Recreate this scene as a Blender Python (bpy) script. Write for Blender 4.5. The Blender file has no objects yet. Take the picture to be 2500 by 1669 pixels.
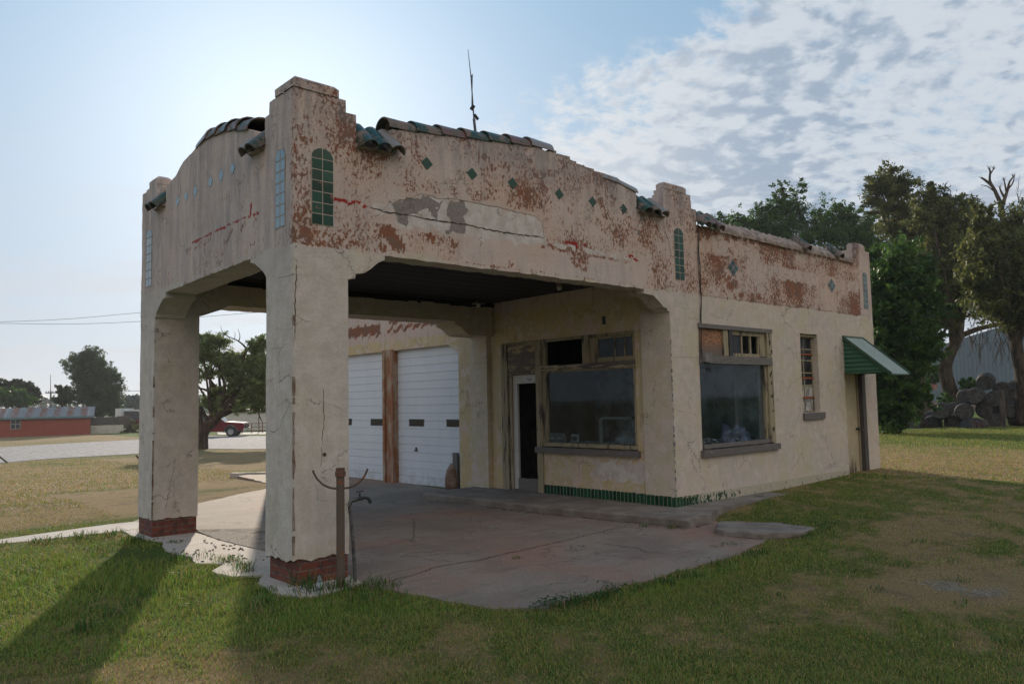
import bpy, math, random, bmesh
import numpy as np
from mathutils import Vector, Matrix, noise as mnoise
sc = bpy.context.scene
R = math.radians
# ---------------------------------------------------------------- camera
CAM = np.array([-3.512, -7.0211, 1.728])
yaw, pit, rol = R(47.766), R(4.278), R(-1.156)
cF = np.array([math.cos(pit)*math.cos(yaw), math.cos(pit)*math.sin(yaw), math.sin(pit)])
_r = np.array([math.sin(yaw), -math.cos(yaw), 0.0]); _u = np.cross(_r, cF)
cR = _r*math.cos(rol)+_u*math.sin(rol); cU = -_r*math.sin(rol)+_u*math.cos(rol)
FPX = 1909.387
cam = bpy.data.cameras.new('camera'); cam.sensor_width = 36.0; cam.lens = FPX*36/2500
cam.clip_start = .1; cam.clip_end = 3000
co = bpy.data.objects.new('camera', cam); sc.collection.objects.link(co)
mw = Matrix.Identity(4)
for i in range(3):
    mw[i][0], mw[i][1], mw[i][2], mw[i][3] = cR[i], cU[i], -cF[i], CAM[i]
co.matrix_world = mw
sc.camera = co
# ---------------------------------------------------------------- light
SUN_AZ, SUN_EL = R(63.8), R(18.8)
sdir = Vector((math.cos(SUN_EL)*math.cos(SUN_AZ), math.cos(SUN_EL)*math.sin(SUN_AZ), math.sin(SUN_EL)))
sl = bpy.data.lights.new('sun', 'SUN'); sl.energy = 5.0; sl.angle = R(.6); sl.color = (1, .86, .68)
so = bpy.data.objects.new('sun', sl); sc.collection.objects.link(so)
so.rotation_euler = sdir.to_track_quat('Z', 'Y').to_euler(); so.location = (0, 0, 30)
sc.view_settings.view_transform = 'Standard'; sc.view_settings.look = 'None'
sc.view_settings.exposure = 0.0; sc.view_settings.gamma = 1.0
sc.cycles.max_bounces = 8; sc.cycles.diffuse_bounces = 4; sc.cycles.transparent_max_bounces = 12
sc.cycles.use_denoising = True
sc.cycles.sample_clamp_indirect = 8

# ---------------------------------------------------------------- node helper
class NB:
    def __init__(s, nt): s.nt = nt; s.L = nt.links
    def n(s, typ, ins=None, **props):
        nd = s.nt.nodes.new(typ)
        for k, v in props.items(): setattr(nd, k, v)
        for k, v in (ins or {}).items(): s.put(nd.inputs[k], v)
        return nd
    def put(s, sock, v):
        if isinstance(v, bpy.types.NodeSocket): s.L.new(v, sock)
        elif v is not None:
            if sock.type == 'RGBA' and len(v) == 3: v = (*v, 1)
            sock.default_value = v
    def obj(s): return s.n('ShaderNodeTexCoord').outputs['Object']
    def mp(s, vec, sc_=(1, 1, 1), loc=(0, 0, 0), rot=(0, 0, 0)):
        return s.n('ShaderNodeMapping', {'Vector': vec, 'Scale': sc_, 'Location': loc, 'Rotation': rot}).outputs[0]
    def noise(s, vec, scale, detail=4, rough=.55, dist=0, col=False):
        nd = s.n('ShaderNodeTexNoise', {'Vector': vec, 'Scale': scale, 'Detail': detail, 'Roughness': rough, 'Distortion': dist})
        return nd.outputs['Color' if col else 'Fac']
    def vor(s, vec, scale, feature='F1', out='Distance', rnd=1):
        nd = s.n('ShaderNodeTexVoronoi', {'Vector': vec, 'Scale': scale, 'Randomness': rnd}, feature=feature)
        return nd.outputs[out]
    def m(s, op, a, b=None, c=None, clamp=False):
        nd = s.nt.nodes.new('ShaderNodeMath'); nd.operation = op; nd.use_clamp = clamp
        for i, v in enumerate((a, b, c)):
            if v is not None: s.put(nd.inputs[i], v)
        return nd.outputs[0]
    def vm(s, op, a, b=None, scale=None):
        nd = s.nt.nodes.new('ShaderNodeVectorMath'); nd.operation = op
        s.put(nd.inputs[0], a)
        if b is not None: s.put(nd.inputs[1], b)
        if scale is not None: s.put(nd.inputs['Scale'], scale)
        return nd.outputs['Value' if op in ('DOT_PRODUCT', 'LENGTH') else 'Vector']
    def ss(s, x, a, b, lo=0., hi=1.):
        return s.n('ShaderNodeMapRange', {'Value': x, 'From Min': a, 'From Max': b, 'To Min': lo, 'To Max': hi}, interpolation_type='SMOOTHSTEP').outputs[0]
    def mr(s, x, a, b, lo=0., hi=1.):
        return s.n('ShaderNodeMapRange', {'Value': x, 'From Min': a, 'From Max': b, 'To Min': lo, 'To Max': hi}).outputs[0]
    def mix(s, f, a, b, mode='MIX'):
        nd = s.nt.nodes.new('ShaderNodeMix'); nd.data_type = 'RGBA'; nd.blend_type = mode
        s.put(nd.inputs[0], f); s.put(nd.inputs[6], a); s.put(nd.inputs[7], b)
        return nd.outputs[2]
    def xyz(s, v): return s.n('ShaderNodeSeparateXYZ', {0: v}).outputs
    def cxyz(s, x, y, z): return s.n('ShaderNodeCombineXYZ', {0: x, 1: y, 2: z}).outputs[0]
    def attr(s, name, out='Color'): return s.n('ShaderNodeAttribute', attribute_name=name).outputs[out]
    def rgb(s, c): return s.n('ShaderNodeSeparateColor', {0: c}).outputs
    def bump(s, h, strength=.3, dist=.02, nrm=None):
        ins = {'Height': h, 'Strength': strength, 'Distance': dist}
        if nrm is not None: ins['Normal'] = nrm
        return s.n('ShaderNodeBump', ins).outputs[0]

def newmat(name):
    m = bpy.data.materials.new(name); m.use_nodes = True
    nt = m.node_tree; nt.nodes.clear(); b = NB(nt)
    out = b.n('ShaderNodeOutputMaterial')
    return m, b, out

def pbr(b, out, col, rough=.8, nrm=None, metal=0., spec=.5, **kw):
    ins = {'Base Color': col, 'Roughness': rough, 'Metallic': metal, 'Specular IOR Level': spec}
    if nrm is not None: ins['Normal'] = nrm
    ins.update(kw)
    p = b.n('ShaderNodeBsdfPrincipled', ins)
    b.L.new(p.outputs[0], out.inputs[0]); return p

# ---------------------------------------------------------------- world sky
wd = bpy.data.worlds.new('World'); sc.world = wd; wd.use_nodes = True
wt = wd.node_tree; wt.nodes.clear(); b = NB(wt)
wout = b.n('ShaderNodeOutputWorld')
sky = b.n('ShaderNodeTexSky', sky_type='NISHITA', sun_disc=False)
sky.sun_elevation = SUN_EL; sky.sun_rotation = R(90)-SUN_AZ
sky.air_density = 1.0; sky.dust_density = 1.2; sky.ozone_density = 1.3; sky.altitude = 600
SKY = .06
d = b.n('ShaderNodeTexCoord').outputs['Generated']
dx, dy, dz = b.xyz(d)
nish = b.vm('SCALE', sky.outputs[0], scale=SKY)
nish = b.vm('DIVIDE', nish, b.vm('ADD', b.vm('SCALE', nish, scale=.9), (1., 1., 1.)))
grad = b.mix(b.m('POWER', b.m('MAXIMUM', dz, 0.), .50), (.70, .71, .73), (.05, .33, .63))
base = b.mix(.10, grad, nish)
# soft aureole of thin haze round the sun
cosang = b.vm('DOT_PRODUCT', b.vm('NORMALIZE', d), tuple(sdir))
ang = b.m('ARCCOSINE', b.m('MINIMUM', cosang, .99999))
g1 = b.m('EXPONENT', b.m('MULTIPLY', b.m('POWER', b.m('DIVIDE', ang, .25), 2.), -1.))
g2 = b.m('EXPONENT', b.m('MULTIPLY', b.m('DIVIDE', ang, .36), -1.))
glow = b.m('ADD', b.m('MULTIPLY', g1, .34), b.m('MULTIPLY', g2, .28))
base = b.mix(1., base, b.vm('SCALE', (1., .97, .92), scale=glow), 'ADD')
# clouds on a high layer
zc = b.m('ADD', b.m('MAXIMUM', dz, .0), .20)
px = b.m('DIVIDE', dx, zc); py = b.m('DIVIDE', dy, zc)
pl = b.cxyz(px, py, 0.)
warp = b.vm('ADD', pl, b.vm('SCALE', b.noise(pl, 2.2, 3, .5, col=True), scale=.16))
rotd = b.mp(warp, (1, 1.08, 1), rot=(0, 0, .62))
big = b.noise(rotd, 2.0, 3, .5)
puff = b.noise(rotd, 17., 8, .62)
puffs = b.noise(b.vm('ADD', rotd, (.008, -.014, 0.)), 15., 3, .5)
puff2 = b.noise(warp, 40., 5, .62)
edge = b.ss(b.m('ADD', px, b.m('MULTIPLY', b.m('SUBTRACT', big, .5), .65)), 1.0, 1.42)
azf = b.ss(b.m('SUBTRACT', py, px), .70, .10)
cov = b.m('MULTIPLY', edge, azf)
dens = b.m('ADD', b.m('MULTIPLY', puff, .75), b.m('ADD', b.m('MULTIPLY', big, .30), b.m('MULTIPLY', puff2, .20)))
cm = b.m('MULTIPLY', b.ss(b.m('ADD', dens, b.m('MULTIPLY', cov, .30)), .66, .92), b.ss(cov, .0, .35))
core = b.m('ADD', b.m('MULTIPLY', puffs, .55), b.m('MULTIPLY', big, .45))
thick = b.ss(b.m('ADD', b.m('ADD', core, b.m('MULTIPLY', b.m('SUBTRACT', puff2, .5), .12)), b.mr(dz, .18, .42, .06, -.06)), .46, .60)
ccol = b.mix(thick, (.64, .69, .75), (.36, .44, .55))
ccol = b.mix(b.m('MULTIPLY', b.ss(ang, .62, .20), .85), ccol, (.86, .87, .88))
base = b.mix(b.m('MULTIPLY', cm, .93), base, ccol)
# faint streaks of thin cirrus near the horizon, to the left
st = b.noise(b.mp(b.cxyz(dx, dy, b.m('MULTIPLY', dz, 9.)), (1.5, 1.5, 1.6)), 2.2, 5, .55)
stm = b.m('MULTIPLY', b.m('MULTIPLY', b.ss(st, .44, .68), b.ss(dz, .34, .05)), .5)
base = b.mix(stm, base, (.74, .70, .70))
# the half of the sky opposite the sun: unseen bright cloud added to light the facades
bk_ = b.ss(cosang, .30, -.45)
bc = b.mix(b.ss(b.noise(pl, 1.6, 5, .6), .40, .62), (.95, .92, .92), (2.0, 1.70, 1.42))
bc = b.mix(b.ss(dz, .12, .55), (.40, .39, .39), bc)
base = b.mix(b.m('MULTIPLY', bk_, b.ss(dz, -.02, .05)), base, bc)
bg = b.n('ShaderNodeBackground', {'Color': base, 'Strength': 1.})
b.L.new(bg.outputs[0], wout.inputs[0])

# ---------------------------------------------------------------- tagging, meshes
def tag(o, label=None, cat=None, group=None, kind=None):
    if label: o['label'] = label
    if cat: o['category'] = cat
    if group: o['group'] = group
    if kind: o['kind'] = kind
    return o
def empty(name, loc=(0, 0, 0), rz=0.):
    o = bpy.data.objects.new(name, None); sc.collection.objects.link(o)
    o.location = loc; o.rotation_euler = (0, 0, rz); o.empty_display_size = .2
    return o
def tree_copy(o, parent=None):
    c = o.copy(); sc.collection.objects.link(c)
    if parent is not None: c.parent = parent
    for ch in list(o.children): tree_copy(ch, c)
    return c

class MB:
    def __init__(s): s.v = []; s.f = []; s.mi = []
    def add(s, vs, fs, mi=0):
        k = len(s.v); s.v += [tuple(p) for p in vs]
        s.f += [tuple(k+i for i in f) for f in fs]; s.mi += [mi]*len(fs)
    def box(s, x0, x1, y0, y1, z0, z1, mi=0):
        vs = [(x, y, z) for z in (z0, z1) for y in (y0, y1) for x in (x0, x1)]
        s.add(vs, [(0, 2, 3, 1), (4, 5, 7, 6), (0, 1, 5, 4), (2, 6, 7, 3), (0, 4, 6, 2), (1, 3, 7, 5)], mi)
    def obox(s, c, ax, ay, az, mi=0):
        c, ax, ay, az = map(np.array, (c, ax, ay, az))
        vs = [c+i*ax+j*ay+k*az for k in (-1, 1) for j in (-1, 1) for i in (-1, 1)]
        s.add(vs, [(0, 2, 3, 1), (4, 5, 7, 6), (0, 1, 5, 4), (2, 6, 7, 3), (0, 4, 6, 2), (1, 3, 7, 5)], mi)
    def gbox(s, x0, x1, y0, y1, z0, z1, cell=.05, faces='xXyYZ', mi=0):
        def grid(o, a, bb, na, nb_, flip):
            o, a, bb = map(np.array, (o, a, bb))
            vs = [o+a*(i/na)+bb*(j/nb_) for j in range(nb_+1) for i in range(na+1)]
            fs = []
            for j in range(nb_):
                for i in range(na):
                    q = j*(na+1)+i
                    f = (q, q+1, q+na+2, q+na+1); fs.append(f[::-1] if flip else f)
            s.add(vs, fs, mi)
        nx, ny, nz = [max(1, int(round(t/cell))) for t in (x1-x0, y1-y0, z1-z0)]
        X, Y, Z = (x1-x0, 0, 0), (0, y1-y0, 0), (0, 0, z1-z0)
        if 'y' in faces: grid((x0, y0, z0), X, Z, nx, nz, False)
        if 'Y' in faces: grid((x0, y1, z0), X, Z, nx, nz, True)
        if 'x' in faces: grid((x0, y0, z0), Y, Z, ny, nz, True)
        if 'X' in faces: grid((x1, y0, z0), Y, Z, ny, nz, False)
        if 'Z' in faces: grid((x0, y0, z1), X, Y, nx, ny, False)
        if 'z' in faces: grid((x0, y0, z0), X, Y, nx, ny, True)
    def tube(s, pts, rad, seg=8, mi=0, cap=True):
        pts = [np.array(p, float) for p in pts]
        if not hasattr(rad, '__len__'): rad = [rad]*len(pts)
        t0 = pts[1]-pts[0]; t0 /= np.linalg.norm(t0)
        up = np.array([0, 0, 1.]) if abs(t0[2]) < .9 else np.array([1., 0, 0])
        a = np.cross(t0, up); a /= np.linalg.norm(a)
        vs = []
        for i, p in enumerate(pts):
            t = pts[min(i+1, len(pts)-1)]-pts[max(i-1, 0)]; t /= (np.linalg.norm(t)+1e-9)
            a = a-t*(a@t); a /= (np.linalg.norm(a)+1e-9); c = np.cross(t, a)
            for k in range(seg):
                w = 2*math.pi*k/seg
                vs.append(p+rad[i]*(math.cos(w)*a+math.sin(w)*c))
        fs = [(i*seg+k, i*seg+(k+1) % seg, (i+1)*seg+(k+1) % seg, (i+1)*seg+k) for i in range(len(pts)-1) for k in range(seg)]
        if cap:
            fs.append(tuple(range(seg))[::-1]); fs.append(tuple((len(pts)-1)*seg+k for k in range(seg)))
        s.add(vs, fs, mi)
    def lathe(s, prof, seg=16, c=(0, 0, 0), mi=0, cap=True):
        vs = []
        for r, z in prof:
            for k in range(seg):
                w = 2*math.pi*k/seg; vs.append((c[0]+r*math.cos(w), c[1]+r*math.sin(w), c[2]+z))
        n = len(prof)
        fs = [(i*seg+k, i*seg+(k+1) % seg, (i+1)*seg+(k+1) % seg, (i+1)*seg+k) for i in range(n-1) for k in range(seg)]
        if cap: fs.append(tuple(range(seg))[::-1]); fs.append(tuple((n-1)*seg+k for k in range(seg)))
        s.add(vs, fs, mi)
    def prism(s, poly, z0, z1, mi=0):
        n = len(poly)
        vs = [(x, y, z0) for x, y in poly]+[(x, y, z1) for x, y in poly]
        s.add(vs, [tuple(range(n))[::-1], tuple(range(n, 2*n))]+[(i, (i+1) % n, n+(i+1) % n, n+i) for i in range(n)], mi)
    def jitter(s, amp, freq, seed=0.):
        o = Vector((seed, seed*1.7, seed*.3))
        for i, p in enumerate(s.v):
            q = Vector(p); d = mnoise.noise_vector(q*freq+o)*amp+mnoise.noise_vector(q*freq*3.1+o)*amp*.5
            s.v[i] = (p[0]+d.x, p[1]+d.y, p[2]+d.z)
    def build(s, name, mats, parent=None, smooth=False, merge=False, autosm=None):
        me = bpy.data.meshes.new(name); me.from_pydata(s.v, [], s.f)
        if not isinstance(mats, (list, tuple)): mats = [mats]
        for m in mats: me.materials.append(m)
        if len(mats) > 1: me.polygons.foreach_set('material_index', s.mi)
        if merge:
            bm = bmesh.new(); bm.from_mesh(me); bmesh.ops.remove_doubles(bm, verts=bm.verts, dist=2e-4); bm.to_mesh(me); bm.free()
        if smooth: me.polygons.foreach_set('use_smooth', [True]*len(me.polygons))
        if autosm: me.polygons.foreach_set('use_smooth', [True]*len(me.polygons)); me.set_sharp_from_angle(angle=R(autosm))
        me.update()
        o = bpy.data.objects.new(name, me); sc.collection.objects.link(o)
        if parent is not None: o.parent = parent
        return o

def plate(mb, org, eu, n, th, us, spans, cell=.05, back=True, mi=0):
    """vertical wall: u along eu, v up, outward normal n; spans(u) -> [(zlo, zhi)] solid intervals"""
    org, eu, n = [np.array(t, float) for t in (org, eu, n)]
    ez = np.array([0, 0, 1.])
    us = sorted(set(round(u, 5) for u in us)); brk = []
    for a, c in zip(us[:-1], us[1:]):
        k = max(1, int(math.ceil((c-a)/cell)))
        brk += [a+(c-a)*i/k for i in range(k)]
    brk.append(us[-1])
    P = lambda u, v, d=0.: org+eu*u+ez*v-n*d
    right = np.cross(ez, n); flip = (right@eu) < 0
    def quad(a, bq, c, d_): mb.add([a, bq, c, d_], [(3, 2, 1, 0) if flip else (0, 1, 2, 3)], mi)
    prev = []
    e = 1e-4
    for ul, ur in zip(brk[:-1], brk[1:]):
        sl_, sr_ = spans(ul+e), spans(ur-e)
        for (a0, a1), (b0, b1) in zip(sl_, sr_):
            k = max(1, int(math.ceil(max(a1-a0, b1-b0)/cell)))
            for j in range(k):
                t0, t1 = j/k, (j+1)/k
                quad(P(ul, a0+(a1-a0)*t0), P(ur, b0+(b1-b0)*t0), P(ur, b0+(b1-b0)*t1), P(ul, a0+(a1-a0)*t1))
            if back: quad(P(ur, b0, th), P(ul, a0, th), P(ul, a1, th), P(ur, b1, th))
            nd = 4
            for j in range(nd):
                d0, d1 = th*j/nd, th*(j+1)/nd
                quad(P(ul, a1, d0), P(ur, b1, d0), P(ur, b1, d1), P(ul, a1, d1))
                quad(P(ul, a0, d1), P(ur, b0, d1), P(ur, b0, d0), P(ul, a0, d0))
        # side rims
        def diff(A, B):
            res = []
            for a0, a1 in A:
                seg = [(a0, a1)]
                for b0, b1 in B:
                    ns = []
                    for s0, s1 in seg:
                        if b1 <= s0 or b0 >= s1: ns.append((s0, s1))
                        else:
                            if b0 > s0: ns.append((s0, b0))
                            if b1 < s1: ns.append((b1, s1))
                    seg = ns
                res += seg
            return [q for q in res if q[1]-q[0] > 2e-3]
        for (z0, z1), sgn in [(q, 1) for q in diff(sl_, prev)]+[(q, -1) for q in diff(prev, sl_)]:
            k = max(1, int(math.ceil((z1-z0)/.08)))
            for j in range(k):
                w0, w1 = z0+(z1-z0)*j/k, z0+(z1-z0)*(j+1)/k
                A = [P(ul, w0, th), P(ul, w0), P(ul, w1), P(ul, w1, th)]
                if sgn > 0: quad(*A)
                else: quad(*A[::-1])
        prev = sr_
    for z0, z1 in prev:
        quad(P(brk[-1], z0), P(brk[-1], z0, th), P(brk[-1], z1, th), P(brk[-1], z1))

def pw(pts):
    xs = [p[0] for p in pts]; ys = [p[1] for p in pts]
    return lambda u: float(np.interp(u, xs, ys))
def nz1(x, f=1., s=0.): return mnoise.noise(Vector((x*f, s, s*.7)))

def sdpoly(u, v, pts):
    """signed distance (negative inside) of arrays u,v to polygon"""
    p = np.array(pts, float); n = len(p)
    d = np.full(u.shape, 1e9); ins = np.zeros(u.shape, bool)
    for i in range(n):
        a, c = p[i], p[(i+1) % n]; e = c-a
        w = np.stack([u-a[0], v-a[1]], -1)
        t = np.clip((w@e)/(e@e+1e-12), 0, 1)[..., None]
        d = np.minimum(d, np.linalg.norm(w-t*e, axis=-1))
        cond = ((a[1] <= v) & (c[1] > v)) | ((c[1] <= v) & (a[1] > v))
        with np.errstate(divide='ignore', invalid='ignore'):
            xi = a[0]+(v-a[1])/(c[1]-a[1]+1e-12)*e[0]
        ins ^= cond & (u < xi)
    return np.where(ins, -d, d)
def sdline(u, v, pts):
    p = np.array(pts, float); d = np.full(u.shape, 1e9)
    for a, c in zip(p[:-1], p[1:]):
        e = c-a; w = np.stack([u-a[0], v-a[1]], -1)
        t = np.clip((w@e)/(e@e+1e-12), 0, 1)[..., None]
        d = np.minimum(d, np.linalg.norm(w-t*e, axis=-1))
    return d
# ================================================================ materials
def stucco(name, lower=(.49, .415, .32), lower2=(.43, .385, .335), upper=(.47, .355, .30), upper2=(.49, .405, .365),
           rust=(.21, .09, .055), rust2=(.17, .105, .08)):
    m, b, out = newmat(name); P = b.obj()
    A = b.rgb(b.attr('mA')); B = b.rgb(b.attr('mB'))
    n1 = b.noise(P, 1.1, 6, .6); n2 = b.noise(P, 6., 6, .6); n3 = b.noise(P, 38., 5, .7)
    stv = b.noise(b.mp(P, (5, 5, .6)), 1.6, 6, .65)
    # lower coat: cream over grey with cloudy worn patches
    c = b.mix(b.ss(n1, .38, .62), lower, lower2)
    c = b.mix(b.m('MULTIPLY', b.ss(n2, .50, .62), .7), c, (.53, .49, .45))
    c = b.mix(b.m('MULTIPLY', b.ss(stv, .50, .72), .5), c, (.28, .25, .225))
    bl = b.ss(b.noise(P, 3.0, 8, .72), .515, .56)
    c = b.mix(b.m('MULTIPLY', bl, .8), c, (.50, .395, .35))
    up = b.mix(b.ss(n1, .40, .60), upper, upper2)
    up = b.mix(b.m('MULTIPLY', b.ss(b.noise(P, 4., 8, .7), .50, .62), .5), up, (.46, .38, .33))
    up = b.mix(b.m('MULTIPLY', b.ss(stv, .52, .70), .45), up, (.27, .225, .215))
    yl = b.ss(b.noise(b.mp(P, (1, 1, .6), loc=(7, 3, 1)), 2.1, 8, .70), .53, .57)
    c = b.mix(b.m('MULTIPLY', yl, .7), c, (.43, .375, .235))
    C_ = b.rgb(b.attr('mC'))
    wv = b.m('MULTIPLY', C_[0], b.ss(b.m('ADD', b.m('MULTIPLY', n2, .55), b.m('MULTIPLY', stv, .45)), .30, .62))
    c = b.mix(wv, c, (.50, .475, .455))
    c = b.mix(b.m('MULTIPLY', b.m('SUBTRACT', C_[0], wv), .75), c, (.37, .36, .37))
    up = b.mix(b.m('MULTIPLY', C_[1], .92), up, b.mix(b.ss(b.m('ADD', b.m('MULTIPLY', stv, .6), b.m('MULTIPLY', n1, .4)), .42, .60), (.47, .42, .405), (.34, .325, .34)))
    um = b.ss(b.m('ADD', B[1], b.m('MULTIPLY', b.m('SUBTRACT', n2, .5), .5)), .40, .60)
    c = b.mix(um, c, up)
    # flaking paint
    fl = b.noise(b.mp(P, (1.25, 1.25, .8)), 23., 9, .74, .4)
    fl2 = b.noise(b.mp(P, (1.1, 1.1, .8)), 4.5, 4, .6)
    ff = b.m('ADD', b.m('MULTIPLY', fl, .74), b.m('MULTIPLY', fl2, .26))
    thr = b.mr(A[0], 0., 1., .235, .74)
    pk = b.ss(b.m('SUBTRACT', thr, ff), -.006, .010)
    rc = b.mix(b.ss(n2, .42, .6), rust, rust2)
    rc = b.mix(b.m('MULTIPLY', b.ss(fl2, .52, .60), .55), rc, (.26, .10, .055))
    halo = b.ss(b.m('SUBTRACT', thr, ff), -.055, .0)
    c = b.mix(b.m('MULTIPLY', halo, .38), c, (.47, .25, .16))
    c = b.mix(pk, c, rc)
    wn = b.m('MULTIPLY', b.m('SUBTRACT', b.noise(P, 8., 7, .65), .5), .7)
    wm = b.ss(b.m('ADD', A[1], wn), .47, .53)
    c = b.mix(wm, c, b.mix(b.ss(n2, .4, .62), (.50, .475, .455), (.42, .375, .35)))
    gn = b.m('MULTIPLY', b.m('SUBTRACT', b.noise(b.mp(P, (1, 1, .5)), 11., 8, .72), .5), 1.3)
    gm = b.ss(b.m('ADD', A[2], gn), .47, .53)
    c = b.mix(gm, c, b.mix(b.ss(n3, .35, .65), (.185, .165, .16), (.235, .205, .195)))
    rn = b.m('MULTIPLY', b.m('SUBTRACT', b.noise(P, 22., 6, .7), .5), 1.5)
    rm = b.ss(b.m('ADD', B[0], rn), .47, .55)
    c = b.mix(rm, c, (.27, .028, .022))
    # grime streaks where the attribute says
    dm = b.m('MULTIPLY', B[2], b.ss(b.m('ADD', stv, b.m('MULTIPLY', n2, .4)), .45, .85))
    c = b.mix(dm, c, (.17, .165, .18))
    # crazing cracks
    cv = b.vm('ADD', P, b.vm('SCALE', b.noise(P, 2.2, 5, .65, col=True), scale=.55))
    ck = b.vor(cv, 1.5, 'DISTANCE_TO_EDGE')
    cmk = b.m('MULTIPLY', b.ss(ck, .010, .003), b.ss(b.noise(P, 1.7, 3, .5), .47, .56))
    cmk = b.m('MULTIPLY', cmk, .6)
    c = b.mix(cmk, c, (.10, .08, .065))
    # fine mottling
    c = b.mix(.30, c, b.mix(n3, (.12, .11, .10), (.95, .93, .90)), 'OVERLAY')
    c = b.mix(.32, c, b.mix(b.noise(P, 95., 4, .7), (.1, .1, .1), (.98, .96, .94)), 'OVERLAY')
    spk = b.m('MULTIPLY', b.ss(b.noise(P, 60., 3, .6), .70, .74), .55)
    c = b.mix(spk, c, (.13, .08, .06))
    h = b.m('ADD', b.m('MULTIPLY', n3, .35), b.m('MULTIPLY', b.noise(P, 110., 3, .6), .18))
    h = b.m('ADD', h, b.m('MULTIPLY', n2, .9))
    h = b.m('SUBTRACT', h, b.m('MULTIPLY', b.m('ADD', pk, b.m('MULTIPLY', gm, 1.)), .30))
    h = b.m('SUBTRACT', h, b.m('MULTIPLY', cmk, .5))
    pbr(b, out, c, .93, b.bump(h, .55, .022), spec=.25)
    return m
M = {}
M['stucco'] = stucco('stucco')
M['cream'] = stucco('cream_stucco', lower=(.47, .375, .215), lower2=(.43, .355, .235))

def simple(name, col, col2=None, scale=6., rough=.8, bumpv=.3, bscale=40., metal=0., spec=.4, stretch=(1, 1, 1), det=6, lo=.4, hi=.62, bd=.01):
    m, b, out = newmat(name); P = b.mp(b.obj(), stretch)
    n = b.noise(P, scale, det, .65)
    c = b.mix(b.ss(n, lo, hi), col, col2 or tuple(x*.75 for x in col))
    n3 = b.noise(P, bscale, 5, .65)
    c = b.mix(.22, c, b.mix(n3, (.1, .1, .1), (.95, .95, .95)), 'OVERLAY')
    pbr(b, out, c, rough, b.bump(b.m('ADD', b.m('MULTIPLY', n, .6), n3), bumpv, bd), metal, spec)
    return m

def peeling_wood(name, paint, wood, amount=.5, stretch=(1, 1, .12), rough=.8, scale=14.):
    """painted wood, flaking along the grain; amount 0..1 bare"""
    m, b, out = newmat(name); P = b.mp(b.obj(), stretch)
    n = b.noise(P, scale, 8, .7); g = b.noise(b.mp(b.obj(), tuple(x*1. for x in stretch)), 60., 5, .6)
    t = .72-.42*amount
    bare = b.ss(n, t, t+.03)
    w = b.mix(g, tuple(x*.45 for x in wood), tuple(x*1.25 for x in wood))
    pc = b.mix(b.noise(b.obj(), 5., 5, .6), paint, tuple(x*.72 for x in paint))
    c = b.mix(bare, pc, w)
    h = b.m('SUBTRACT', b.m('MULTIPLY', g, .4), b.m('MULTIPLY', bare, .6))
    pbr(b, out, c, rough, b.bump(h, .6, .006), spec=.3)
    return m
M['frame_cream'] = peeling_wood('cream_painted_wood', (.33, .28, .185), (.10, .085, .075), .42)
M['frame_horiz'] = peeling_wood('weathered_grey_wood', (.34, .30, .22), (.17, .155, .145), .92, (.1, .1, 1))
M['panel_peel'] = peeling_wood('peeling_panel', (.40, .33, .19), (.15, .125, .11), .60, (.25, .25, 1), scale=9.)
M['door_white'] = peeling_wood('white_painted_wood', (.55, .53, .50), (.08, .07, .06), .22, (1, 1, .3))
M['sill'] = peeling_wood('stone_sill', (.15, .135, .13), (.42, .39, .33), .22, (1, 1, 1), scale=12.)
M['plywood'] = None
m, b, out = newmat('plywood'); P = b.mp(b.obj(), (1, 1, 1))
w = b.noise(b.mp(P, (1.4, 1, 3.2)), 3.1, 2, .5)
ring = b.m('SINE', b.m('MULTIPLY', b.m('ADD', w, b.m('MULTIPLY', b.noise(P, 20., 3, .5), .02)), 42.))
c = b.mix(b.ss(ring, -.5, .9), (.20, .095, .05), (.34, .17, .09))
c = b.mix(b.ss(b.xyz(P)[2], 2.62, 2.44), c, (.15, .11, .09))
pbr(b, out, c, .8, b.bump(ring, .15, .004)); M['plywood'] = m

M['concrete_old'] = simple('old_concrete', (.135, .115, .10), (.20, .175, .155), 3., .92, .5, 45.)
M['cap'] = M['stucco']
M['mortar'] = simple('grey_mortar', (.20, .16, .14), (.35, .28, .24), 7., .95, .9, 30., bd=.02)

def tilemat(name, ca, cb, wear, wearcol):
    m, b, out = newmat(name); P = b.obj()
    rnd = b.n('ShaderNodeObjectInfo').outputs['Random']
    off = b.vm('ADD', P, b.cxyz(b.m('MULTIPLY', rnd, 37.), 0., b.m('MULTIPLY', rnd, 11.)))
    n = b.noise(off, 5., 7, .7); f = b.noise(off, 26., 5, .7)
    wf = b.ss(b.m('ADD', b.m('MULTIPLY', n, .7), b.m('MULTIPLY', f, .3)), wear, wear+.05)
    g = b.mix(f, ca, cb)
    wc = b.mix(b.noise(off, 9., 4, .6), wearcol, (.19, .15, .13))
    c = b.mix(wf, g, wc)
    ro = b.mr(wf, 0, 1, .30, .9)
    pbr(b, out, c, ro, b.bump(b.m('ADD', f, b.m('MULTIPLY', wf, .5)), .35, .006), spec=.32)
    return m
M['rooftile'] = tilemat('green_glazed_rooftile', (.014, .034, .020), (.028, .054, .036), .485, (.13, .10, .09))
M['rooftile_grey'] = tilemat('grey_bare_rooftile', (.16, .14, .13), (.24, .21, .19), .55, (.16, .12, .10))
M['rooftile_red'] = tilemat('red_bare_rooftile', (.12, .06, .05), (.15, .08, .065), .50, (.02, .055, .04))

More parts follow.
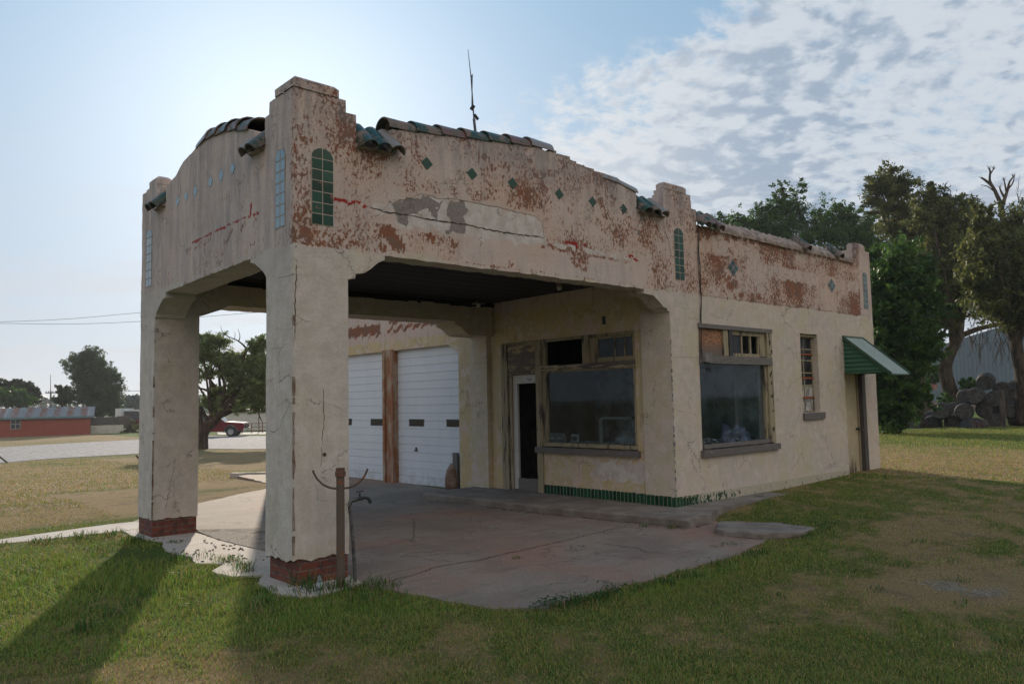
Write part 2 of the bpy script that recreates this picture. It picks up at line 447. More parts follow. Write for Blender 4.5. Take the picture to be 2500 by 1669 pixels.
# square glazed tiles with light joints; axis pair chosen by ori ('x': wall along X, 'y': wall along Y)
def gridtile(name, ori, tw, th, u0, v0, green=(.004, .040, .026), joint=(.36, .30, .24), wear=.70, wearcol=(.24, .11, .075), jw=.055, ior=1.6, cover=None, diag=False):
    m, b, out = newmat(name); P = b.obj(); x, y, z = b.xyz(P)
    u = x if ori == 'x' else y; v = z
    if diag:
        uu = b.m('SUBTRACT', u, u0); vv = b.m('SUBTRACT', v, v0)
        u = b.m('ADD', b.m('DIVIDE', uu, tw), b.m('DIVIDE', vv, th)); v = b.m('SUBTRACT', b.m('DIVIDE', uu, tw), b.m('DIVIDE', vv, th))
    else:
        u = b.m('DIVIDE', b.m('SUBTRACT', u, u0), tw); v = b.m('DIVIDE', b.m('SUBTRACT', v, v0), th)
    fu = b.m('PINGPONG', u, .5) ; fv = b.m('PINGPONG', v, .5)
    e = b.m('MINIMUM', fu, b.m('MULTIPLY', fv, th/tw if not diag else 1.))
    jt = b.ss(b.m('ADD', e, b.m('MULTIPLY', b.m('SUBTRACT', b.noise(P, 50., 4, .6), .5), .05)), jw, jw*.6)
    cell = b.cxyz(b.m('FLOOR', u), b.m('FLOOR', v), 0.)
    wn = b.n('ShaderNodeTexWhiteNoise', {'Vector': cell}).outputs['Value']
    g = b.mix(wn, tuple(t*.6 for t in green), tuple(t*1.6 for t in green))
    n = b.noise(P, 9., 8, .7)
    wf = b.ss(n, wear, wear+.03)
    c = b.mix(wf, g, wearcol); c = b.mix(jt, c, joint)
    ro = b.m('MAXIMUM', b.m('MAXIMUM', b.m('MULTIPLY', wf, .85), b.m('MULTIPLY', jt, .9)), .12)
    if cover:
        cm_ = cover(b, P, x, y, z)
        c = b.mix(cm_, c, b.mix(b.noise(P, 8., 5, .6), (.42, .38, .29), (.34, .31, .25)))
        ro = b.m('MAXIMUM', ro, cm_)
    tilt = b.n('ShaderNodeTexWhiteNoise', {'Vector': cell}).outputs['Color']
    nrm = b.n('ShaderNodeNewGeometry').outputs['Normal']
    nrm = b.vm('NORMALIZE', b.vm('ADD', nrm, b.vm('SCALE', b.vm('SUBTRACT', tilt, (.5, .5, .5)), scale=.05)))
    pbr(b, out, c, ro, b.bump(b.m('MULTIPLY', jt, -1.), .4, .004, nrm), spec=.5, IOR=ior)
    return m

def glassmat(name, tint=(.75, .8, .82), dirt=.35):
    m, b, out = newmat(name); P = b.obj()
    bf = b.n('ShaderNodeNewGeometry').outputs['Backfacing']
    fr = b.m('MULTIPLY', b.n('ShaderNodeFresnel', {'IOR': b.mr(bf, 0, 1, 1.42, 1/1.42)}).outputs[0], .42)
    tr = b.n('ShaderNodeBsdfTransparent', {'Color': tint})
    gl = b.n('ShaderNodeBsdfGlossy', {'Roughness': .04, 'Color': (.9, .95, 1)})
    df = b.n('ShaderNodeBsdfDiffuse', {'Color': (.15, .16, .165)})
    m1 = b.n('ShaderNodeMixShader', {0: fr, 1: tr.outputs[0], 2: gl.outputs[0]})
    dn = b.m('ADD', b.noise(b.mp(P, (1, 1, .5)), 3., 6, .65), b.m('MULTIPLY', b.noise(P, 40., 4, .7), .25))
    dm = b.m('MULTIPLY', b.ss(dn, .45, .9), dirt)
    m2 = b.n('ShaderNodeMixShader', {0: dm, 1: m1.outputs[0], 2: df.outputs[0]})
    b.L.new(m2.outputs[0], out.inputs[0]); return m
M['glass'] = glassmat('dusty_glass', (.86, .92, .96), .10)
M['glass_dirty'] = glassmat('filthy_glass', (.4, .43, .45), .5)
M['dark'] = simple('dark_interior', (.015, .013, .012), None, 5, .9)
M['black_metal'] = simple('black_metal', (.02, .02, .022), None, 9, .5)
M['rusty'] = simple('rusty_steel', (.10, .078, .062), (.19, .075, .04), 16., .85, .5, 60., spec=.3, lo=.58, hi=.64)
M['galv'] = simple('galvanised_pipe', (.14, .14, .15), (.07, .065, .06), 16., .5, .4, 60., metal=.6)
M['room'] = simple('interior_plaster', (.36, .40, .42), (.13, .13, .135), 1.6, .95, .3, 30.)
M['room_floor'] = simple('interior_floor', (.10, .09, .08), (.05, .045, .04), 4., .9)

# ---- garage door: white ribbed steel
m, b, out = newmat('white_ribbed_steel'); P = b.obj(); x, y, z = b.xyz(P)
c = b.mix(b.noise(b.mp(P, (1, 1, .3)), 2.5, 6, .6), (.62, .66, .72), (.50, .54, .60))
c = b.mix(b.m('MULTIPLY', b.ss(b.noise(b.mp(P, (2, 2, .2)), 6., 7, .7), .56, .72), .12), c, (.32, .31, .30))
c = b.mix(b.m('MULTIPLY', b.m('MULTIPLY', b.ss(z, .40, .02), b.ss(b.noise(P, 5., 7, .7), .40, .62)), .40), c, (.24, .19, .15))
fine = b.m('SINE', b.m('MULTIPLY', z, 320.))
pbr(b, out, c, .45, b.bump(fine, .10, .003), spec=.5); M['garage_white'] = m

# ---- ceiling boards
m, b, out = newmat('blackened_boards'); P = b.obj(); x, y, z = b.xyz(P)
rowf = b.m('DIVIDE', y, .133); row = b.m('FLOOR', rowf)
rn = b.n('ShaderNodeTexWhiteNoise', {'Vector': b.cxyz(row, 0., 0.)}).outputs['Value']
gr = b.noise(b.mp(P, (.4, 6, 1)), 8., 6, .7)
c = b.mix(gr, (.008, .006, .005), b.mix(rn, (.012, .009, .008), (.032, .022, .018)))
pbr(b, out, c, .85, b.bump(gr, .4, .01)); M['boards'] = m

# ---- brick base
m, b, out = newmat('old_red_brick'); P = b.obj(); x, y, z = b.xyz(P)
nx_, ny_, nz_ = b.xyz(b.n('ShaderNodeNewGeometry').outputs['Normal'])
uu = b.mix(b.ss(b.m('ABSOLUTE', nx_), .4, .6), b.cxyz(x, z, 0.), b.cxyz(y, z, 0.))
br = b.n('ShaderNodeTexBrick', {'Vector': b.mp(uu, (1, 1, 1), loc=(.03, .01, 0)), 'Scale': 1., 'Mortar Size': .008, 'Mortar Smooth': .3, 'Brick Width': .215, 'Row Height': .075, 'Color1': (.19, .05, .03, 1), 'Color2': (.12, .035, .024, 1), 'Mortar': (.14, .11, .095, 1)})
c = b.mix(b.m('MULTIPLY', b.ss(b.noise(P, 11., 7, .7), .44, .60), .8), br.outputs[0], (.06, .034, .028))
pbr(b, out, c, .9, b.bump(b.m('ADD', b.m('MULTIPLY', br.outputs['Fac'], -1.), b.m('MULTIPLY', b.noise(P, 40., 5, .7), .5)), .7, .012)); M['brick'] = m

# ---- corrugated metal (awning, shed roof)
def corr(name, ca, cb, wear=.6, rustc=(.16, .07, .04)):
    m, b, out = newmat(name); P = b.obj()
    c = b.mix(b.noise(P, 3., 6, .6), ca, cb)
    c = b.mix(b.ss(b.noise(P, 7., 8, .7), wear, wear+.06), c, rustc)
    pbr(b, out, c, .62, b.bump(b.noise(P, 50., 4, .6), .12, .004), metal=.0, spec=.3); return m
M['awning'] = corr('green_corrugated_iron', (.055, .14, .085), (.035, .095, .06), .66)
M['awning_top'] = corr('green_iron_sky_sheen', (.30, .37, .35), (.19, .25, .235), .62)  # paler than the side panels: sky reflection painted into the colour

# ================================================================ FILLING STATION
LC, LE, WC = 6.06, 13.11, 4.65
st = empty('filling_station', (0, 0, 0))
tag(st, 'abandoned stucco filling station with a drive-through canopy and flaking pink paint', 'filling station')

def paint(o):
    """wear masks per vertex from real positions on each wall (what is flaked, patched, repainted)"""
    me = o.data; n = len(me.vertices); co_ = np.empty(n*3); me.vertices.foreach_get('co', co_); co_ = co_.reshape(-1, 3)
    X, Y, Z = co_.T
    A = np.zeros((n, 4)); B = np.zeros((n, 4)); A[:, 3] = B[:, 3] = 1
    wob = .03*np.sin(X*7)+.02*np.sin(Y*9+X*3)
    upz = np.where(X < .75, 3.32, 3.32)
    B[:, 1] = np.clip(.5+(Z-upz+wob)/.10, 0, 1)
    S = (np.abs(Y) < .05) ; F = (np.abs(X) < .05) & ~S ; G = (X > 5.9) & (Y > .3)
    A[:, 0] = np.where(Z > 3.32, .20, .04)
    wx = .05*np.sin(X*23+Z*17)+.04*np.sin(Z*31-X*11+Y*19)+.03*np.sin(X*47+Z*39+Y*41)
    def soft(sd, w=.05): return np.clip(.5-(sd+wx*min(1., w/.12))/w, 0, 1)
    def put(mask, ch, arr, val, mode=np.maximum):
        c_, k = (A, ch) if ch < 3 else (B, ch-3)
        c_[:, k] = np.where(mask, mode(c_[:, k], arr*val), c_[:, k])
    # side wall ------------------------------------------------
    up = S & (Z > 3.30)
    sp_ = .05*np.sin(X*3.1+Z*4)+.05*np.sin(Z*6.3-X*2.2)+.04*np.sin(X*7.7+Z*2)
    A[:, 0] = np.where(up & (X < 6.0), .43+sp_, A[:, 0])
    A[:, 0] = np.where(up & (X < .72), .455+sp_, A[:, 0])
    A[:, 0] = np.where(up & (X > 5.98) & (X < 6.84), .43+sp_*.6, A[:, 0])
    A[:, 0] = np.where(up & (X > 6.84), .50+.07*np.sin(X*2.1)+sp_, A[:, 0])
    A[:, 0] = np.where(up & (X > 6.84) & (Z > 4.02) & (Z < 4.3) & (X < 8.2), .40, A[:, 0])
    A[:, 0] = np.where(up & (X > 8.2) & (X < 12.5) & (Z < 4.02) & (Z > 3.8), .40, A[:, 0])
    A[:, 0] = np.where(up & (X > 12.6), .30, A[:, 0])
    blobs = [([(.857, 3.66), (1.31, 3.66), (1.36, 3.32), (1.2, 3.29), (.96, 3.36)], .80),
             ([(1.6, 3.64), (1.75, 3.62), (1.76, 3.48), (1.66, 3.47)], .95), ([(1.92, 3.64), (2.1, 3.62), (2.08, 3.54), (1.93, 3.5)], .95),
             ([(2.78, 3.48), (2.86, 3.42), (2.98, 3.43), (2.96, 3.37), (2.8, 3.38)], .9), ([(2.4, 3.35), (3.3, 3.36), (3.3, 3.30), (2.4, 3.29)], .62),
             ([(4.0, 3.46), (4.5, 3.40), (4.5, 3.31), (4.0, 3.32)], .6),
             ([(3.15, 4.88), (3.62, 4.72), (3.66, 4.3), (3.3, 4.2), (3.2, 4.5)], .60), ([(3.28, 4.32), (3.45, 4.36), (3.42, 4.18), (3.3, 4.2)], .85),
             ([(4.38, 4.75), (4.72, 4.5), (4.78, 4.1), (4.5, 4.15)], .60), ([(4.25, 4.25), (4.75, 4.2), (4.7, 3.95), (4.3, 4.0)], .52),
             ([(3.86, 4.34), (4.0, 4.34), (4.0, 4.15), (3.86, 4.2)], .70), ([(2.35, 4.72), (2.95, 4.75), (2.95, 4.5), (2.45, 4.48)], .60),
             ([(1.6, 4.85), (3.0, 4.93), (3.0, 4.84), (1.6, 4.72)], .55),
             ([(.72, 4.42), (1.3, 4.45), (1.33, 4.30), (.76, 4.33)], .75), ([(.85, 4.35), (1.1, 4.33), (1.16, 4.05), (.95, 4.03)], .52),
             ([(.72, 4.3), (1.3, 4.3), (1.3, 4.0), (.72, 4.0)], .42),
             ([(5.66, 3.62), (5.80, 3.62), (5.82, 3.34), (5.68, 3.34)], .85), ([(5.92, 3.52), (6.04, 3.52), (6.0, 3.34), (5.9, 3.34)], .8),
             ([(5.72, 4.42), (5.95, 4.40), (5.98, 3.95), (5.88, 3.95)], .68), ([(5.36, 4.44), (5.95, 4.42), (5.95, 4.36), (5.36, 4.36)], .68),
             ([(6.28, 3.52), (6.50, 3.52), (6.52, 3.34), (6.3, 3.34)], .6),
             ([(1.83, 4.28), (2.1, 4.3), (2.1, 4.08), (1.86, 4.06)], .58), ([(2.55, 4.05), (2.85, 4.05), (2.85, 3.97), (2.55, 3.97)], .50),
             ([(.0, 3.55), (.1, 3.55), (.42, 3.36), (.2, 3.32), (.0, 3.34)], .80), ([(.30, 3.36), (.62, 3.35), (.62, 3.30), (.30, 3.30)], .85),
             ([(.0, 3.9), (.1, 3.9), (.1, 3.5), (.0, 3.5)], .52), ([(.1, 3.85), (.19, 3.82), (.08, 3.5), (.02, 3.5)], .66),
             ([(.06, 4.82), (.2, 4.82), (.2, 4.5), (.03, 4.45)], .56), ([(.30, 4.68), (.58, 4.62), (.6, 4.2), (.45, 4.3)], .52),
             ([(.3, 4.42), (.4, 4.42), (.38, 4.32), (.32, 4.32)], .8),
             ([(6.86, 4.40), (7.6, 4.41), (9.75, 4.42), (9.75, 4.32), (8.0, 4.28), (6.86, 4.20)], .88), ([(9.9, 4.40), (12.4, 4.39), (12.4, 4.30), (9.9, 4.32)], .62),
             ([(7.4, 3.80), (8.0, 3.78), (8.05, 3.36), (7.5, 3.36)], .66), ([(7.75, 3.46), (8.3, 3.44), (8.3, 3.33), (7.8, 3.33)], .82), ([(8.35, 3.55), (8.5, 3.55), (8.8, 3.34), (8.35, 3.33)], .85),
             ([(7.6, 4.12), (7.9, 4.12), (7.9, 3.98), (7.7, 3.98)], .75), ([(10.6, 4.33), (11.1, 4.33), (11.0, 4.05), (10.7, 4.05)], .60)]
    for pts, v in blobs: put(up, 0, soft(sdpoly(X, Z, pts)+.03, .20), .45+(v-.45)*.86)
    white = [(.88, 3.80), (.97, 3.87), (1.18, 3.92), (1.43, 3.99), (1.55, 4.055), (1.76, 4.03), (2.01, 4.06), (2.3, 4.063), (2.65, 4.07), (3.02, 4.055), (3.3, 4.047), (3.43, 3.98), (3.45, 3.81), (3.42, 3.69), (2.64, 3.66), (2.18, 3.656), (1.75, 3.653), (1.39, 3.638), (1.17, 3.66), (1.155, 3.77), (1.0, 3.76)]
    wsd = sdpoly(X, Z, white); put(up, 1, soft(wsd, .05), 1.)
    A[:, 0] = np.where(up & (wsd < .03), 0, A[:, 0])
    put(up, 1, soft(sdpoly(X, Z, [(3.42, 3.78), (4.3, 3.77), (5.2, 3.72), (5.2, 3.66), (3.42, 3.68)]), .06), .62)
    A[:, 0] = np.where(up & (Z < 3.64) & (Z > 3.36) & (X > 2.1) & (X < 5.5), np.minimum(A[:, 0], .14+.86*(A[:, 0] > .5)), A[:, 0])
    for g in ([(1.18, 3.925), (1.4, 3.98), (1.56, 4.04), (1.76, 3.98), (1.74, 3.79), (1.62, 3.88), (1.5, 3.83), (1.37, 3.76), (1.36, 3.70), (1.19, 3.66)],
              [(1.93, 4.055), (2.16, 4.07), (2.17, 3.67), (1.92, 3.66), (1.90, 3.9)], [(1.74, 3.99), (1.83, 4.0), (1.82, 3.9), (1.74, 3.9)]):
        put(up, 2, soft(sdpoly(X, Z, g), .05), .98)
    put(up, 2, soft(sdpoly(X, Z, [(5.36, 4.42), (5.5, 4.42), (5.46, 4.1), (5.38, 4.1)]), .1), .6)
    for r_, w_ in (([(.45, 3.81), (.61, 3.806), (.73, 3.82), (.83, 3.79)], .035), ([(3.47, 3.815), (3.8, 3.80), (4.06, 3.786)], .03), ([(4.02, 3.77), (4.08, 3.74)], .03), ([(4.2, 3.785), (4.27, 3.775)], .03), ([(5.14, 3.76), (5.33, 3.70)], .04)):
        put(up, 3, np.clip(1.1-sdline(X, Z, r_)/w_, 0, 1), .95)
    for r_, w_ in (([(3.44, 3.70), (3.8, 3.69), (4.05, 3.68)], .05), ([(4.2, 3.67), (4.6, 3.66)], .05), ([(4.7, 3.66), (5.1, 3.63)], .04)):
        put(up, 0, np.clip(1.2-sdline(X, Z, r_)/w_, 0, 1), .62)
    # the tall piers carry grey grime below their caps
    put(S & (Z > 4.3), 5, np.clip((Z-4.3)/.4, 0, 1), .55)
    put(S & (X > 5.98) & (X < 6.84) & (Z > 4.5), 1, np.clip((Z-4.5)/.3, 0, 1), .45)
    # canopy front --------------------------------------------
    B[:, 2] = np.where(F, .5*np.clip(.55+.4*np.sin(Y*4.3+1)*np.sin(Y*1.7)+(Z-3.6)*.1, .15, 1)*np.clip((Z-2.6)/.6, 0, 1), B[:, 2])
    A[:, 0] = np.where(F & (Z > 3.3), .27+sp_, A[:, 0])
    put(F, 3, np.clip(1.1-sdline(Y, Z, [(.79, 3.765), (1.3, 3.765), (1.9, 3.755), (2.48, 3.746), (2.7, 3.745)])/.03, 0, 1), .95)
    put(F, 3, np.clip(1.1-sdline(Y, Z, [(.98, 3.90), (1.0, 3.76)])/.03, 0, 1), .85)
    put(F, 3, np.clip(1.1-sdline(Y, Z, [(1.56, 3.83), (1.57, 3.76)])/.025, 0, 1), .7)
    put(F, 0, soft(sdpoly(Y, Z, [(.78, 3.75), (2.9, 3.74), (2.9, 3.66), (.78, 3.67)]), .08), .50)
    put(F, 0, soft(sdpoly(Y, Z, [(1.55, 3.62), (1.72, 3.62), (1.68, 3.44), (1.58, 3.44)]), .08), .52)
    put(F, 0, soft(sdpoly(Y, Z, [(.15, 3.85), (.42, 3.86), (.5, 3.7), (.45, 3.4), (.12, 3.45)]), .12), .34)
    put(F, 0, np.clip(1.1-sdline(Y, Z, [(.8, 3.30), (3.6, 3.25)])/.06, 0, 1), .44)
    # garage front ---------------------------------------------
    g_ = G & (Y > 4.7)
    A[:, 0] = np.where(g_ & (Z > 3.15), .12, A[:, 0]); B[:, 1] = np.where(g_, np.clip((Z-3.05)/.1, 0, 1), B[:, 1])
    put(g_, 0, soft(sdpoly(Y, Z, [(8.0, 3.50), (10.5, 3.52), (10.5, 3.25), (7.9, 3.22)]), .08), .78)
    put(g_, 0, soft(sdpoly(Y, Z, [(5.8, 3.42), (7.7, 3.38), (7.8, 3.24), (5.95, 3.28)]), .08), .90)
    put(g_, 0, soft(sdpoly(Y, Z, [(7.3, 3.6), (7.6, 3.6), (7.6, 3.48), (7.3, 3.48)]), .08), .75)
    put(g_, 1, soft(sdpoly(Y, Z, [(5.3, 3.5), (6.7, 3.55), (6.7, 3.40), (5.6, 3.42)]), .08), .75)
    put(g_, 1, soft(sdpoly(Y, Z, [(5.1, 3.5), (5.3, 3.5), (5.3, 3.0), (5.2, 3.0)]), .08), .95)
    put(g_, 2, soft(sdpoly(Y, Z, [(4.8, 2.1), (4.95, 2.1), (5.0, 1.6), (4.85, 1.6)]), .1), .40)
    # wall below the office window: bleached streaks
    put(G & (Y < 3.) & (Z < .85), 1, soft(sdpoly(Y, Z, [(.5, .82), (1.7, .82), (1.75, .55), (1.5, .35), (.5, .35)]), .16), .62)
    put(G & (Y < 3.) & (Z < .85), 1, soft(sdpoly(Y, Z, [(2.1, .80), (2.4, .80), (2.35, .45), (2.15, .5)]), .12), .52)
    # foot of the side wall: pale repaint over the green tiles
    Cc = np.zeros((n, 4)); Cc[:, 3] = 1
    Cc[:, 0] = np.where(F, 1., np.where((X < .7) & (Z < 3.4), .70, .36)); Cc[:, 0] = np.where(G & (X > 6.07), .0, Cc[:, 0])
    Cc[:, 1] = np.where(F, .75, np.clip(.30+.25*np.sin(X*2.3+1.)*np.sin(X*.9+Z*2), 0, 1))
    for nm_, arr in (('mA', A), ('mB', B), ('mC', Cc)):
        at_ = me.attributes.new(nm_, 'FLOAT_COLOR', 'POINT'); at_.data.foreach_set('color', arr.astype(np.float32).ravel())
    return o

def crack_mesh(name, pts3, nrm, width, parent, mat, amp=.012, seed=0):
    """a thin open crack as a ribbon a hair in front of its wall"""
    rs = random.Random(seed); mb = MB(); nrm = np.array(nrm, float)
    P = [np.array(p, float) for p in pts3]; fine = []
    for a, c in zip(P[:-1], P[1:]):
        L = np.linalg.norm(c-a); k = max(1, int(L/.04))
        for i in range(k): fine.append(a+(c-a)*i/k)
    fine.append(P[-1]); out_ = []
    for i, p in enumerate(fine):
        t = fine[min(i+1, len(fine)-1)]-fine[max(0, i-1)]; t /= np.linalg.norm(t)+1e-9
        s = np.cross(nrm, t); w = width*(.35+.9*rs.random())*min(1, .3+min(i, len(fine)-1-i)*.25)
        q = p+s*rs.uniform(-amp, amp)+nrm*.0025
        out_ += [q-s*w/2, q+s*w/2]
    mb.add(out_, [(2*i, 2*i+2, 2*i+3, 2*i+1) for i in range(len(fine)-1)])
    return mb.build(name, mat, parent)
M['crackdark'] = simple('crack_shadow', (.045, .036, .03), (.07, .05, .04), 20, 1.)
M['rustedge'] = simple('bare_rusty_edge', (.13, .07, .05), (.30, .26, .22), 6., .95, .6, 50.)

# ---- side wall: canopy side beam with its parapet, then the office wall, one plane Y = 0
def top_side(X):
    j = .012*nz1(X, 5., 3)+.008*nz1(X, 17., 9)
    if X < .706: return 4.40
    if X < 1.16: return 4.45+j
    if X < 5.352: return pw([(1.16, 4.70), (1.32, 4.735), (1.77, 4.80), (2.43, 4.865), (3.33, 4.965), (3.7, 4.94), (3.98, 4.90), (4.57, 4.815), (4.92, 4.785), (5.352, 4.70)])(X)+j*(1 if X < 3.5 else 1.8)
    if X < 5.985: return 4.45+j
    if X < 6.83: return 4.40
    if X < 12.45: return 4.43+j
    return 4.40
def bot_side(X):
    j = .010*nz1(X, 6., 5)+.006*nz1(X, 23., 2)
    if X < 1.05: return pw([(.604, 3.0), (.61, 3.012), (.69, 3.018), (.70, 3.075), (.80, 3.088), (.88, 3.14), (.963, 3.21), (1.03, 3.245), (1.05, 3.255)])(X)
    if X < 5.46: return 3.298+j
    if X < 6.06: return pw([(5.46, 3.232), (5.68, 3.222), (5.80, 3.15), (5.92, 3.062), (5.985, 3.055), (5.99, 3.012), (6.06, 3.008)])(X)
    return -.05
HS = [(6.77, 8.92, .905, 2.86), (9.97, 10.63, 1.40, 2.85), (11.68, 12.56, .0, 2.15)]
def spans_side(X):
    lo, hi = bot_side(X), top_side(X); res = [(lo, hi)]
    for x0, x1, z0, z1 in HS:
        if x0 < X < x1:
            res = [(lo, z0), (z1, hi)] if z0 > .01 else [(z1, hi)]
    return res
mb = MB()
us = [.604, .69, .70, .706, .80, .963, 1.05, 1.16, 5.352, 5.46, 5.68, 5.92, 5.985, 6.06, 6.83, 12.45, LE]+[t for h in HS for t in h[:2]]
plate(mb, (0, 0, 0), (1, 0, 0), (0, -1, 0), .28, us, spans_side, .045)
mb.jitter(.004, 5.)
paint(mb.build('side_wall', M['stucco'], st, merge=True))
# ---- canopy front: plane X = 0 between the corner piers
def top_front(Y):
    j = .012*nz1(Y, 5., 33)+.008*nz1(Y, 17., 39)
    if Y < .66: return 4.40
    if Y < .97: return 4.45+j
    if Y < 3.67: return pw([(.97, 4.70), (1.2, 4.79), (1.75, 4.915), (2.32, 4.965), (2.44, 4.955), (2.8, 4.89), (3.04, 4.86), (3.3, 4.74), (3.67, 4.66)])(Y)+j
    if Y < 4.04: return 4.45+j
    return 4.40
def bot_front(Y):
    j = .010*nz1(Y, 6., 15)+.006*nz1(Y, 23., 12)
    if Y < .99: return pw([(.604, 3.0), (.61, 3.05), (.66, 3.10), (.748, 3.155), (.89, 3.232), (.97, 3.25), (.99, 3.255)])(Y)
    if Y < 3.64: return pw([(.99, 3.30), (3.64, 3.245)])(Y)+j
    return pw([(3.64, 3.172), (3.74, 3.168), (3.86, 3.10), (4.01, 3.0), (4.03, 2.95), (4.06, 2.945)])(Y)
mb = MB()
plate(mb, (0, 0, 0), (0, 1, 0), (-1, 0, 0), .40, [.604, .61, .66, .89, .97, .99, 3.64, 3.67, 3.74, 4.01, 4.03, 4.04, 4.058], lambda Y: [(bot_front(Y), top_front(Y))], .045)
mb.jitter(.004, 5.)
paint(mb.build('canopy_front_wall', M['stucco'], st, merge=True))
# ---- back beam of the canopy
mb = MB()
def bot_back(X):
    j = .010*nz1(X, 6., 25)+.01*nz1(X, 19., 22)
    if X < .99: return pw([(.604, 3.0), (.70, 3.03), (.8, 3.07), (.955, 3.128), (.99, 3.158)])(X)
    if X < 5.17: return 3.175+j*.6
    return pw([(5.17, 3.12), (5.28, 3.09), (5.43, 2.975), (5.45, 2.95), (6.06, 2.94)])(X)
plate(mb, (0, 4.06, 0), (1, 0, 0), (0, -1, 0), .58, [.604, .99, 5.17, 5.43, 6.06], lambda X: [(bot_back(X), 4.5)], .07)
mb.jitter(.004, 5.)
paint(mb.build('canopy_back_beam', M['cream'], st, merge=True))

# ---- corner piers above and pillars below
def pier_stack(boxes, name, mat=M['stucco'], cell=.045):
    mb = MB()
    for bx in boxes: mb.gbox(*bx, cell=cell)
    mb.jitter(.005, 5.)
    # worn, rounded tops
    o = mb.build(name, mat, st, merge=True); return paint(o)
def cap(mb, x0, x1, y0, y1, z0, z1, bv=.035, cell=.05):
    mb.gbox(x0, x1, y0, y1, z0, z1-bv, cell, 'xXyY')
    vs = [(x0, y0, z1-bv), (x1, y0, z1-bv), (x1, y1, z1-bv), (x0, y1, z1-bv), (x0+bv, y0+bv, z1), (x1-bv, y0+bv, z1), (x1-bv, y1-bv, z1), (x0+bv, y1-bv, z1)]
    mb.add(vs, [(0, 1, 5, 4), (1, 2, 6, 5), (2, 3, 7, 6), (3, 0, 4, 7), (4, 5, 6, 7)])
def pier(name, parts, capbox):
    mb = MB()
    for p in parts: mb.gbox(*p, cell=.045, faces='xXyYZ')
    cap(mb, *capbox); mb.jitter(.006, 5.)
    return paint(mb.build(name, M['stucco'], st, merge=True))
pier('corner_pier', [(0, .604, 0, .604, 3.0, 4.40), (0, .706, 0, .645, 4.40, 4.755), (0, .588, 0, .548, 4.755, 4.885)], (-.012, .503, -.012, .395, 4.885, 5.0))
pier('corner_pier', [(0, .604, 4.06, WC, 3.0, 4.40), (0, .46, 4.035, WC, 4.40, 4.775), (0, .26, 4.035, 4.5, 4.775, 4.80)], (0, .19, 4.03, 4.36, 4.80, 4.915))
pier('corner_pier', [(5.985, 6.83, 0, .282, 4.40, 4.665), (5.99, 6.705, 0, .21, 4.665, 4.80), (6.01, 6.70, 0, .19, 4.80, 4.875)], (6.03, 6.572, -.006, .158, 4.875, 4.99))
pier('corner_pier', [(12.45, LE, 0, .282, 4.40, 4.70)], (12.47, 12.89, -.003, .18, 4.70, 4.84))

def pillar(x0, x1, y0, y1, zb, inset):
    mb = MB(); mb.gbox(x0, x1, y0, y1, 0, 3.0, .045, 'xXyY')
    # broken lower edge of the render coat
    vs = []
    for p in mb.v:
        s_ = p[0]*1.7+p[1]*2.3
        zlo = zb+.035*nz1(s_, 5., y0)+.02*nz1(s_, 15., 4)
        z = zlo+(p[2]/3.0)*(3.0-zlo); vs.append((p[0], p[1], z))
    mb.v = vs; mb.jitter(.005, 4., y0)
    o = paint(mb.build('canopy_pillar', M['stucco'], st, merge=True))
    bb = MB(); bb.box(x0+inset, x1-.012, y0+.012, y1-.012, -.12, zb+.12)
    bb.build('brick_base', M['brick'], o)
    return o
pn = pillar(0, .604, 0, .604, .24, .045)
pf = pillar(0, .604, 4.06, WC, .235, .012)
# chipped arrises: bare edge metal and rust showing on the pillar corners
def chips(parent, x, y, zs, nx_, ny_, seed, mat, gap=.12):
    rs = random.Random(seed); mb = MB()
    for z0, z1 in zs:
        z = z0; wl = .01
        while z < z1:
            L = rs.uniform(.03, .12); w = rs.uniform(.003, .02)**1.; w2 = wl; wl = w
            zt = min(z+L, z1)
            vs = [(x+nx_*w2, y-.004*1, z), (x-nx_*.006, y-.006, z), (x-nx_*.006, y-.006, zt), (x+nx_*w, y-.004, zt)]
            vs2 = [(x-.006, y-.006, z), (x-.005, y+w2, z), (x-.005, y+w, zt), (x-.006, y-.006, zt)]
            mb.add(vs, [(0, 1, 2, 3)]); mb.add(vs2, [(0, 1, 2, 3)])
            z = zt+(rs.random() < gap)*rs.uniform(.01, .10)
    return tag(mb.build('bare_corner_edge', mat, parent), kind='stuff')
chips(pn, 0, 0, [(.3, 2.0), (2.5, 2.6)], 1, 1, 5, M['rustedge'])
chips(pf, 0, 4.06, [(.25, 1.4), (1.6, 1.75), (2.0, 2.15)], 1, 1, 8, M['rustedge'])
CR = M['crackdark']
crack_mesh('crack', [(.86, 0, 3.797), (1.08, 0, 3.774), (1.41, 0, 3.785), (1.75, 0, 3.772), (2.18, 0, 3.789), (2.53, 0, 3.773), (2.89, 0, 3.774), (3.45, 0, 3.795)], (0, -1, 0), .016, st, CR, .008, 1)
crack_mesh('crack', [(1.16, 0, 3.92), (1.3, 0, 3.94), (1.43, 0, 3.995), (1.55, 0, 4.06), (1.76, 0, 4.035), (2.01, 0, 4.065), (2.3, 0, 4.068), (2.65, 0, 4.075), (3.02, 0, 4.06), (3.3, 0, 4.05), (3.43, 0, 3.985), (3.455, 0, 3.81), (3.44, 0, 3.70)], (0, -1, 0), .008, st, M['rustedge'], .006, 2)
crack_mesh('crack', [(5.96, 0, 4.42), (6.02, 0, 4.2), (6.10, 0, 4.05), (6.14, 0, 3.86), (6.24, 0, 3.8)], (0, -1, 0), .007, st, CR, .008, 3)
crack_mesh('crack', [(.02, 0, 3.4), (.03, 0, 3.0), (.015, 0, 2.7), (.02, 0, 2.45), (.0, 0, 2.3)], (0, -1, 0), .008, st, CR, .006, 4)
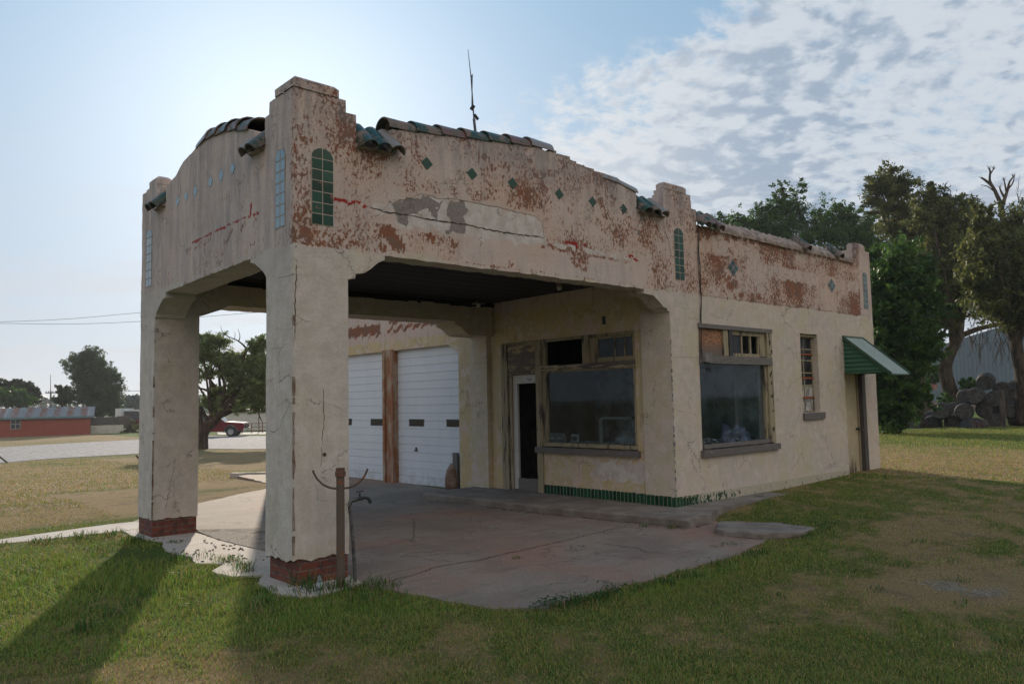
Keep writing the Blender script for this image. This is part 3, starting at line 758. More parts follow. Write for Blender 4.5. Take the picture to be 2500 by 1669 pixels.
crack_mesh('crack', [(.31, 0, 1.9), (.33, 0, 1.6), (.30, 0, 1.30), (.29, 0, 1.15), (.24, 0, .95), (.26, 0, .80), (.36, 0, .78)], (0, -1, 0), .006, pn, CR, .008, 5)
crack_mesh('crack', [(.31, 0, 1.75), (.42, 0, 1.72), (.55, 0, 1.66)], (0, -1, 0), .004, pn, CR, .008, 6)
crack_mesh('crack', [(0, .55, 1.98), (0, .4, 2.0), (0, .3, 1.95), (0, .1, 2.03), (0, .02, 1.98)], (-1, 0, 0), .005, pn, CR, .008, 7)
crack_mesh('crack', [(0, .6, 1.50), (0, .42, 1.46), (0, .3, 1.50), (0, .2, 1.62), (0, .05, 1.75)], (-1, 0, 0), .005, pn, CR, .008, 8)
crack_mesh('crack', [(.05, 4.06, .9), (.2, 4.06, .95), (.3, 4.06, 1.02), (.22, 4.06, .62), (.17, 4.06, .3)], (0, -1, 0), .005, pf, CR, .008, 9)
crack_mesh('crack', [(6.9, 0, 3.32), (8.8, 0, 3.325), (11, 0, 3.33), (13.0, 0, 3.345)], (0, -1, 0), .004, st, CR, .006, 10)
crack_mesh('crack', [(6.07, 0, 2.32), (6.5, 0, 2.335), (6.76, 0, 2.33)], (0, -1, 0), .004, st, CR, .004, 11)
chips(st, 6.062, 0.0, [(.25, 2.6)], 1, 1, 12, simple('flaked_corner_paint', (.10, .11, .15), (.42, .38, .32), 25., .9), .75)
# hole with plaster smear on the near pillar
mb = MB(); mb.tube([(.33, -.002, 1.235), (.33, -.006, 1.235)], .02, 10); mb.build('hose_hole', CR, pn)

# ---- ceiling boards and the canopy roof
mb = MB()
y = .2; rs = random.Random(3)
while y < 4.2:
    w = .133; dz_ = rs.uniform(-.004, .004)
    mb.box(.35, 6.06, y+.004, y+w-.004, 3.555+dz_, 3.60); y += w
mb.build('ceiling_boards', M['boards'], st)
mb = MB(); mb.box(.3, 6.1, .2, 4.3, 3.60, 3.75); mb.build('canopy_roof', M['dark'], st)
# crumbling plaster along the ceiling edges
for nm_, c0, c1, ax in (('x', 1.0, 5.9, 4.055), ('y', .3, 4.1, 6.04)):
    mb = MB(); k = 0; t = c0
    while t < c1:
        L = rs.uniform(.05, .3); h_ = rs.uniform(.01, .05)
        if nm_ == 'x': mb.box(t, t+L, ax-.012, ax+.01, 3.5-h_, 3.552)
        t += L
    if mb.v: mb.build('plaster_edge', M['dark'], st)

# ---- office and garage front: plane X = 6.08 facing the canopy
HO = [(.716, 2.90, .90, 2.78), (2.90, 3.87, .10, 2.78), (5.16, 11.3, -.05, 2.875)]
def spans_office(Y):
    lo, hi = -.05, (4.3 if Y < 4.7 else 5.75); res = [(lo, hi)]
    for y0, y1, z0, z1 in HO:
        if y0 < Y < y1:
            zt = z1 if Y > 5.5 or Y < 5 else z1-max(0, (5.48-Y))*.55
            res = [(lo, z0), (zt, hi)] if z0 > 0 else [(zt, hi)]
    return res
def plate_o(Y0, Y1, mat, nm):
    mb = MB(); us = sorted([t for t in [.28, .716, 2.90, 3.87, 4.7, 5.16, 5.48, 11.3, 13.45] if Y0 < t < Y1]+[Y0, Y1])
    plate(mb, (6.10, 0, 0), (0, 1, 0), (-1, 0, 0), .22, us, spans_office, .06)
    mb.jitter(.004, 4.)
    return paint(mb.build(nm, mat, st, merge=True))
plate_o(.28, 4.7, M['cream'], 'office_front_wall')
plate_o(4.7, 13.45, M['cream'], 'garage_front_wall')
# pilasters under the beams
mb = MB(); mb.gbox(6.06, 6.10, .0, .56, -.05, 3.01, .05, 'xXyYZ'); mb.jitter(.003, 5); paint(mb.build('pilaster', M['stucco'], st, merge=True))
mb = MB(); mb.gbox(6.0, 6.10, 4.18, 4.68, -.05, 2.97, .05, 'xXyYZ'); mb.jitter(.003, 5); paint(mb.build('pilaster', M['cream'], st, merge=True))
# outer shell of the rest
mb = MB()
mb.box(12.9, LE, .28, 13.45, -.05, 4.4); mb.box(6.2, 12.9, 13.25, 13.45, -.05, 5.7); mb.box(6.32, 12.9, 4.7, 4.9, 4.12, 5.7)
mb.build('rear_wall', M['cream'], st)
mb = MB()   # two unseen openings added in roof and ceiling to light the rooms
HR = [(7.6, 8.9, 1.6, 2.9), (9.7, 11.0, .9, 2.4)]
def holed(mb, x0, x1, y0, y1, z0, z1):
    mb.box(x0, 7.6, y0, y1, z0, z1); mb.box(7.6, 8.9, y0, 1.6, z0, z1); mb.box(7.6, 8.9, 2.9, y1, z0, z1)
    mb.box(8.9, 9.7, y0, y1, z0, z1); mb.box(9.7, 11.0, y0, .9, z0, z1); mb.box(9.7, 11.0, 2.4, y1, z0, z1); mb.box(11.0, x1, y0, y1, z0, z1)
holed(mb, 6.32, 12.9, .28, 13.25, 4.0, 4.12); mb.build('flat_roof', M['dark'], st)
# inside of the office
mb = MB(); mb.box(6.32, 12.9, .28, 13.25, -.02, .10); mb.build('interior_floor', M['room_floor'], st)
mb = MB()
mb.box(9.4, 9.5, .28, 1.0, .1, 3.1); mb.box(9.4, 9.5, 1.9, 4.5, .1, 3.1); mb.box(9.4, 9.5, 1.0, 1.9, 2.3, 3.1)
holed(mb, 6.32, 12.9, .28, 4.5, 3.1, 3.16); mb.box(11.2, 11.3, .28, 4.5, .1, 3.1)
mb.box(9.5, 11.2, 2.6, 2.7, .1, 3.1)
mb.build('interior_partition', M['room'], st)
mb = MB(); mb.box(6.32, 12.9, 4.5, 4.62, .1, 3.1); mb.build('interior_partition', simple('doorway_shade_brown', (.05, .042, .036), (.025, .02, .018), 3., .9), st)  # darkened colour paints the deep shade seen through the doorway
mb = MB(); mb.box(9.37, 9.40, .97, 1.03, .1, 2.35); mb.box(9.37, 9.40, 1.87, 1.93, .1, 2.35); mb.box(9.37, 9.40, .97, 1.93, 2.30, 2.37); mb.build('interior_doorway', M['door_white'], st)
mb = MB(); mb.box(8.2, 9.2, 2.2, 2.9, .10, 1.05); mb.box(8.15, 9.25, 2.15, 2.95, 1.05, 1.10); mb.build('counter', M['room'], st)

# ---- foot tiles
def cov_side(b, P, x, y, z):
    n = b.noise(b.mp(P, (1.5, 1, .7)), 11., 7, .72)
    t = b.m('SUBTRACT', b.mr(x, 6.06, 6.75, .66, .50), b.m('MULTIPLY', b.ss(x, 7.0, 8.4), .10))
    topf = b.m('MULTIPLY', b.ss(z, .2, .27), .10)
    return b.ss(b.m('ADD', n, topf), t, b.m('ADD', t, .02))
def cov_front(b, P, x, y, z):
    n = b.noise(b.mp(P, (1, 1.5, .7)), 12., 7, .72)
    return b.ss(b.m('ADD', n, b.m('MULTIPLY', b.ss(z, .22, .275), .16)), .70, .72)
M['skirt_s'] = gridtile('green_foot_tile_side', 'x', .075, .6, 6.06, -.2, green=(.006, .045, .02), joint=(.27, .28, .22), wear=2., jw=.045, cover=cov_side)
M['skirt_f'] = gridtile('green_foot_tile_front', 'y', .078, .6, .0, -.2, green=(.006, .045, .02), joint=(.27, .28, .22), wear=2., jw=.045, cover=cov_front)
mb = MB(); mb.box(6.055, 11.68, -.008, .002, -.05, .262); mb.build('foot_tiles', M['skirt_s'], st)
mb = MB(); mb.box(6.052, 6.062, .001, .56, -.05, .268); mb.box(6.092, 6.102, .56, 2.90, -.05, .268); mb.build('foot_tiles', M['skirt_f'], st)

# ---- arched tile panels and diamonds let into the walls
def arch_panel(axis, c, w, z0, z1, mat, pos):
    mb = MB(); pts = [(-w/2, z0), (w/2, z0)]
    r = w/2; zc = z1-r*.9
    for k in range(13):
        a = math.pi*k/12; pts.append((r*math.cos(a), zc+r*.9*math.sin(a)))
    n = len(pts); d0, d1 = pos-.006, pos+.01
    if axis == 'x': vs = [(c+u, d0, v) for u, v in pts]+[(c+u, d1, v) for u, v in pts]
    else: vs = [(d0, c-u, v) for u, v in pts]+[(d1, c-u, v) for u, v in pts]
    mb.add(vs, [tuple(range(n))]+[(i, n+i, n+(i+1) % n, (i+1) % n) for i in range(n)])
    return mb.build('arched_tile_panel', mat, st)
def ap(axis, c, w, z0, z1, pos, ior, wear, nm, joint=(.36, .30, .24)):
    tw = w/2; th = (z1-z0)/7; jw = .045 if axis == 'x' else .10
    return arch_panel(axis, c, w, z0, z1, gridtile(nm, axis, tw, th, c, z0, wear=wear, jw=jw, ior=ior, joint=joint), pos)
ap('x', .314, .245, 3.525, 4.315, 0, 1.38, .60, 'panel_tiles_a')
ap('x', 6.345, .235, 3.505, 4.305, 0, 1.38, .64, 'panel_tiles_b')
ap('x', 12.83, .21, 3.475, 4.24, 0, 1.5, .72, 'panel_tiles_c')
ap('y', .282, .215, 3.51, 4.315, 0, 3.0, .69, 'panel_tiles_d', (.12, .11, .10))
ap('y', 4.318, .215, 3.40, 4.205, 0, 3.0, .72, 'panel_tiles_e', (.12, .11, .10))
M['diamond'] = gridtile('plain_green_tile', 'x', 5., 5., -20., -20., jw=.0001, wear=.78, ior=1.38)
M['diamond_f'] = gridtile('plain_green_tile_front', 'y', 5., 5., -20., -20., jw=.0001, wear=.66, ior=3.0)
def diamond(axis, c, z, s, mat, pos, name='diamond_tile', h=None):
    h = h or s; mb = MB(); q = [(-s, 0), (0, -h), (s, 0), (0, h)]; d0, d1 = pos-.005, pos+.01
    if axis == 'x': vs = [(c+u, d0, z+v) for u, v in q]+[(c+u, d1, z+v) for u, v in q]
    else: vs = [(d0, c-u, z+v) for u, v in q]+[(d1, c-u, z+v) for u, v in q]
    mb.add(vs, [(0, 1, 2, 3)]+[(i, 4+i, 4+(i+1) % 4, (i+1) % 4) for i in range(4)])
    return mb.build(name, mat, st)
for u in (3.337-1.062-.657, 3.337-1.062, 3.337-.413, 3.337+.413, 3.337+1.062, 3.337+1.062+.657):
    diamond('x', u, 4.412, .082, M['diamond'], 0, h=.075)
for u in (1.477, 1.80, 2.118, 2.599, 2.912, 3.218):
    diamond('y', u, 4.40-.012*(u-1.477), .066, M['diamond_f'], 0, h=.072)
for u in (7.834, 11.325):
    mt = gridtile('diamond_of_tiles', 'x', .165, .145, u, 3.843, diag=True, jw=.05, wear=.60, wearcol=(.24, .04, .03), green=(.02, .06, .065), ior=1.4)
    diamond('x', u, 3.843, .165, mt, 0, 'diamond_tile_panel', .145)

# ---- clay roof tiles: half-round shells
def shell(p0, p1, r0, r1, th=.014, seg=10, arc=math.pi, up=(0, 0, 1)):
    mb = MB(); p0, p1 = np.array(p0, float), np.array(p1, float)
    t = p1-p0; t /= np.linalg.norm(t); up = np.array(up, float); s = np.cross(t, up); s /= np.linalg.norm(s); u = np.cross(s, t)
    vs = []
    for p, r in ((p0, r0), (p1, r1)):
        for rr in (r, r-th):
            for k in range(seg+1):
                a = (math.pi-arc)/2+arc*k/seg
                vs.append(p+s*math.cos(a)*rr+u*math.sin(a)*rr)
    n = seg+1; fs = []
    for k in range(seg):
        fs += [(k, k+1, 2*n+k+1, 2*n+k), (n+k, 3*n+k, 3*n+k+1, n+k+1), (k, n+k, n+k+1, k+1), (2*n+k, 2*n+k+1, 3*n+k+1, 3*n+k)]
    fs += [(0, 2*n, 3*n, n), (seg, n+seg, 3*n+seg, 2*n+seg)]
    mb.add(vs, fs); return mb
def rtile(p0, p1, r0=.105, r1=.095, mat='rooftile', **k):
    return shell(p0, p1, r0, r1, **k).build('roof_tile', M[mat], st, autosm=40)
rs = random.Random(11)
def low_row(axis, us_, mats):
    for u, mt in zip(us_, mats):
        e = rs.uniform(-.012, .012)
        if axis == 'x': rtile((u+e, -.12, 4.385+e), (u, .17, 4.65+e), .104, .092, mt)
        else: rtile((-.11, u+e, 4.385+e), (.17, u, 4.64+e), .100, .090, mt)
low_row('x', [.80, .97, 1.13], ['rooftile', 'rooftile', 'rooftile_grey'])
low_row('x', [5.46, 5.64, 5.83], ['rooftile', 'rooftile', 'rooftile_grey'])
low_row('y', [.73, .89], ['rooftile', 'rooftile_grey'])
low_row('y', [3.78, 3.95], ['rooftile', 'rooftile'])
low_row('x', [6.93, 7.11, 7.32], ['rooftile', 'rooftile', 'rooftile_red'])
low_row('x', [10.20, 11.52], ['rooftile', 'rooftile'])
# troughs between the low tiles
def bedding(axis, u0, u1):
    mb = MB(); n = 3
    P = (lambda u, d, z: (u, d, z)) if axis == 'x' else (lambda u, d, z: (d, u, z))
    vs = [P(u0, -.05, 4.42), P(u1, -.05, 4.42), P(u1, .17, 4.60), P(u0, .17, 4.60), P(u0, -.0, 4.40), P(u1, -.0, 4.40), P(u1, .28, 4.42), P(u0, .28, 4.42)]
    mb.add(vs, [(0, 1, 2, 3), (0, 4, 5, 1), (1, 5, 6, 2), (2, 6, 7, 3), (3, 7, 4, 0)])
    mb.build('tile_bedding', M['mortar'], st)
bedding('x', .71, 1.16); bedding('x', 5.36, 5.98); bedding('y', .66, .97); bedding('y', 3.68, 4.03)
# ridge tiles on the rising left half of the side gable
gz = pw([(1.16, 4.715), (3.5, 4.985)])
xs_ = np.linspace(1.12, 3.62, 8)
for i in range(7):
    x0, x1 = xs_[i]-.0, xs_[i+1]+.05
    lift = .028
    rtile((x0, .13, gz(x0)-.035+lift), (x1, .13, gz(x1)-.055+lift), .158, .140, ['rooftile', 'rooftile', 'rooftile_red', 'rooftile', 'rooftile', 'rooftile_red', 'rooftile_grey'][i], arc=math.pi*.96)
for x0, x1, z0, z1 in ((4.62, 4.98, 4.80, 4.775), (4.99, 5.37, 4.775, 4.70)):
    rtile((x1, .13, z1-.045), (x0, .13, z0-.045), .158, .145, 'rooftile_grey', arc=math.pi*.85)
# ridge tiles on the canopy front gable
fz = pw([(.97, 4.71), (1.2, 4.80), (1.75, 4.925), (2.32, 4.98), (2.55, 4.95)])
ys_ = np.linspace(1.06, 2.54, 6)
for i in range(5):
    y0, y1 = ys_[i], ys_[i+1]+.05
    rtile((.15, y0, fz(y0)-.03), (.15, y1, fz(y1)-.05), .185, .165, ['rooftile', 'rooftile_red', 'rooftile', 'rooftile', 'rooftile_grey'][i], arc=math.pi*.96)
# mortar left where tiles have gone: stubs along the falling half, and the row of ridges on the office wall
mb = MB()
x = 3.6
while x < 4.6:
    L = rs.uniform(.12, .3); z = pw([(3.6, 4.945), (4.57, 4.815)])(x)
    mb.gbox(x, x+L, .01, .26, z-.02, z+rs.uniform(.01, .045), .05, 'xXyYZ'); x += L+rs.uniform(0, .02)
mb.jitter(.012, 9.); mb.build('mortar_ridge', M['mortar'], st)
mb = MB(); x = 7.5; k = 0
mb.gbox(7.42, 12.45, .02, .28, 4.40, 4.44, .08, 'xXyYZ')
while x < 12.35:
    r_ = .094+rs.uniform(-.012, .010); e = rs.uniform(-.02, .02)
    seg = 7; st_ = 6; vs = []
    for i in range(st_+1):
        t = i/st_; y_ = -.05+e*.5+t*.24; zc = 4.375+t*.20+e*.4
        for k2 in range(seg+1):
            a = math.pi*k2/seg; rr = r_*(.86 if i == 0 else 1-.15*t)
            vs.append((x+rr*math.cos(a), y_, zc+rr*math.sin(a)*.95))
    fs = [(i*(seg+1)+k2, i*(seg+1)+k2+1, (i+1)*(seg+1)+k2+1, (i+1)*(seg+1)+k2) for i in range(st_) for k2 in range(seg)]
    fs.append(tuple(range(seg+1))[::-1]); mb.add(vs, fs); x += .188+rs.uniform(-.008, .008)
mb.jitter(.008, 13.); mb.build('mortar_ridge', M['mortar'], st, merge=False)
# ================================================================ windows and doors
def S_box(mb, x0, x1, z0, z1, y0, y1): mb.box(x0, x1, y0, y1, z0, z1)
def O_box(mb, y0, y1, z0, z1, x0, x1): mb.box(x0, x1, y0, y1, z0, z1)
# --- big side window
mb = MB()
S_box(mb, 8.77, 8.93, .93, 2.80, -.022, .06); S_box(mb, 8.70, 8.768, .99, 2.24, .01, .07)
S_box(mb, 6.775, 6.80, .99, 2.24, .02, .07); S_box(mb, 6.775, 6.82, 2.38, 2.80, .02, .08)
S_box(mb, 8.59, 8.768, 2.39, 2.80, .015, .07)
w1 = mb.build('window', M['frame_cream'], st); w1['label'] = 'wide side window with plywood over one upper light'
for bx in ((6.765, 8.95, 2.80, 2.868, -.03, .10), (6.765, 8.90, 2.245, 2.305, -.040, .08), (6.80, 8.90, 2.307, 2.375, -.028, .08), (6.80, 8.80, .925, .985, -.012, .09)):
    mb = MB(); mb.gbox(bx[0], bx[1], bx[4], bx[5], bx[2], bx[3], .06, 'xXyYZz'); mb.jitter(.004, 9.); mb.build('window_rail', M['frame_horiz'], w1)
mb = MB(); S_box(mb, 6.82, 7.46, 2.385, 2.795, .03, .05); mb.build('plywood_board', M['plywood'], w1)
mb = MB(); S_box(mb, 7.46, 7.60, 2.38, 2.80, -.005, .06); mb.build('mullion', M['frame_cream'], w1)
mb = MB(); S_box(mb, 7.605, 7.70, 2.38, 2.80, -.02, .04); mb.build('mullion', M['black_metal'], w1)
mb = MB()
for x in (7.72, 8.04, 8.31, 8.56): S_box(mb, x, x+.035, 2.43, 2.73, .03, .06)
S_box(mb, 7.70, 8.59, 2.376, 2.43, .02, .06); S_box(mb, 7.70, 8.59, 2.73, 2.80, .02, .06)
mb.build('muntin', M['frame_cream'], w1)
mb = MB(); S_box(mb, 7.75, 8.04, 2.43, 2.73, .045, .05); mb.build('pane', M['glass_dirty'], w1)
mb = MB(); S_box(mb, 6.80, 8.70, .985, 2.245, .048, .053); mb.build('pane', M['glass'], w1)
mb = MB(); mb.gbox(6.725, 9.02, -.06, .06, .805, .905, .06, 'xXyYZz'); mb.jitter(.006, 7); mb.build('window_sill', M['sill'], w1)
# loose flaking strips
rs = random.Random(4)
def flakes(x0, x1, z0, z1, n, parent, plane='s', off=-.03):
    mb = MB()
    for i in range(n):
        x = rs.uniform(x0, x1); z = rs.uniform(z0, z1); L = rs.uniform(.02, .08); w = rs.uniform(.004, .011)
        a = rs.uniform(-.25, .25); 
        if plane == 's': mb.add([(x, off, z), (x+w, off-.012, z), (x+w+a*L, off-.018, z+L), (x+a*L, off, z+L)], [(0, 1, 2, 3)])
        else: mb.add([(off, x, z), (off-.012, x+w, z), (off-.018, x+w+a*L, z+L), (off, x+a*L, z+L)], [(3, 2, 1, 0)])
    return tag(mb.build('flaking_paint', M['crackdark'], parent), kind='stuff')
flakes(8.80, 8.90, .95, 2.75, 12, w1)
# --- narrow steel window
mb = MB(); Y0, Y1 = .115, .14
for x in (9.98, 10.27, 10.60): S_box(mb, x, x+.025, 1.44, 2.80, Y0, Y1)
for z in (1.41, 1.89, 2.12, 2.35, 2.56, 2.775): S_box(mb, 9.975, 10.625, z, z+.022, Y0-.002, Y1)
w2 = mb.build('window', M['frame_cream'], st); w2['label'] = 'narrow steel window with rusty bars'
orr = simple('orange_rust', (.30, .075, .025), (.18, .06, .03), 18., .9)
for z in (2.46, 2.02, 1.66):
    mb = MB(); S_box(mb, 9.975, 10.625, z, z+.03, Y0-.012, Y0-.003); mb.build('window_bar', orr, w2)
mb = MB(); S_box(mb, 9.99, 10.62, 1.93, 2.775, .125, .129); mb.build('pane', M['glass_dirty'], w2)
mb = MB(); S_box(mb, 9.99, 10.62, 1.43, 1.89, .125, .129); mb.build('pane', simple('white_painted_pane', (.40, .40, .38), (.16, .15, .14), 7., .5), w2)
mb = MB(); S_box(mb, 9.97, 10.63, 2.798, 2.85, .05, .14); mb.build('window_head', M['frame_cream'], w2)
mb = MB(); mb.gbox(9.94, 10.73, -.045, .11, 1.27, 1.395, .06, 'xXyYZz'); mb.jitter(.006, 7); mb.build('window_sill', M['sill'], w2)
# --- side door
mb = MB(); S_box(mb, 11.68, 12.37, .05, 2.12, .10, .14)
d1 = mb.build('door', simple('cream_painted_door', (.40, .335, .215), (.34, .29, .19), 3., .7), st); d1['label'] = 'plain cream side door under the awning, rotten at the foot'
mb = MB(); S_box(mb, 12.375, 12.42, .05, 2.13, .07, .16); S_box(mb, 11.68, 12.56, 2.122, 2.16, .02, .16); mb.build('door_frame', M['frame_cream'], d1)
mb = MB(); S_box(mb, 12.42, 12.57, .05, 2.15, -.01, .16); mb.build('door_frame', peeling_wood('rotten_grey_post', (.33, .27, .17), (.085, .075, .07), .85), d1)
mb = MB()
for i in range(16):
    x = 11.72+i*.036+rs.uniform(-.01, .01); h_ = rs.uniform(.12, .55)*(1-.3*abs(i-6)/8)
    mb.add([(x, .097, .05), (x+.04, .097, .05), (x+.022, .097, .05+h_)], [(0, 1, 2)])
S_box(mb, 11.70, 12.34, .05, .16, .094, .099); mb.build('rotten_foot', peeling_wood('rotten_wood', (.12, .085, .06), (.05, .04, .035), .6), d1)
mb = MB(); mb.tube([(12.30, .10, 1.02), (12.30, .05, 1.02)], .02, 8); mb.tube([(12.30, .055, 1.02), (12.30, .035, 1.02)], .032, 8); mb.build('door_knob', M['black_metal'], d1)
mb = MB(); S_box(mb, 11.76, 11.86, 1.74, 1.82, .092, .099); mb.build('notice', simple('white_paper', (.6, .6, .58), None, 9, .8), d1)
# --- awning
AW = awning_x0, awning_x1 = 11.69, 12.57
aw_y, aw_z0, aw_z1 = -.84, 2.12, 2.84
mb = MB(); n = 96; vs = []
for i in range(n+1):
    x = awning_x0+(awning_x1-awning_x0)*i/n
    o_ = .012*math.sin(i/n*math.pi*2*14)
    vs += [(x, .0, aw_z1+.012+o_), (x, aw_y-.05, aw_z0-.03+o_)]
mb.add(vs, [(2*i, 2*i+1, 2*i+3, 2*i+2) for i in range(n)])
k = len(mb.v); mb.add([(a_, b_, c_-.006) for a_, b_, c_ in vs], [(2*i+2, 2*i+3, 2*i+1, 2*i) for i in range(n)])
awn = mb.build('awning', M['awning_top'], st, smooth=True); awn['label'] = 'green corrugated iron awning over the side door'
def side_panel(x, outsgn):
    mb = MB(); rows = 70; vs = []; fs = []
    for j in range(rows+1):
        z = aw_z0+(aw_z1-aw_z0)*j/rows; o_ = .011*math.sin(j/rows*math.pi*2*8.5)
        yy = aw_y*(1-j/rows)
        for q in range(2): vs.append((x+o_*outsgn, yy*(1-q), z))
    fs = [(2*j, 2*j+1, 2*j+3, 2*j+2) for j in range(rows)]
    mb.add(vs, fs); k = len(mb.v); mb.add([(a_+.005, b_, c_) for a_, b_, c_ in vs], [f[::-1] for f in fs])
    return mb.build('side_panel', M['awning'], awn, smooth=True)
side_panel(11.70, 1); side_panel(12.55, 1)
mb = MB()
for x in (11.675, 12.565):
    mb.obox((x, aw_y/2-.03, (aw_z0+aw_z1)/2-.01), (.014, 0, 0), (0, aw_y/2-.03, (aw_z0-aw_z1)/2-.02), (0, .014, -.022))
mb.obox((12.13, aw_y-.025, aw_z0-.035), (.44, 0, 0), (0, .015, 0), (0, 0, .015))
mb.obox((12.12, -.012, aw_z1+.02), (.46, 0, 0), (0, .012, 0), (0, 0, .014))
mb.build('awning_frame', simple('dark_green_paint', (.03, .09, .055), (.05, .07, .05), 9, .6), awn)
# --- office front window
XO = 6.10
mb = MB()
O_box(mb, 2.80, 2.935, .12, 2.775, XO-.03, XO+.08); O_box(mb, .716, .76, 1.0, 2.75, XO, XO+.08)
O_box(mb, 1.67, 1.825, 2.32, 2.745, XO-.01, XO+.07); O_box(mb, .716, 2.80, 2.735, 2.785, XO-.012, XO+.08)
O_box(mb, 2.70, 2.80, .995, 2.21, XO, XO+.07); O_box(mb, .716, 2.80, .93, .992, XO-.008, XO+.08)
O_box(mb, 2.72, 2.80, 2.32, 2.735, XO+.01, XO+.07); O_box(mb, .716, 2.72, 2.195, 2.222, XO-.004, XO+.06)
w3 = mb.build('window', M['frame_cream'], st); w3['label'] = 'wide front office window beside the open doorway'
mb = MB(); O_box(mb, .716, 2.80, 2.224, 2.318, XO-.035, XO+.075); mb.jitter(.003, 9); mb.build('window_rail', peeling_wood('half_peeled_rail', (.40, .34, .24), (.12, .105, .10), .62, (.1, .1, 1)), w3)
mb = MB()
for y0, y1, z0, z1 in ((1.50, 1.67, 2.322, 2.732), (.765, 1.50, 2.322, 2.395), (.765, 1.50, 2.70, 2.732)): O_box(mb, y0, y1, z0, z1, XO+.015, XO+.06)
for y_ in (1.13, .93): O_box(mb, y_, y_+.022, 2.397, 2.70, XO+.02, XO+.05)
mb.build('muntin', M['frame_cream'], w3)
mb = MB(); O_box(mb, .765, 1.50, 2.395, 2.70, XO+.032, XO+.036); mb.build('pane', M['glass_dirty'], w3)
mb = MB(); O_box(mb, .76, 2.70, .992, 2.20, XO+.04, XO+.045); mb.build('pane', M['glass'], w3)
mb = MB(); mb.gbox(XO-.075, XO+.06, .665, 2.95, .815, .912, .06, 'xXyYZz'); mb.jitter(.006, 7); mb.build('window_sill', M['sill'], w3)

# --- front doorway
mb = MB()
O_box(mb, 3.60, 3.66, .12, 2.20, XO-.0, XO+.10); O_box(mb, 3.70, 3.775, .12, 2.775, XO-.02, XO+.10); O_box(mb, 3.79, 3.87, .1, 2.775, XO-.015, XO+.10); O_box(mb, 3.66, 3.70, .12, 2.2, XO+.02, XO+.1)
fr = mb.build('door_frame', M['frame_cream'], st); fr['label'] = 'peeling cream frame round the front doorway'
mb = MB(); O_box(mb, 2.935, 3.70, 2.225, 2.77, XO+.0, XO+.06); O_box(mb, 2.935, 3.72, 2.19, 2.222, XO-.03, XO+.06); mb.build('transom_board', M['panel_peel'], fr)
mb = MB()
O_box(mb, 3.485, 3.60, .14, 2.185, XO+.03, XO+.075); O_box(mb, 2.94, 3.485, 2.03, 2.185, XO+.03, XO+.075); O_box(mb, 2.94, 2.975, .14, 2.03, XO+.05, XO+.075)
d2 = mb.build('door', M['door_white'], st); d2['label'] = 'white glazed front door with its glass gone'
mb = MB(); mb.gbox(XO+.02, XO+.08, 2.94, 3.485, .125, .335, .06, 'xXyYZz'); mb.jitter(.01, 6); mb.build('kick_rail', M['frame_horiz'], d2)
mb = MB(); O_box(mb, 3.02, 3.27, 2.055, 2.135, XO+.020, XO+.028); sg = mb.build('men_sign', simple('white_enamel', (.55, .58, .58), (.48, .5, .5), 9, .4), d2)
def text(s, size, loc, rot, mat, parent, ext=.001, name='lettering'):
    cu = bpy.data.curves.new(name, 'FONT'); cu.body = s; cu.size = size; cu.extrude = ext; cu.align_x = 'CENTER'; cu.align_y = 'CENTER'
    o = bpy.data.objects.new(name, cu); sc.collection.objects.link(o); o.location = loc; o.rotation_euler = rot; o.data.materials.append(mat)
    me = bpy.data.meshes.new_from_object(o); bpy.data.objects.remove(o)
    o = bpy.data.objects.new(name, me); sc.collection.objects.link(o); o.location = loc; o.rotation_euler = rot
    if parent: o.parent = parent
    return o
blue = simple('blue_enamel', (.04, .09, .16), None, 9, .5)
text('MEN', .075, (XO+.018, 3.145, 2.095), (R(90), 0, R(-90)), blue, sg)
mb = MB(); O_box(mb, 2.55, 3.0, 0, 0, 0, 0) if False else None
mb = MB(); mb.gbox(6.14, 6.5, 2.95, 3.5, .10, .14, .1, 'xXyYZz'); mb.build('threshold', M['concrete_old'], fr)
# --- garage doors
def gdoor(y0, y1, wins, name='garage_door'):
    mb = MB(); z = 0.0; X0 = 6.20; prof = []
    while z < 2.90:
        prof += [(0, z), (0, z+.145), (.012, z+.150), (.012, z+.163)]; z += .168
    prof = [(d, min(zz, 2.95)) for d, zz in prof]
    vs = []; n = len(prof)
    for y in (y0, y1): vs += [(X0+d, y, zz) for d, zz in prof]
    mb.add(vs, [(i, i+1, n+i+1, n+i) for i in range(n-1)]); mb.box(X0+.02, X0+.05, y0, y1, 0, 2.95)
    o = mb.build(name, M['garage_white'], st)
    for a, c in wins:
        f = MB(); O_box(f, a, c, 1.225, 1.375, X0-.006, X0+.015); fo = f.build('window_frame', M['black_metal'], o)
        f = MB(); O_box(f, a+.03, c-.03, 1.25, 1.35, X0-.009, X0-.005); f.build('pane', simple('garage_pane', (.02, .02, .022), None, 5, .12, .05), fo)
    h = MB(); O_box(h, (y0+y1)/2-.06+.45, (y0+y1)/2+.06+.45, .70, .72, X0-.03, X0-.02); O_box(h, (y0+y1)/2+.44, (y0+y1)/2+.46, .70, .78, X0-.03, X0); h.build('handle', M['black_metal'], o)
    return o
g1_ = gdoor(5.16, 7.45, [(5.12, 5.70), (6.48, 7.02)]); g1_['label'] = 'white ribbed garage door next to the office'
g2_ = gdoor(7.83, 11.2, [(8.0, 8.56), (9.4, 9.96)]); g2_['label'] = 'white ribbed garage door farther from the office'
mb = MB(); mb.box(6.05, 6.24, 7.44, 7.49, -.02, 2.9); mb.box(6.05, 6.24, 7.76, 7.84, -.02, 2.9); mb.box(6.10, 6.13, 7.49, 7.76, -.02, 2.9)
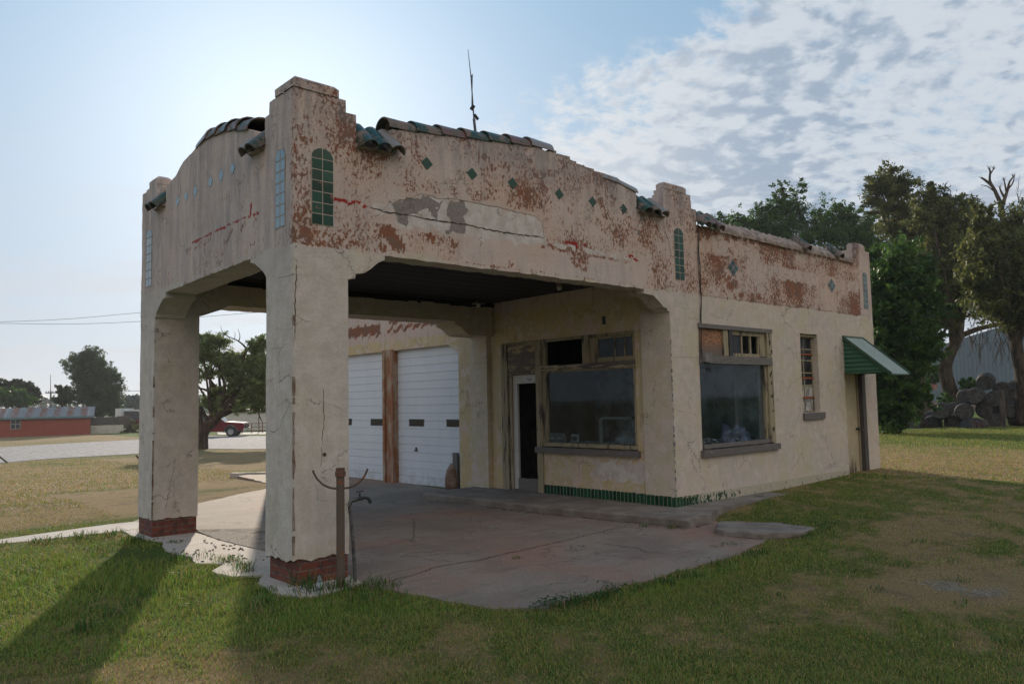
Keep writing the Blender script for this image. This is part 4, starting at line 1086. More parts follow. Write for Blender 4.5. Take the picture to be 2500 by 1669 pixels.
mb.build('door_post', simple('rusty_channel', (.26, .115, .06), (.34, .27, .21), 5., .85, .5, 50., lo=.44, hi=.62, stretch=(1, 1, .4)), st)
# --- wheel guard at the garage jamb
wg = MB(); wg.lathe([(.15, 0), (.16, .12), (.15, .28), (.11, .40), (.07, .47), (.055, .5), (.0, .5)], 16, (6.12, 5.42, .0)); wg.jitter(.01, 5)
g = wg.build('wheel_guard', simple('brown_cast_guard', (.17, .095, .065), (.26, .19, .15), 6., .8), None, smooth=True)
tag(g, 'rounded brown wheel guard with an upright plank at the garage door corner', 'wheel guard')
mb = MB(); mb.obox((6.13, 5.33, .36), (.02, 0, 0), (0, .075, 0), (0, 0, .36)); mb.build('plank', M['frame_horiz'], g)
# --- ceiling lamps
def lamp(x, y, r, nm_mat, lab):
    mb = MB(); mb.lathe([(.05, 0), (.05, -.03), (r, -.05), (r, -.07), (.045, -.06)], 14, (x, y, 3.555))
    o = mb.build('ceiling_lamp', simple(nm_mat, (.22, .19, .15), (.12, .10, .08), 12, .6), st, smooth=True); o['label'] = lab
    mb = MB(); mb.lathe([(.0, -.13), (.03, -.12), (.04, -.09), (.028, -.06)], 10, (x, y, 3.555)); mb.build('bulb', simple(nm_mat+'_bulb', (.55, .52, .46), None, 5, .3), o, smooth=True)
lamp(5.2, 1.45, .05, 'lampholder', 'bare lamp holder near the office wall'); lamp(5.55, 3.85, .13, 'lampholder_rusty', 'rusted lamp dish at the back beam')
# --- junction plates on the office wall
mb = MB(); O_box(mb, 1.30, 1.36, 2.93, 3.06, XO-.012, XO); mb.build('wall_box', M['black_metal'], st)

# ================================================================ loose things by the building
mb = MB(); pts = []
for i in range(40):
    t = i/39; z = 4.5-t*2.22; pts.append((6.872-.012*math.sin(t*9)-.06*t*.6, -.012-.01*math.sin(t*14)**2, z))
mb.tube(pts, .0075, 6); 
pts2 = [(p[0]-.03+.02*math.sin(i*.35), p[1]-.004, p[2]) for i, p in enumerate(pts)]
mb.tube(pts2, .006, 6)
cb = mb.build('electric_cable', M['black_metal'], None, smooth=True); tag(cb, 'black cable hanging down the side wall to a box at the window', 'cable')
mb = MB(); mb.box(6.80, 6.98, -.10, -.042, 2.26, 2.40); bxo = mb.build('junction_box', simple('grey_box', (.18, .17, .17), None, 9, .6), cb)
mb = MB()
for i in range(3):
    c0 = np.array([6.83+.05*i, -.06, 2.25]); mb.tube([c0, c0+(-.02, -.02, -.08), c0+(.03, -.01, -.13), c0+(.05, 0, -.05)], .006, 6)
mb.build('cable_coil', M['black_metal'], cb)
# aerial on the roof
mb = MB()
an = np.array([4.05, 2.3, 3.75])
def awx(px_, py_, d_): return CAM+(cF+cR*(px_-1250)/FPX+cU*(834.5-py_)/FPX)*d_
dA = 12.4
a0, a1, a2, a3 = awx(1163, 345, dA), awx(1157, 290, dA), awx(1150, 190, dA), awx(1142.5, 121, dA)
a0 = a1+(a0-a1)*3.4
mb.tube([a0, a1], .022, 8); mb.tube([a1, a2, a3], [.012, .009, .004], 6)
mast = mb.build('aerial_mast', simple('aerial_grey', (.10, .10, .11), None, 9, .5, metal=.5), None)
tag(mast, 'thin whip aerial on a stub mast standing on the canopy roof', 'antenna')
mb = MB(); b0, b1 = awx(1152, 262, dA), awx(1153, 182, dA); mb.tube([b0, b1], .008, 6); mb.tube([b1, b1+(.0, .0, 0)+(a2-b1)*.8], .006, 6)
mb.tube([awx(1150, 268, dA), awx(1157, 258, dA)], .03, 6); mb.tube([awx(1158, 280, dA), awx(1167, 292, dA)], .025, 6); mb.build('bracket', M['black_metal'], mast)

# items behind the office glass
mb = MB(); mb.obox((6.40, 2.75, 1.055), (.02, 0, .02), (0, .18, .0), (.02, 0, -.065)); s = mb.build('for_sale_sign', simple('grey_sign_board', (.16, .19, .20), (.11, .13, .14), 9, .6), None)
tag(s, 'small FOR SALE sign leaning inside the front office window', 'sign')
tx = text('FOR SALE', .078, (6.355, 2.75, 1.055), (R(90), 0, R(-90)), simple('pale_letters', (.65, .7, .7), None, 5, .6), s)
mb = MB(); mb.box(6.36, 6.38, 2.22, 2.38, 1.0, 1.13); s = mb.build('window_card', simple('pale_card', (.30, .34, .34), None, 5, .6), None); tag(s, 'small printed card standing inside the front window right of the FOR SALE sign', 'card')
mb = MB(); mb.box(6.352, 6.358, 2.25, 2.35, 1.02, 1.09); mb.build('card_picture', M['dark'], s)
mb = MB()
for y0, y1, z0, z1 in ((1.86, 1.90, .98, 1.42), (1.16, 1.20, .98, 1.42), (1.16, 1.90, 1.38, 1.42)): mb.box(6.55, 6.59, y0, y1, z0, z1)
mb.box(6.5, 7.0, .9, 2.6, .90, .98)
s = mb.build('display_stand', simple('pale_frame_paint', (.20, .22, .20), None, 5, .6), None); tag(s, 'pale display stand frame on the shelf inside the front window', 'display stand')
def rag(name, c, sx, sy, sz, mat, seed, lab, cat, amp=.3):
    mb = MB(); rs_ = random.Random(seed); ns, nr = 26, 14; vs = []
    for j in range(nr+1):
        ph = math.pi/2*j/nr
        for i in range(ns):
            th_ = 2*math.pi*i/ns; p = Vector((math.cos(th_)*math.cos(ph), math.sin(th_)*math.cos(ph), math.sin(ph)))
            k = 1+amp*mnoise.noise(p*2.2+Vector((seed, 0, 0)))+amp*.45*mnoise.noise(p*6+Vector((seed, 3, 0)))
            vs.append((c[0]+p.x*sx*k, c[1]+p.y*sy*k, c[2]+p.z*sz*k))
    mb.add(vs, [(j*ns+i, j*ns+(i+1) % ns, (j+1)*ns+(i+1) % ns, (j+1)*ns+i) for j in range(nr) for i in range(ns)])
    return tag(mb.build(name, mat, None, smooth=True), lab, cat)
bagm = simple('crumpled_plastic', (.17, .185, .18), (.11, .12, .12), 9, .35, .5, 30)
rag('plastic_bag', (6.5, 1.2, .99), .14, .30, .20, bagm, 3, 'crumpled pale plastic bag inside the front office window', 'plastic bag')
rag('plastic_bag', (8.15, .32, .93), .40, .18, .30, simple('blue_plastic', (.10, .105, .15), (.05, .05, .09), 8, .35, .6, 30), 7, 'crumpled bluish plastic bag inside the wide side window', 'plastic bag', .5)
mb = MB()
for i in range(90):
    x = rs.uniform(6.85, 8.6); r_ = rs.uniform(.015, .05); c0 = np.array([x, rs.uniform(.16, .45), .98+rs.uniform(0, .06)*(1-abs(x-7.7))])
    a_ = np.array([rs.gauss(0, 1) for _ in range(3)]); a_ /= np.linalg.norm(a_); b_ = np.cross(a_, (.3, .2, .9)); b_ /= np.linalg.norm(b_); c_ = np.cross(a_, b_)
    mb.obox(c0, a_*r_, b_*r_*.7, c_*r_*.4)
mb.box(6.8, 8.7, .12, .5, .90, .965)
tag(mb.build('rubble', simple('broken_plaster', (.16, .15, .135), (.05, .05, .075), 14, .9), None), 'broken plaster and litter on the ledge inside the wide side window', 'rubble')

# rusty post with hose horns
pb = empty('hose_post', (.335, -.30, 0)); tag(pb, 'rusty pipe post with two curved hose horns in front of the near pillar', 'post')
mb = MB(); mb.lathe([(.040, -.15), (.040, .5), (.039, 1.045), (.0, 1.05)], 18); mb.build('pole', M['rusty'], pb, autosm=30)
mb = MB(); mb.lathe([(.0, 1.04), (.052, 1.04), (.052, 1.085), (.044, 1.09), (.044, 1.118), (.0, 1.12)], 8); mb.build('cap', simple('rusty_cap', (.16, .075, .045), (.10, .055, .038), 14, .85), pb)
for s_ in (-1, 1):
    mb = MB(); pts = []
    for i in range(13):
        t = i/12; a_ = t*R(72); rr = .235
        pts.append((s_*(.035+rr*math.sin(a_)*1.0)*.80, s_*(-.6)*(.035+rr*math.sin(a_)), .925+rr*(1-math.cos(a_))*1.10))
    mb.tube(pts, .0105, 8); mb.build('hose_horn', M['rusty'], pb, autosm=40)
# water tap
wt_ = empty('standpipe', (.50, -.20, 0)); tag(wt_, 'bent grey water pipe with a tap at the near pillar', 'water tap')
mb = MB(); mb.tube([(.035, -.03, -.05), (.02, -.02, .35), (.0, 0, .66), (-.01, .0, .735)], .017, 10); mb.tube([(-.01, 0, .735), (-.004, -.0, .765), (.02, -.003, .785), (.06, -.006, .79)], .021, 10); mb.build('pipe', M['galv'], wt_, autosm=40)
mb = MB(); mb.tube([(.06, -.006, .79), (.13, -.02, .80)], .018, 10); mb.tube([(.11, -.014, .80), (.16, -.03, .80), (.19, -.036, .785), (.205, -.04, .745)], [.015, .016, .017, .018], 10); mb.tube([(.10, -.012, .80), (.10, -.012, .85)], .010, 8); mb.tube([(.065, -.005, .862), (.135, -.02, .868)], .007, 6)
mb.build('tap', M['black_metal'], wt_, autosm=40)
# bottle
mb = MB(); mb.lathe([(.026, 0), (.029, .015), (.027, .075), (.022, .10), (.011, .12), (.011, .135), (.0, .135)], 14)
m, b, out = newmat('clear_plastic'); P = b.obj()
b.L.new(b.n('ShaderNodeBsdfPrincipled', {'Base Color': (.6, .7, .75, 1), 'Roughness': .1, 'Transmission Weight': .92, 'IOR': 1.3}).outputs[0], out.inputs[0])
bo = mb.build('plastic_bottle', m, None, smooth=True); bo.location = (.12, -.29, .012)
tag(bo, 'small clear plastic bottle at the foot of the near pillar', 'bottle')
mb = MB(); mb.lathe([(.0285, .03), (.0295, .035), (.0285, .065), (.0275, .07)], 14, cap=False); mb.build('bottle_label', simple('grey_label', (.35, .38, .42), None, 9, .5), bo, smooth=True)
# ================================================================ GROUND
def ss_(x, a, b):
    t = np.clip((np.asarray(x, float)-a)/(b-a), 0, 1); return t*t*(3-2*t)
def tz(x, y):
    x = np.asarray(x, float); y = np.asarray(y, float)
    z = -1.1*(1-np.exp(-np.maximum(y-10, 0)/40.))
    z = z+(.12*ss_(x, 5.6, 8)+.08*ss_(x, 8, 14))*(1-ss_(y, 10, 26))
    return z-.015
_rg = np.random.default_rng(7)
_ph = [(_rg.normal(size=2), _rg.uniform(0, 6.28)) for _ in range(60)]
def fbm(x, y, f=1., seed=0, octv=4):
    """cheap smooth value made of drifting sines, about -1..1"""
    s = 0; a = 1.; tot = 0
    for o_ in range(octv):
        v = 0
        for k in range(3):
            (w, p) = _ph[(seed*5+o_*3+k) % 60]
            v = v+np.sin((x*w[0]+y*w[1])*f*2.1+p+1.3*np.sin((y*w[0]-x*w[1])*f*1.3+p*2))
        s = s+a*v/3; tot += a; a *= .6; f *= 2.1
    return s/tot
def gpt(px_, py_):
    v = cF+cR*(px_-1250)/FPX+cU*(834.5-py_)/FPX; t = 5.
    for _ in range(200):
        p = CAM+v*t; t += (p[2]-float(tz(p[0], p[1])))*.9/max(.02, -v[2])*.5
        t = min(t, 400)
    return CAM+v*t
def at(px_, py_, d_): return CAM+(cF+cR*(px_-1250)/FPX+cU*(834.5-py_)/FPX)*d_
def mk(x0, y0, s): return lambda x, y: (x0+x/s, y0+y/s)
zL, zT, zB = mk(0, 750, 2.613), mk(1700, 380, 2.1775), mk(2050, 850, 5.22)
zSh, zTr = mk(0, 800, 4.48), mk(450, 780, 4.236)

SLAB = [(.55, -.36), (.60, -.9), (.68, -1.35), (.85, -1.93), (1.16, -2.25), (1.8, -2.21), (2.5, -2.25), (3.3, -2.19), (4.1, -2.21), (5.05, -2.0), (5.6, -1.88), (6.1, -1.7), (5.7, -1.0), (6.4, -.3), (6.4, 12.5), (4.6, 12.2), (4.2, 9.3), (3.74, 8.7), (2.7, 8.0), (1.8, 7.34), (.9, 6.6), (.35, 5.95), (.62, 5.0), (.70, 4.22), (1.40, 3.62), (1.45, 2.6), (.9, 2.1), (.70, 1.5), (.66, .3)]
GRAV = [(.70, 4.20), (1.42, 3.60), (1.48, 2.6), (.9, 2.0), (.62, 2.0), (.55, 3.2), (.62, 4.1)]
APRON = [(-.10, 5.0), (-.12, 4.6), (-.10, 4.05), (.0, 3.7), (-.17, 3.0), (-.12, 2.3), (-.22, 1.9), (-.10, 1.75), (.02, 1.62), (-.26, 1.34), (-.22, .9), (.05, .75), (-.16, .42), (-.23, -.02), (-.13, -.36), (.02, -.48), (.40, -.36), (.56, -.30), (.70, .3), (.68, 1.4), (.62, 2.0), (.55, 3.1), (.60, 4.1), (.66, 4.3), (.62, 5.0)]
WALK = [(-40, 4.3), (-1.53, 5.19), (.03, 5.08), (.62, 5.0), (.40, 5.9), (-.02, 5.92), (-1.46, 5.64), (-40, 4.95)]
CURB = [(4.80, 4.60), (4.86, 3.32), (4.90, 2.4), (4.95, 1.53), (5.02, .9), (5.13, .16), (5.21, -.4), (5.25, -.82), (5.37, -.80), (5.44, -.70), (5.74, -.78), (6.4, -.50), (8.5, -.42), (8.5, .05), (6.4, .05), (6.4, 4.60)]
CHUNK = [(5.75, -.90), (5.12, -1.28), (5.03, -1.45), (5.14, -1.92), (5.62, -2.16), (6.25, -2.05), (6.32, -1.5)]
def rough(poly, cell=.12, amp=.02, seed=0.):
    out_ = []
    for (a, c) in zip(poly, poly[1:]+poly[:1]):
        L = math.hypot(c[0]-a[0], c[1]-a[1]); k = max(1, min(60, int(L/cell)))
        for i in range(k):
            x, y = a[0]+(c[0]-a[0])*i/k, a[1]+(c[1]-a[1])*i/k
            n_ = mnoise.noise_vector(Vector((x*3+seed, y*3, seed)))*amp+mnoise.noise_vector(Vector((x*11, y*11, seed)))*amp*.5
            out_.append((x+n_.x, y+n_.y))
    return out_
def slab_obj(name, poly, z0, z1, mat, **k):
    mb = MB(); mb.prism(rough(poly, **k), z0, z1)
    o = mb.build(name, mat)
    bm = bmesh.new(); bm.from_mesh(o.data); bmesh.ops.triangulate(bm, faces=bm.faces); bm.to_mesh(o.data); bm.free()
    return o

# concrete of the drive: grey with pinkish worn aggregate, stains, fine joints
def concrete(name, ca, cb, pink, cw=.5):
    m, b, out = newmat(name); P = b.obj()
    n1 = b.noise(P, .9, 6, .6); n2 = b.noise(P, 5., 7, .65); n3 = b.noise(P, 60., 5, .7)
    c = b.mix(b.ss(n1, .38, .62), ca, cb)
    c = b.mix(b.m('MULTIPLY', b.ss(b.m('ADD', b.m('MULTIPLY', b.noise(P, .55, 4, .6), .7), b.m('MULTIPLY', n3, .3)), .49, .62), cw), c, pink)
    c = b.mix(b.m('MULTIPLY', b.ss(b.noise(b.mp(P, (.5, 2.2, 1), rot=(0, 0, .35)), 2.4, 7, .65), .52, .70), .40), c, tuple(t*.45 for t in ca))
    agg = b.vor(P, 130.); c = b.mix(.5, c, b.mix(b.ss(agg, .0, .8), (.12, .11, .10), (.97, .94, .92)), 'OVERLAY')
    c = b.mix(b.m('MULTIPLY', b.ss(b.noise(P, 34., 4, .7), .60, .66), .5), c, tuple(t*.4 for t in ca))
    c = b.mix(b.m('MULTIPLY', b.ss(n2, .60, .72), .35), c, (.36, .34, .31))
    cv = b.vm('ADD', P, b.vm('SCALE', b.noise(P, 1.6, 5, .65, col=True), scale=.7))
    ck = b.m('MULTIPLY', b.ss(b.vor(cv, .62, 'DISTANCE_TO_EDGE'), .006, .002), b.ss(b.noise(P, .9, 2, .5), .46, .52))
    c = b.mix(b.m('MULTIPLY', ck, .75), c, (.07, .06, .05))
    pbr(b, out, c, .85, b.bump(b.m('ADD', b.m('MULTIPLY', n3, .6), b.m('ADD', b.m('MULTIPLY', n2, .8), b.m('MULTIPLY', ck, -1.2))), .45, .012), spec=.35)
    return m
M['drive'] = concrete('worn_concrete', (.140, .112, .095), (.182, .152, .129), (.210, .125, .092), .8)
M['drive2'] = concrete('pale_concrete', (.30, .275, .25), (.36, .33, .30), (.30, .24, .21), .4)
tag(slab_obj('driveway_slab', SLAB, -.14, 0., M['drive'], amp=.05, seed=2), kind='structure')
tag(slab_obj('apron_slab', APRON, -.12, .006, M['drive2'], amp=.035, seed=5, cell=.08), kind='structure')
tag(slab_obj('sidewalk', WALK, -.14, -.002, M['drive2'], amp=.02, seed=7), kind='structure')
def gravelmat(name, cols, sc_=55., dirt=(.12, .09, .065), dirtamt=.5):
    m, b, out = newmat(name); P = b.obj()
    v = b.n('ShaderNodeTexVoronoi', {'Vector': P, 'Scale': sc_})
    f = b.rgb(v.outputs['Color'])[0]
    c = b.mix(f, cols[0], cols[1]); c = b.mix(b.ss(b.noise(P, 2.2, 7, .7), dirtamt, dirtamt+.1), c, dirt)
    h = b.m('MULTIPLY', v.outputs['Distance'], -1.)
    pbr(b, out, c, .9, b.bump(h, .9, .02), spec=.3); return m
M['gravel_near'] = gravelmat('gravel_by_slab', ((.16, .14, .12), (.34, .31, .28)), 60.)
M['gravel_far'] = gravelmat('gravel_lot', ((.09, .095, .11), (.26, .26, .28)), 7., (.15, .138, .125), .52)
mb = MB(); mb.prism(GRAV, -.1, .014); tag(mb.build('gravel_strip', M['gravel_near']), kind='structure')
# raised walk along the office front
mb = MB(); q = rough(CURB, .08, .022, 9); n = len(q); k2 = [(x-.012*(x < 5.6), y) for x, y in q]
mb.add([(x, y, -.1) for x, y in k2]+[(x, y, .090+.010*mnoise.noise(Vector((x*4, y*4, 0)))) for x, y in k2]+[(x+.02*(x < 5.6), y, .118) for x, y in q],
       [(i, (i+1) % n, n+(i+1) % n, n+i) for i in range(n)]+[(n+i, n+(i+1) % n, 2*n+(i+1) % n, 2*n+i) for i in range(n)]+[tuple(range(2*n, 3*n))])
cbm = mb.build('raised_walk', M['concrete_old'])
bm = bmesh.new(); bm.from_mesh(cbm.data); bmesh.ops.triangulate(bm, faces=bm.faces); bm.to_mesh(cbm.data); bm.free(); tag(cbm, kind='structure')
mb = MB(); q = rough(CHUNK, .1, .03, 4); n = len(q)
mb.add([(x, y, -.1) for x, y in q]+[(x, y, .060-.05*min(1, max(0, (x-5.2)))+.02*mnoise.noise(Vector((x*5, y*5, 2)))) for x, y in q]+[(x*.97+5.65*.03, y*.97-1.55*.03, .072-.05*min(1, max(0, (x-5.2)))+.014*mnoise.noise(Vector((x*3, y*3, 0)))) for x, y in q], [(i, (i+1) % n, n+(i+1) % n, n+i) for i in range(n)]+[(n+i, n+(i+1) % n, 2*n+(i+1) % n, 2*n+i) for i in range(n)]+[tuple(range(2*n, 3*n))])
tag(mb.build('broken_slab', M['concrete_old']), 'broken tilted slab of concrete at the end of the raised walk', 'concrete slab')
# dark broken seam below the raised walk
mb = MB(); rs = random.Random(6)
for i in range(150):
    t = rs.random()
    x = float(np.interp(t, [0, .35, .6, .8, 1], [4.85, 4.92, 5.08, 5.2, 5.2])); y = 4.4-5.3*t
    r_ = rs.uniform(.004, .016); mb.obox((x-rs.random()**2*.16-.03, y, r_*.5), (r_, r_*.3, 0), (-r_*.4, r_, .0), (0, 0, r_*.6))
tag(mb.build('rubble_chips', M['concrete_old']), kind='stuff', label='loose chips of concrete along the foot of the raised walk')
# cracks across the drive, and painted shade in the gap under the walk
def gcrack_gap(pts, w, seed, name='drive_crack_and_gap_shade'):
    o = crack_mesh(name, [(*p, .0015) for p in pts], (0, 0, 1), w, None, M['crackdark'], .02, seed); tag(o, kind='structure')
gk = lambda *p: [tuple(gpt0(1000+x/2.349, 1150+y/2.349)) for x, y in p]
def gpt0(px_, py_):
    v = cF+cR*(px_-1250)/FPX+cU*(834.5-py_)/FPX; p = CAM+v*(-CAM[2]/v[2]); return p[0], p[1]
gcrack_gap(gk((-200, 650), (0, 600), (150, 550), (300, 522), (400, 510), (560, 470), (700, 440), (850, 405), (960, 380), (1090, 350), (1250, 310)), .016, 1)
gcrack_gap(gk((80, 500), (140, 512), (200, 515), (300, 522)), .010, 2)
gcrack_gap(gk((1050, 405), (1150, 420), (1300, 440), (1370, 465), (1500, 475)), .012, 3)
gcrack_gap(gk((20, 270), (30, 330), (20, 380), (-100, 420), (-250, 445)), .010, 4)
gcrack_gap(gk((-350, 210), (0, 200), (150, 180)), .012, 5)

gcrack_gap([(4.835, 4.45), (4.85, 3.6), (4.88, 3.0), (4.885, 2.4), (4.93, 1.53), (5.0, .9), (5.10, .16), (5.19, -.4), (5.235, -.80)], .035, 8)  # dark ribbons paint the shaded gap under the walk and broken slab
gcrack_gap([(5.24, -.80), (5.38, -.84), (5.46, -.75), (5.75, -.84)], .03, 9)
gcrack_gap([(5.03, -1.5), (5.12, -1.93), (5.60, -2.17)], .02, 10)
# ---- one ground sheet to the horizon
def axis_pts(lo, hi, near0, near1, step):
    a = list(np.arange(near0, near1, step)); s = step; x = near1
    while x < hi: a.append(x); s *= 1.14; x += s
    a.append(hi); s = step; x = near0-step
    while x > lo: a.insert(0, x); s *= 1.14; x -= s
    a.insert(0, lo); return np.array(a)
gx = axis_pts(-900, 2200, -6, 15, .14); gy = axis_pts(-900, 2200, -8, 14, .14)
GX, GY = np.meshgrid(gx, gy)
GZ = tz(GX, GY)+.012*fbm(GX, GY, 1.4, 2)*(np.hypot(GX, GY) < 60)
def greenness(x, y):
    """how green the lawn is, -1 dry .. 1 lush"""
    g = .20+.75*fbm(x, y, .55, 1, 4)+.55*fbm(x, y, 2.3, 3, 3)+.35*fbm(x, y, 7., 5, 2)
    g = g+.6*np.exp(-(((x+1.3)/1.6)**2+((y-2.2)/2.2)**2))           # lush by the far pillar, lower left
    g = g+.35*np.exp(-(((x+.6)/1.0)**2+((y+.9)/1.3)**2))
    g = g-1.1*np.exp(-(((x+1.7)/.8)**2+((y+2.0)/1.3)**2))           # dry patch, bottom centre
    g = g-.5*np.exp(-(((x-6.5)/1.6)**2+((y+3.0)/.8)**2))
    g = g-.3*np.exp(-(((x-8.8)/3.)**2+((y+2.6)/1.3)**2))
    g = g-1.5*np.exp(-(((x-4.3)/.8)**2+((y+4.4)/.6)**2))
    g = g+.8*np.exp(-(((x-2.8)/2.0)**2+((y+2.75)/.40)**2))            # green fringe of the slab
    g = g+.5*np.exp(-(((x-4.6)/1.)**2+((y+2.5)/.3)**2))
    g = np.where(y > 5.9, .85*fbm(x*.6, y*1.8, .5, 1, 4)-.36+.9*np.exp(-((y-6.0-.04*x)/.5)**2), g)
    g = g-.25*np.exp(-(((x-5.2)/1.3)**2+((y+4.2)/.8)**2))
    g = np.where(x > 12, -.35+1.0*ss_(x, 18, 23)+.5*fbm(x, y, .5, 6, 3), g)
    g = np.where((y > 30) & (x < 15), -.1+.6*fbm(x, y, .12, 4, 3), g)
    return g
nv = GX.size; ny_g, nx_g = GX.shape
idx = np.arange(nv).reshape(ny_g, nx_g)
faces = np.stack([idx[:-1, :-1], idx[:-1, 1:], idx[1:, 1:], idx[1:, :-1]], -1).reshape(-1, 4)
def fast_mesh(name, verts, faces, mats, cols=None, smooth=False, cname='col'):
    me = bpy.data.meshes.new(name); nf, k = faces.shape
    me.vertices.add(len(verts)); me.vertices.foreach_set('co', np.ascontiguousarray(verts, np.float32).ravel())
    me.loops.add(nf*k); me.loops.foreach_set('vertex_index', faces.astype(np.int32).ravel())
    me.polygons.add(nf); me.polygons.foreach_set('loop_start', np.arange(0, nf*k, k, dtype=np.int32))
    me.polygons.foreach_set('loop_total', np.full(nf, k, np.int32))
    if smooth: me.polygons.foreach_set('use_smooth', [True]*nf)
    if cols is not None:
        a = me.attributes.new(cname, 'FLOAT_COLOR', 'POINT')
        c4 = np.ones((len(verts), 4), np.float32); c4[:, :3] = cols; a.data.foreach_set('color', c4.ravel())
    me.update(calc_edges=True); me.validate()
    for mt in (mats if isinstance(mats, (list, tuple)) else [mats]): me.materials.append(mt)
    o = bpy.data.objects.new(name, me); sc.collection.objects.link(o); return o
gn = greenness(GX, GY).ravel()
grv = np.maximum(np.exp(-(((GX-4.3)/.55)**2+((GY+4.45)/.75)**2)), .8*np.exp(-(((GX-5.2)/.8)**2+((GY+4.0)/.4)**2))).ravel()
m, b, out = newmat('lawn_soil_and_thatch'); P = b.obj(); A = b.rgb(b.attr('g'))
n2 = b.noise(P, 9., 7, .7); n3 = b.noise(P, 70., 5, .75); n4 = b.noise(P, 2.3, 5, .6)
gm = b.ss(b.m('ADD', A[0], b.m('MULTIPLY', b.m('SUBTRACT', b.m('ADD', b.m('MULTIPLY', n2, .5), b.m('MULTIPLY', n3, .5)), .5), 1.5)), .40, .62)
dry = b.mix(b.ss(n3, .38, .62), (.13, .092, .05), (.40, .285, .145))
dry = b.mix(b.m('MULTIPLY', b.ss(n4, .52, .66), .6), dry, (.13, .095, .075))
grn = b.mix(b.ss(n3, .38, .62), (.03, .055, .012), (.11, .155, .03))
c = b.mix(gm, dry, grn)
vg = b.n('ShaderNodeTexVoronoi', {'Vector': P, 'Scale': 48.})
gc = b.mix(b.rgb(vg.outputs['Color'])[0], (.13, .12, .10), (.36, .335, .30))
gvm = b.m('MULTIPLY', b.ss(b.m('ADD', A[1], b.m('MULTIPLY', b.m('SUBTRACT', b.m('ADD', b.m('MULTIPLY', n2, .5), b.m('MULTIPLY', n4, .5)), .5), 3.2)), .80, 1.05), .6)
c = b.mix(gvm, c, gc)
h = b.m('ADD', n3, b.m('MULTIPLY', n2, 1.2)); h = b.m('SUBTRACT', h, b.m('MULTIPLY', b.m('MULTIPLY', vg.outputs['Distance'], gvm), .8))
pbr(b, out, c, 1., b.bump(h, .9, .03), spec=.1); M['lawn'] = m
ground = fast_mesh('ground', np.stack([GX.ravel(), GY.ravel(), GZ.ravel()], -1), faces, M['lawn'], np.stack([np.clip(gn*.5+.5, 0, 1), grv, gn*0], -1), True, 'g')
tag(ground, kind='structure')

# gravel lot beyond the lawn
def sheet(name, pxs_near, pxs_far, mat, lift, n=24):
    A_ = np.array([gpt(*p)[:2] for p in pxs_near]); B_ = np.array([gpt(*p)[:2] for p in pxs_far])
    def rs_(Q, t):
        s = np.linspace(0, 1, len(Q)); return np.stack([np.interp(t, s, Q[:, 0]), np.interp(t, s, Q[:, 1])], -1)
    t = np.linspace(0, 1, 90); a, c = rs_(A_, t), rs_(B_, t)
    a = a+np.stack([fbm(a[:, 0], a[:, 1], .8, 2), fbm(a[:, 0], a[:, 1], .8, 5)], -1)*.25
    pts = np.stack([a+(c-a)*k/n for k in range(n+1)], 0).reshape(-1, 2)
    z = tz(pts[:, 0], pts[:, 1])+lift
    idx = np.arange((n+1)*90).reshape(n+1, 90)
    f = np.stack([idx[:-1, :-1], idx[:-1, 1:], idx[1:, 1:], idx[1:, :-1]], -1).reshape(-1, 4)
    o = fast_mesh(name, np.column_stack([pts, z]), f, mat); tag(o, kind='structure'); return o
sheet('gravel_lot', [(-500, 1160), (-200, 1143), (0, 1131), (115, 1120), (337, 1108), (484, 1096), (650, 1096), (900, 1092), (1150, 1088)],
      [(-500, 1122), (-200, 1102), (0, 1092), (150, 1083), (337, 1073), (509, 1064), (650, 1064), (900, 1060), (1150, 1056)], M['gravel_far'], .015)
sheet('far_drive', [(530, 1061), (650, 1060), (900, 1058)], [(530, 1055.5), (650, 1054.5), (900, 1052.5)], M['drive2'], .03)

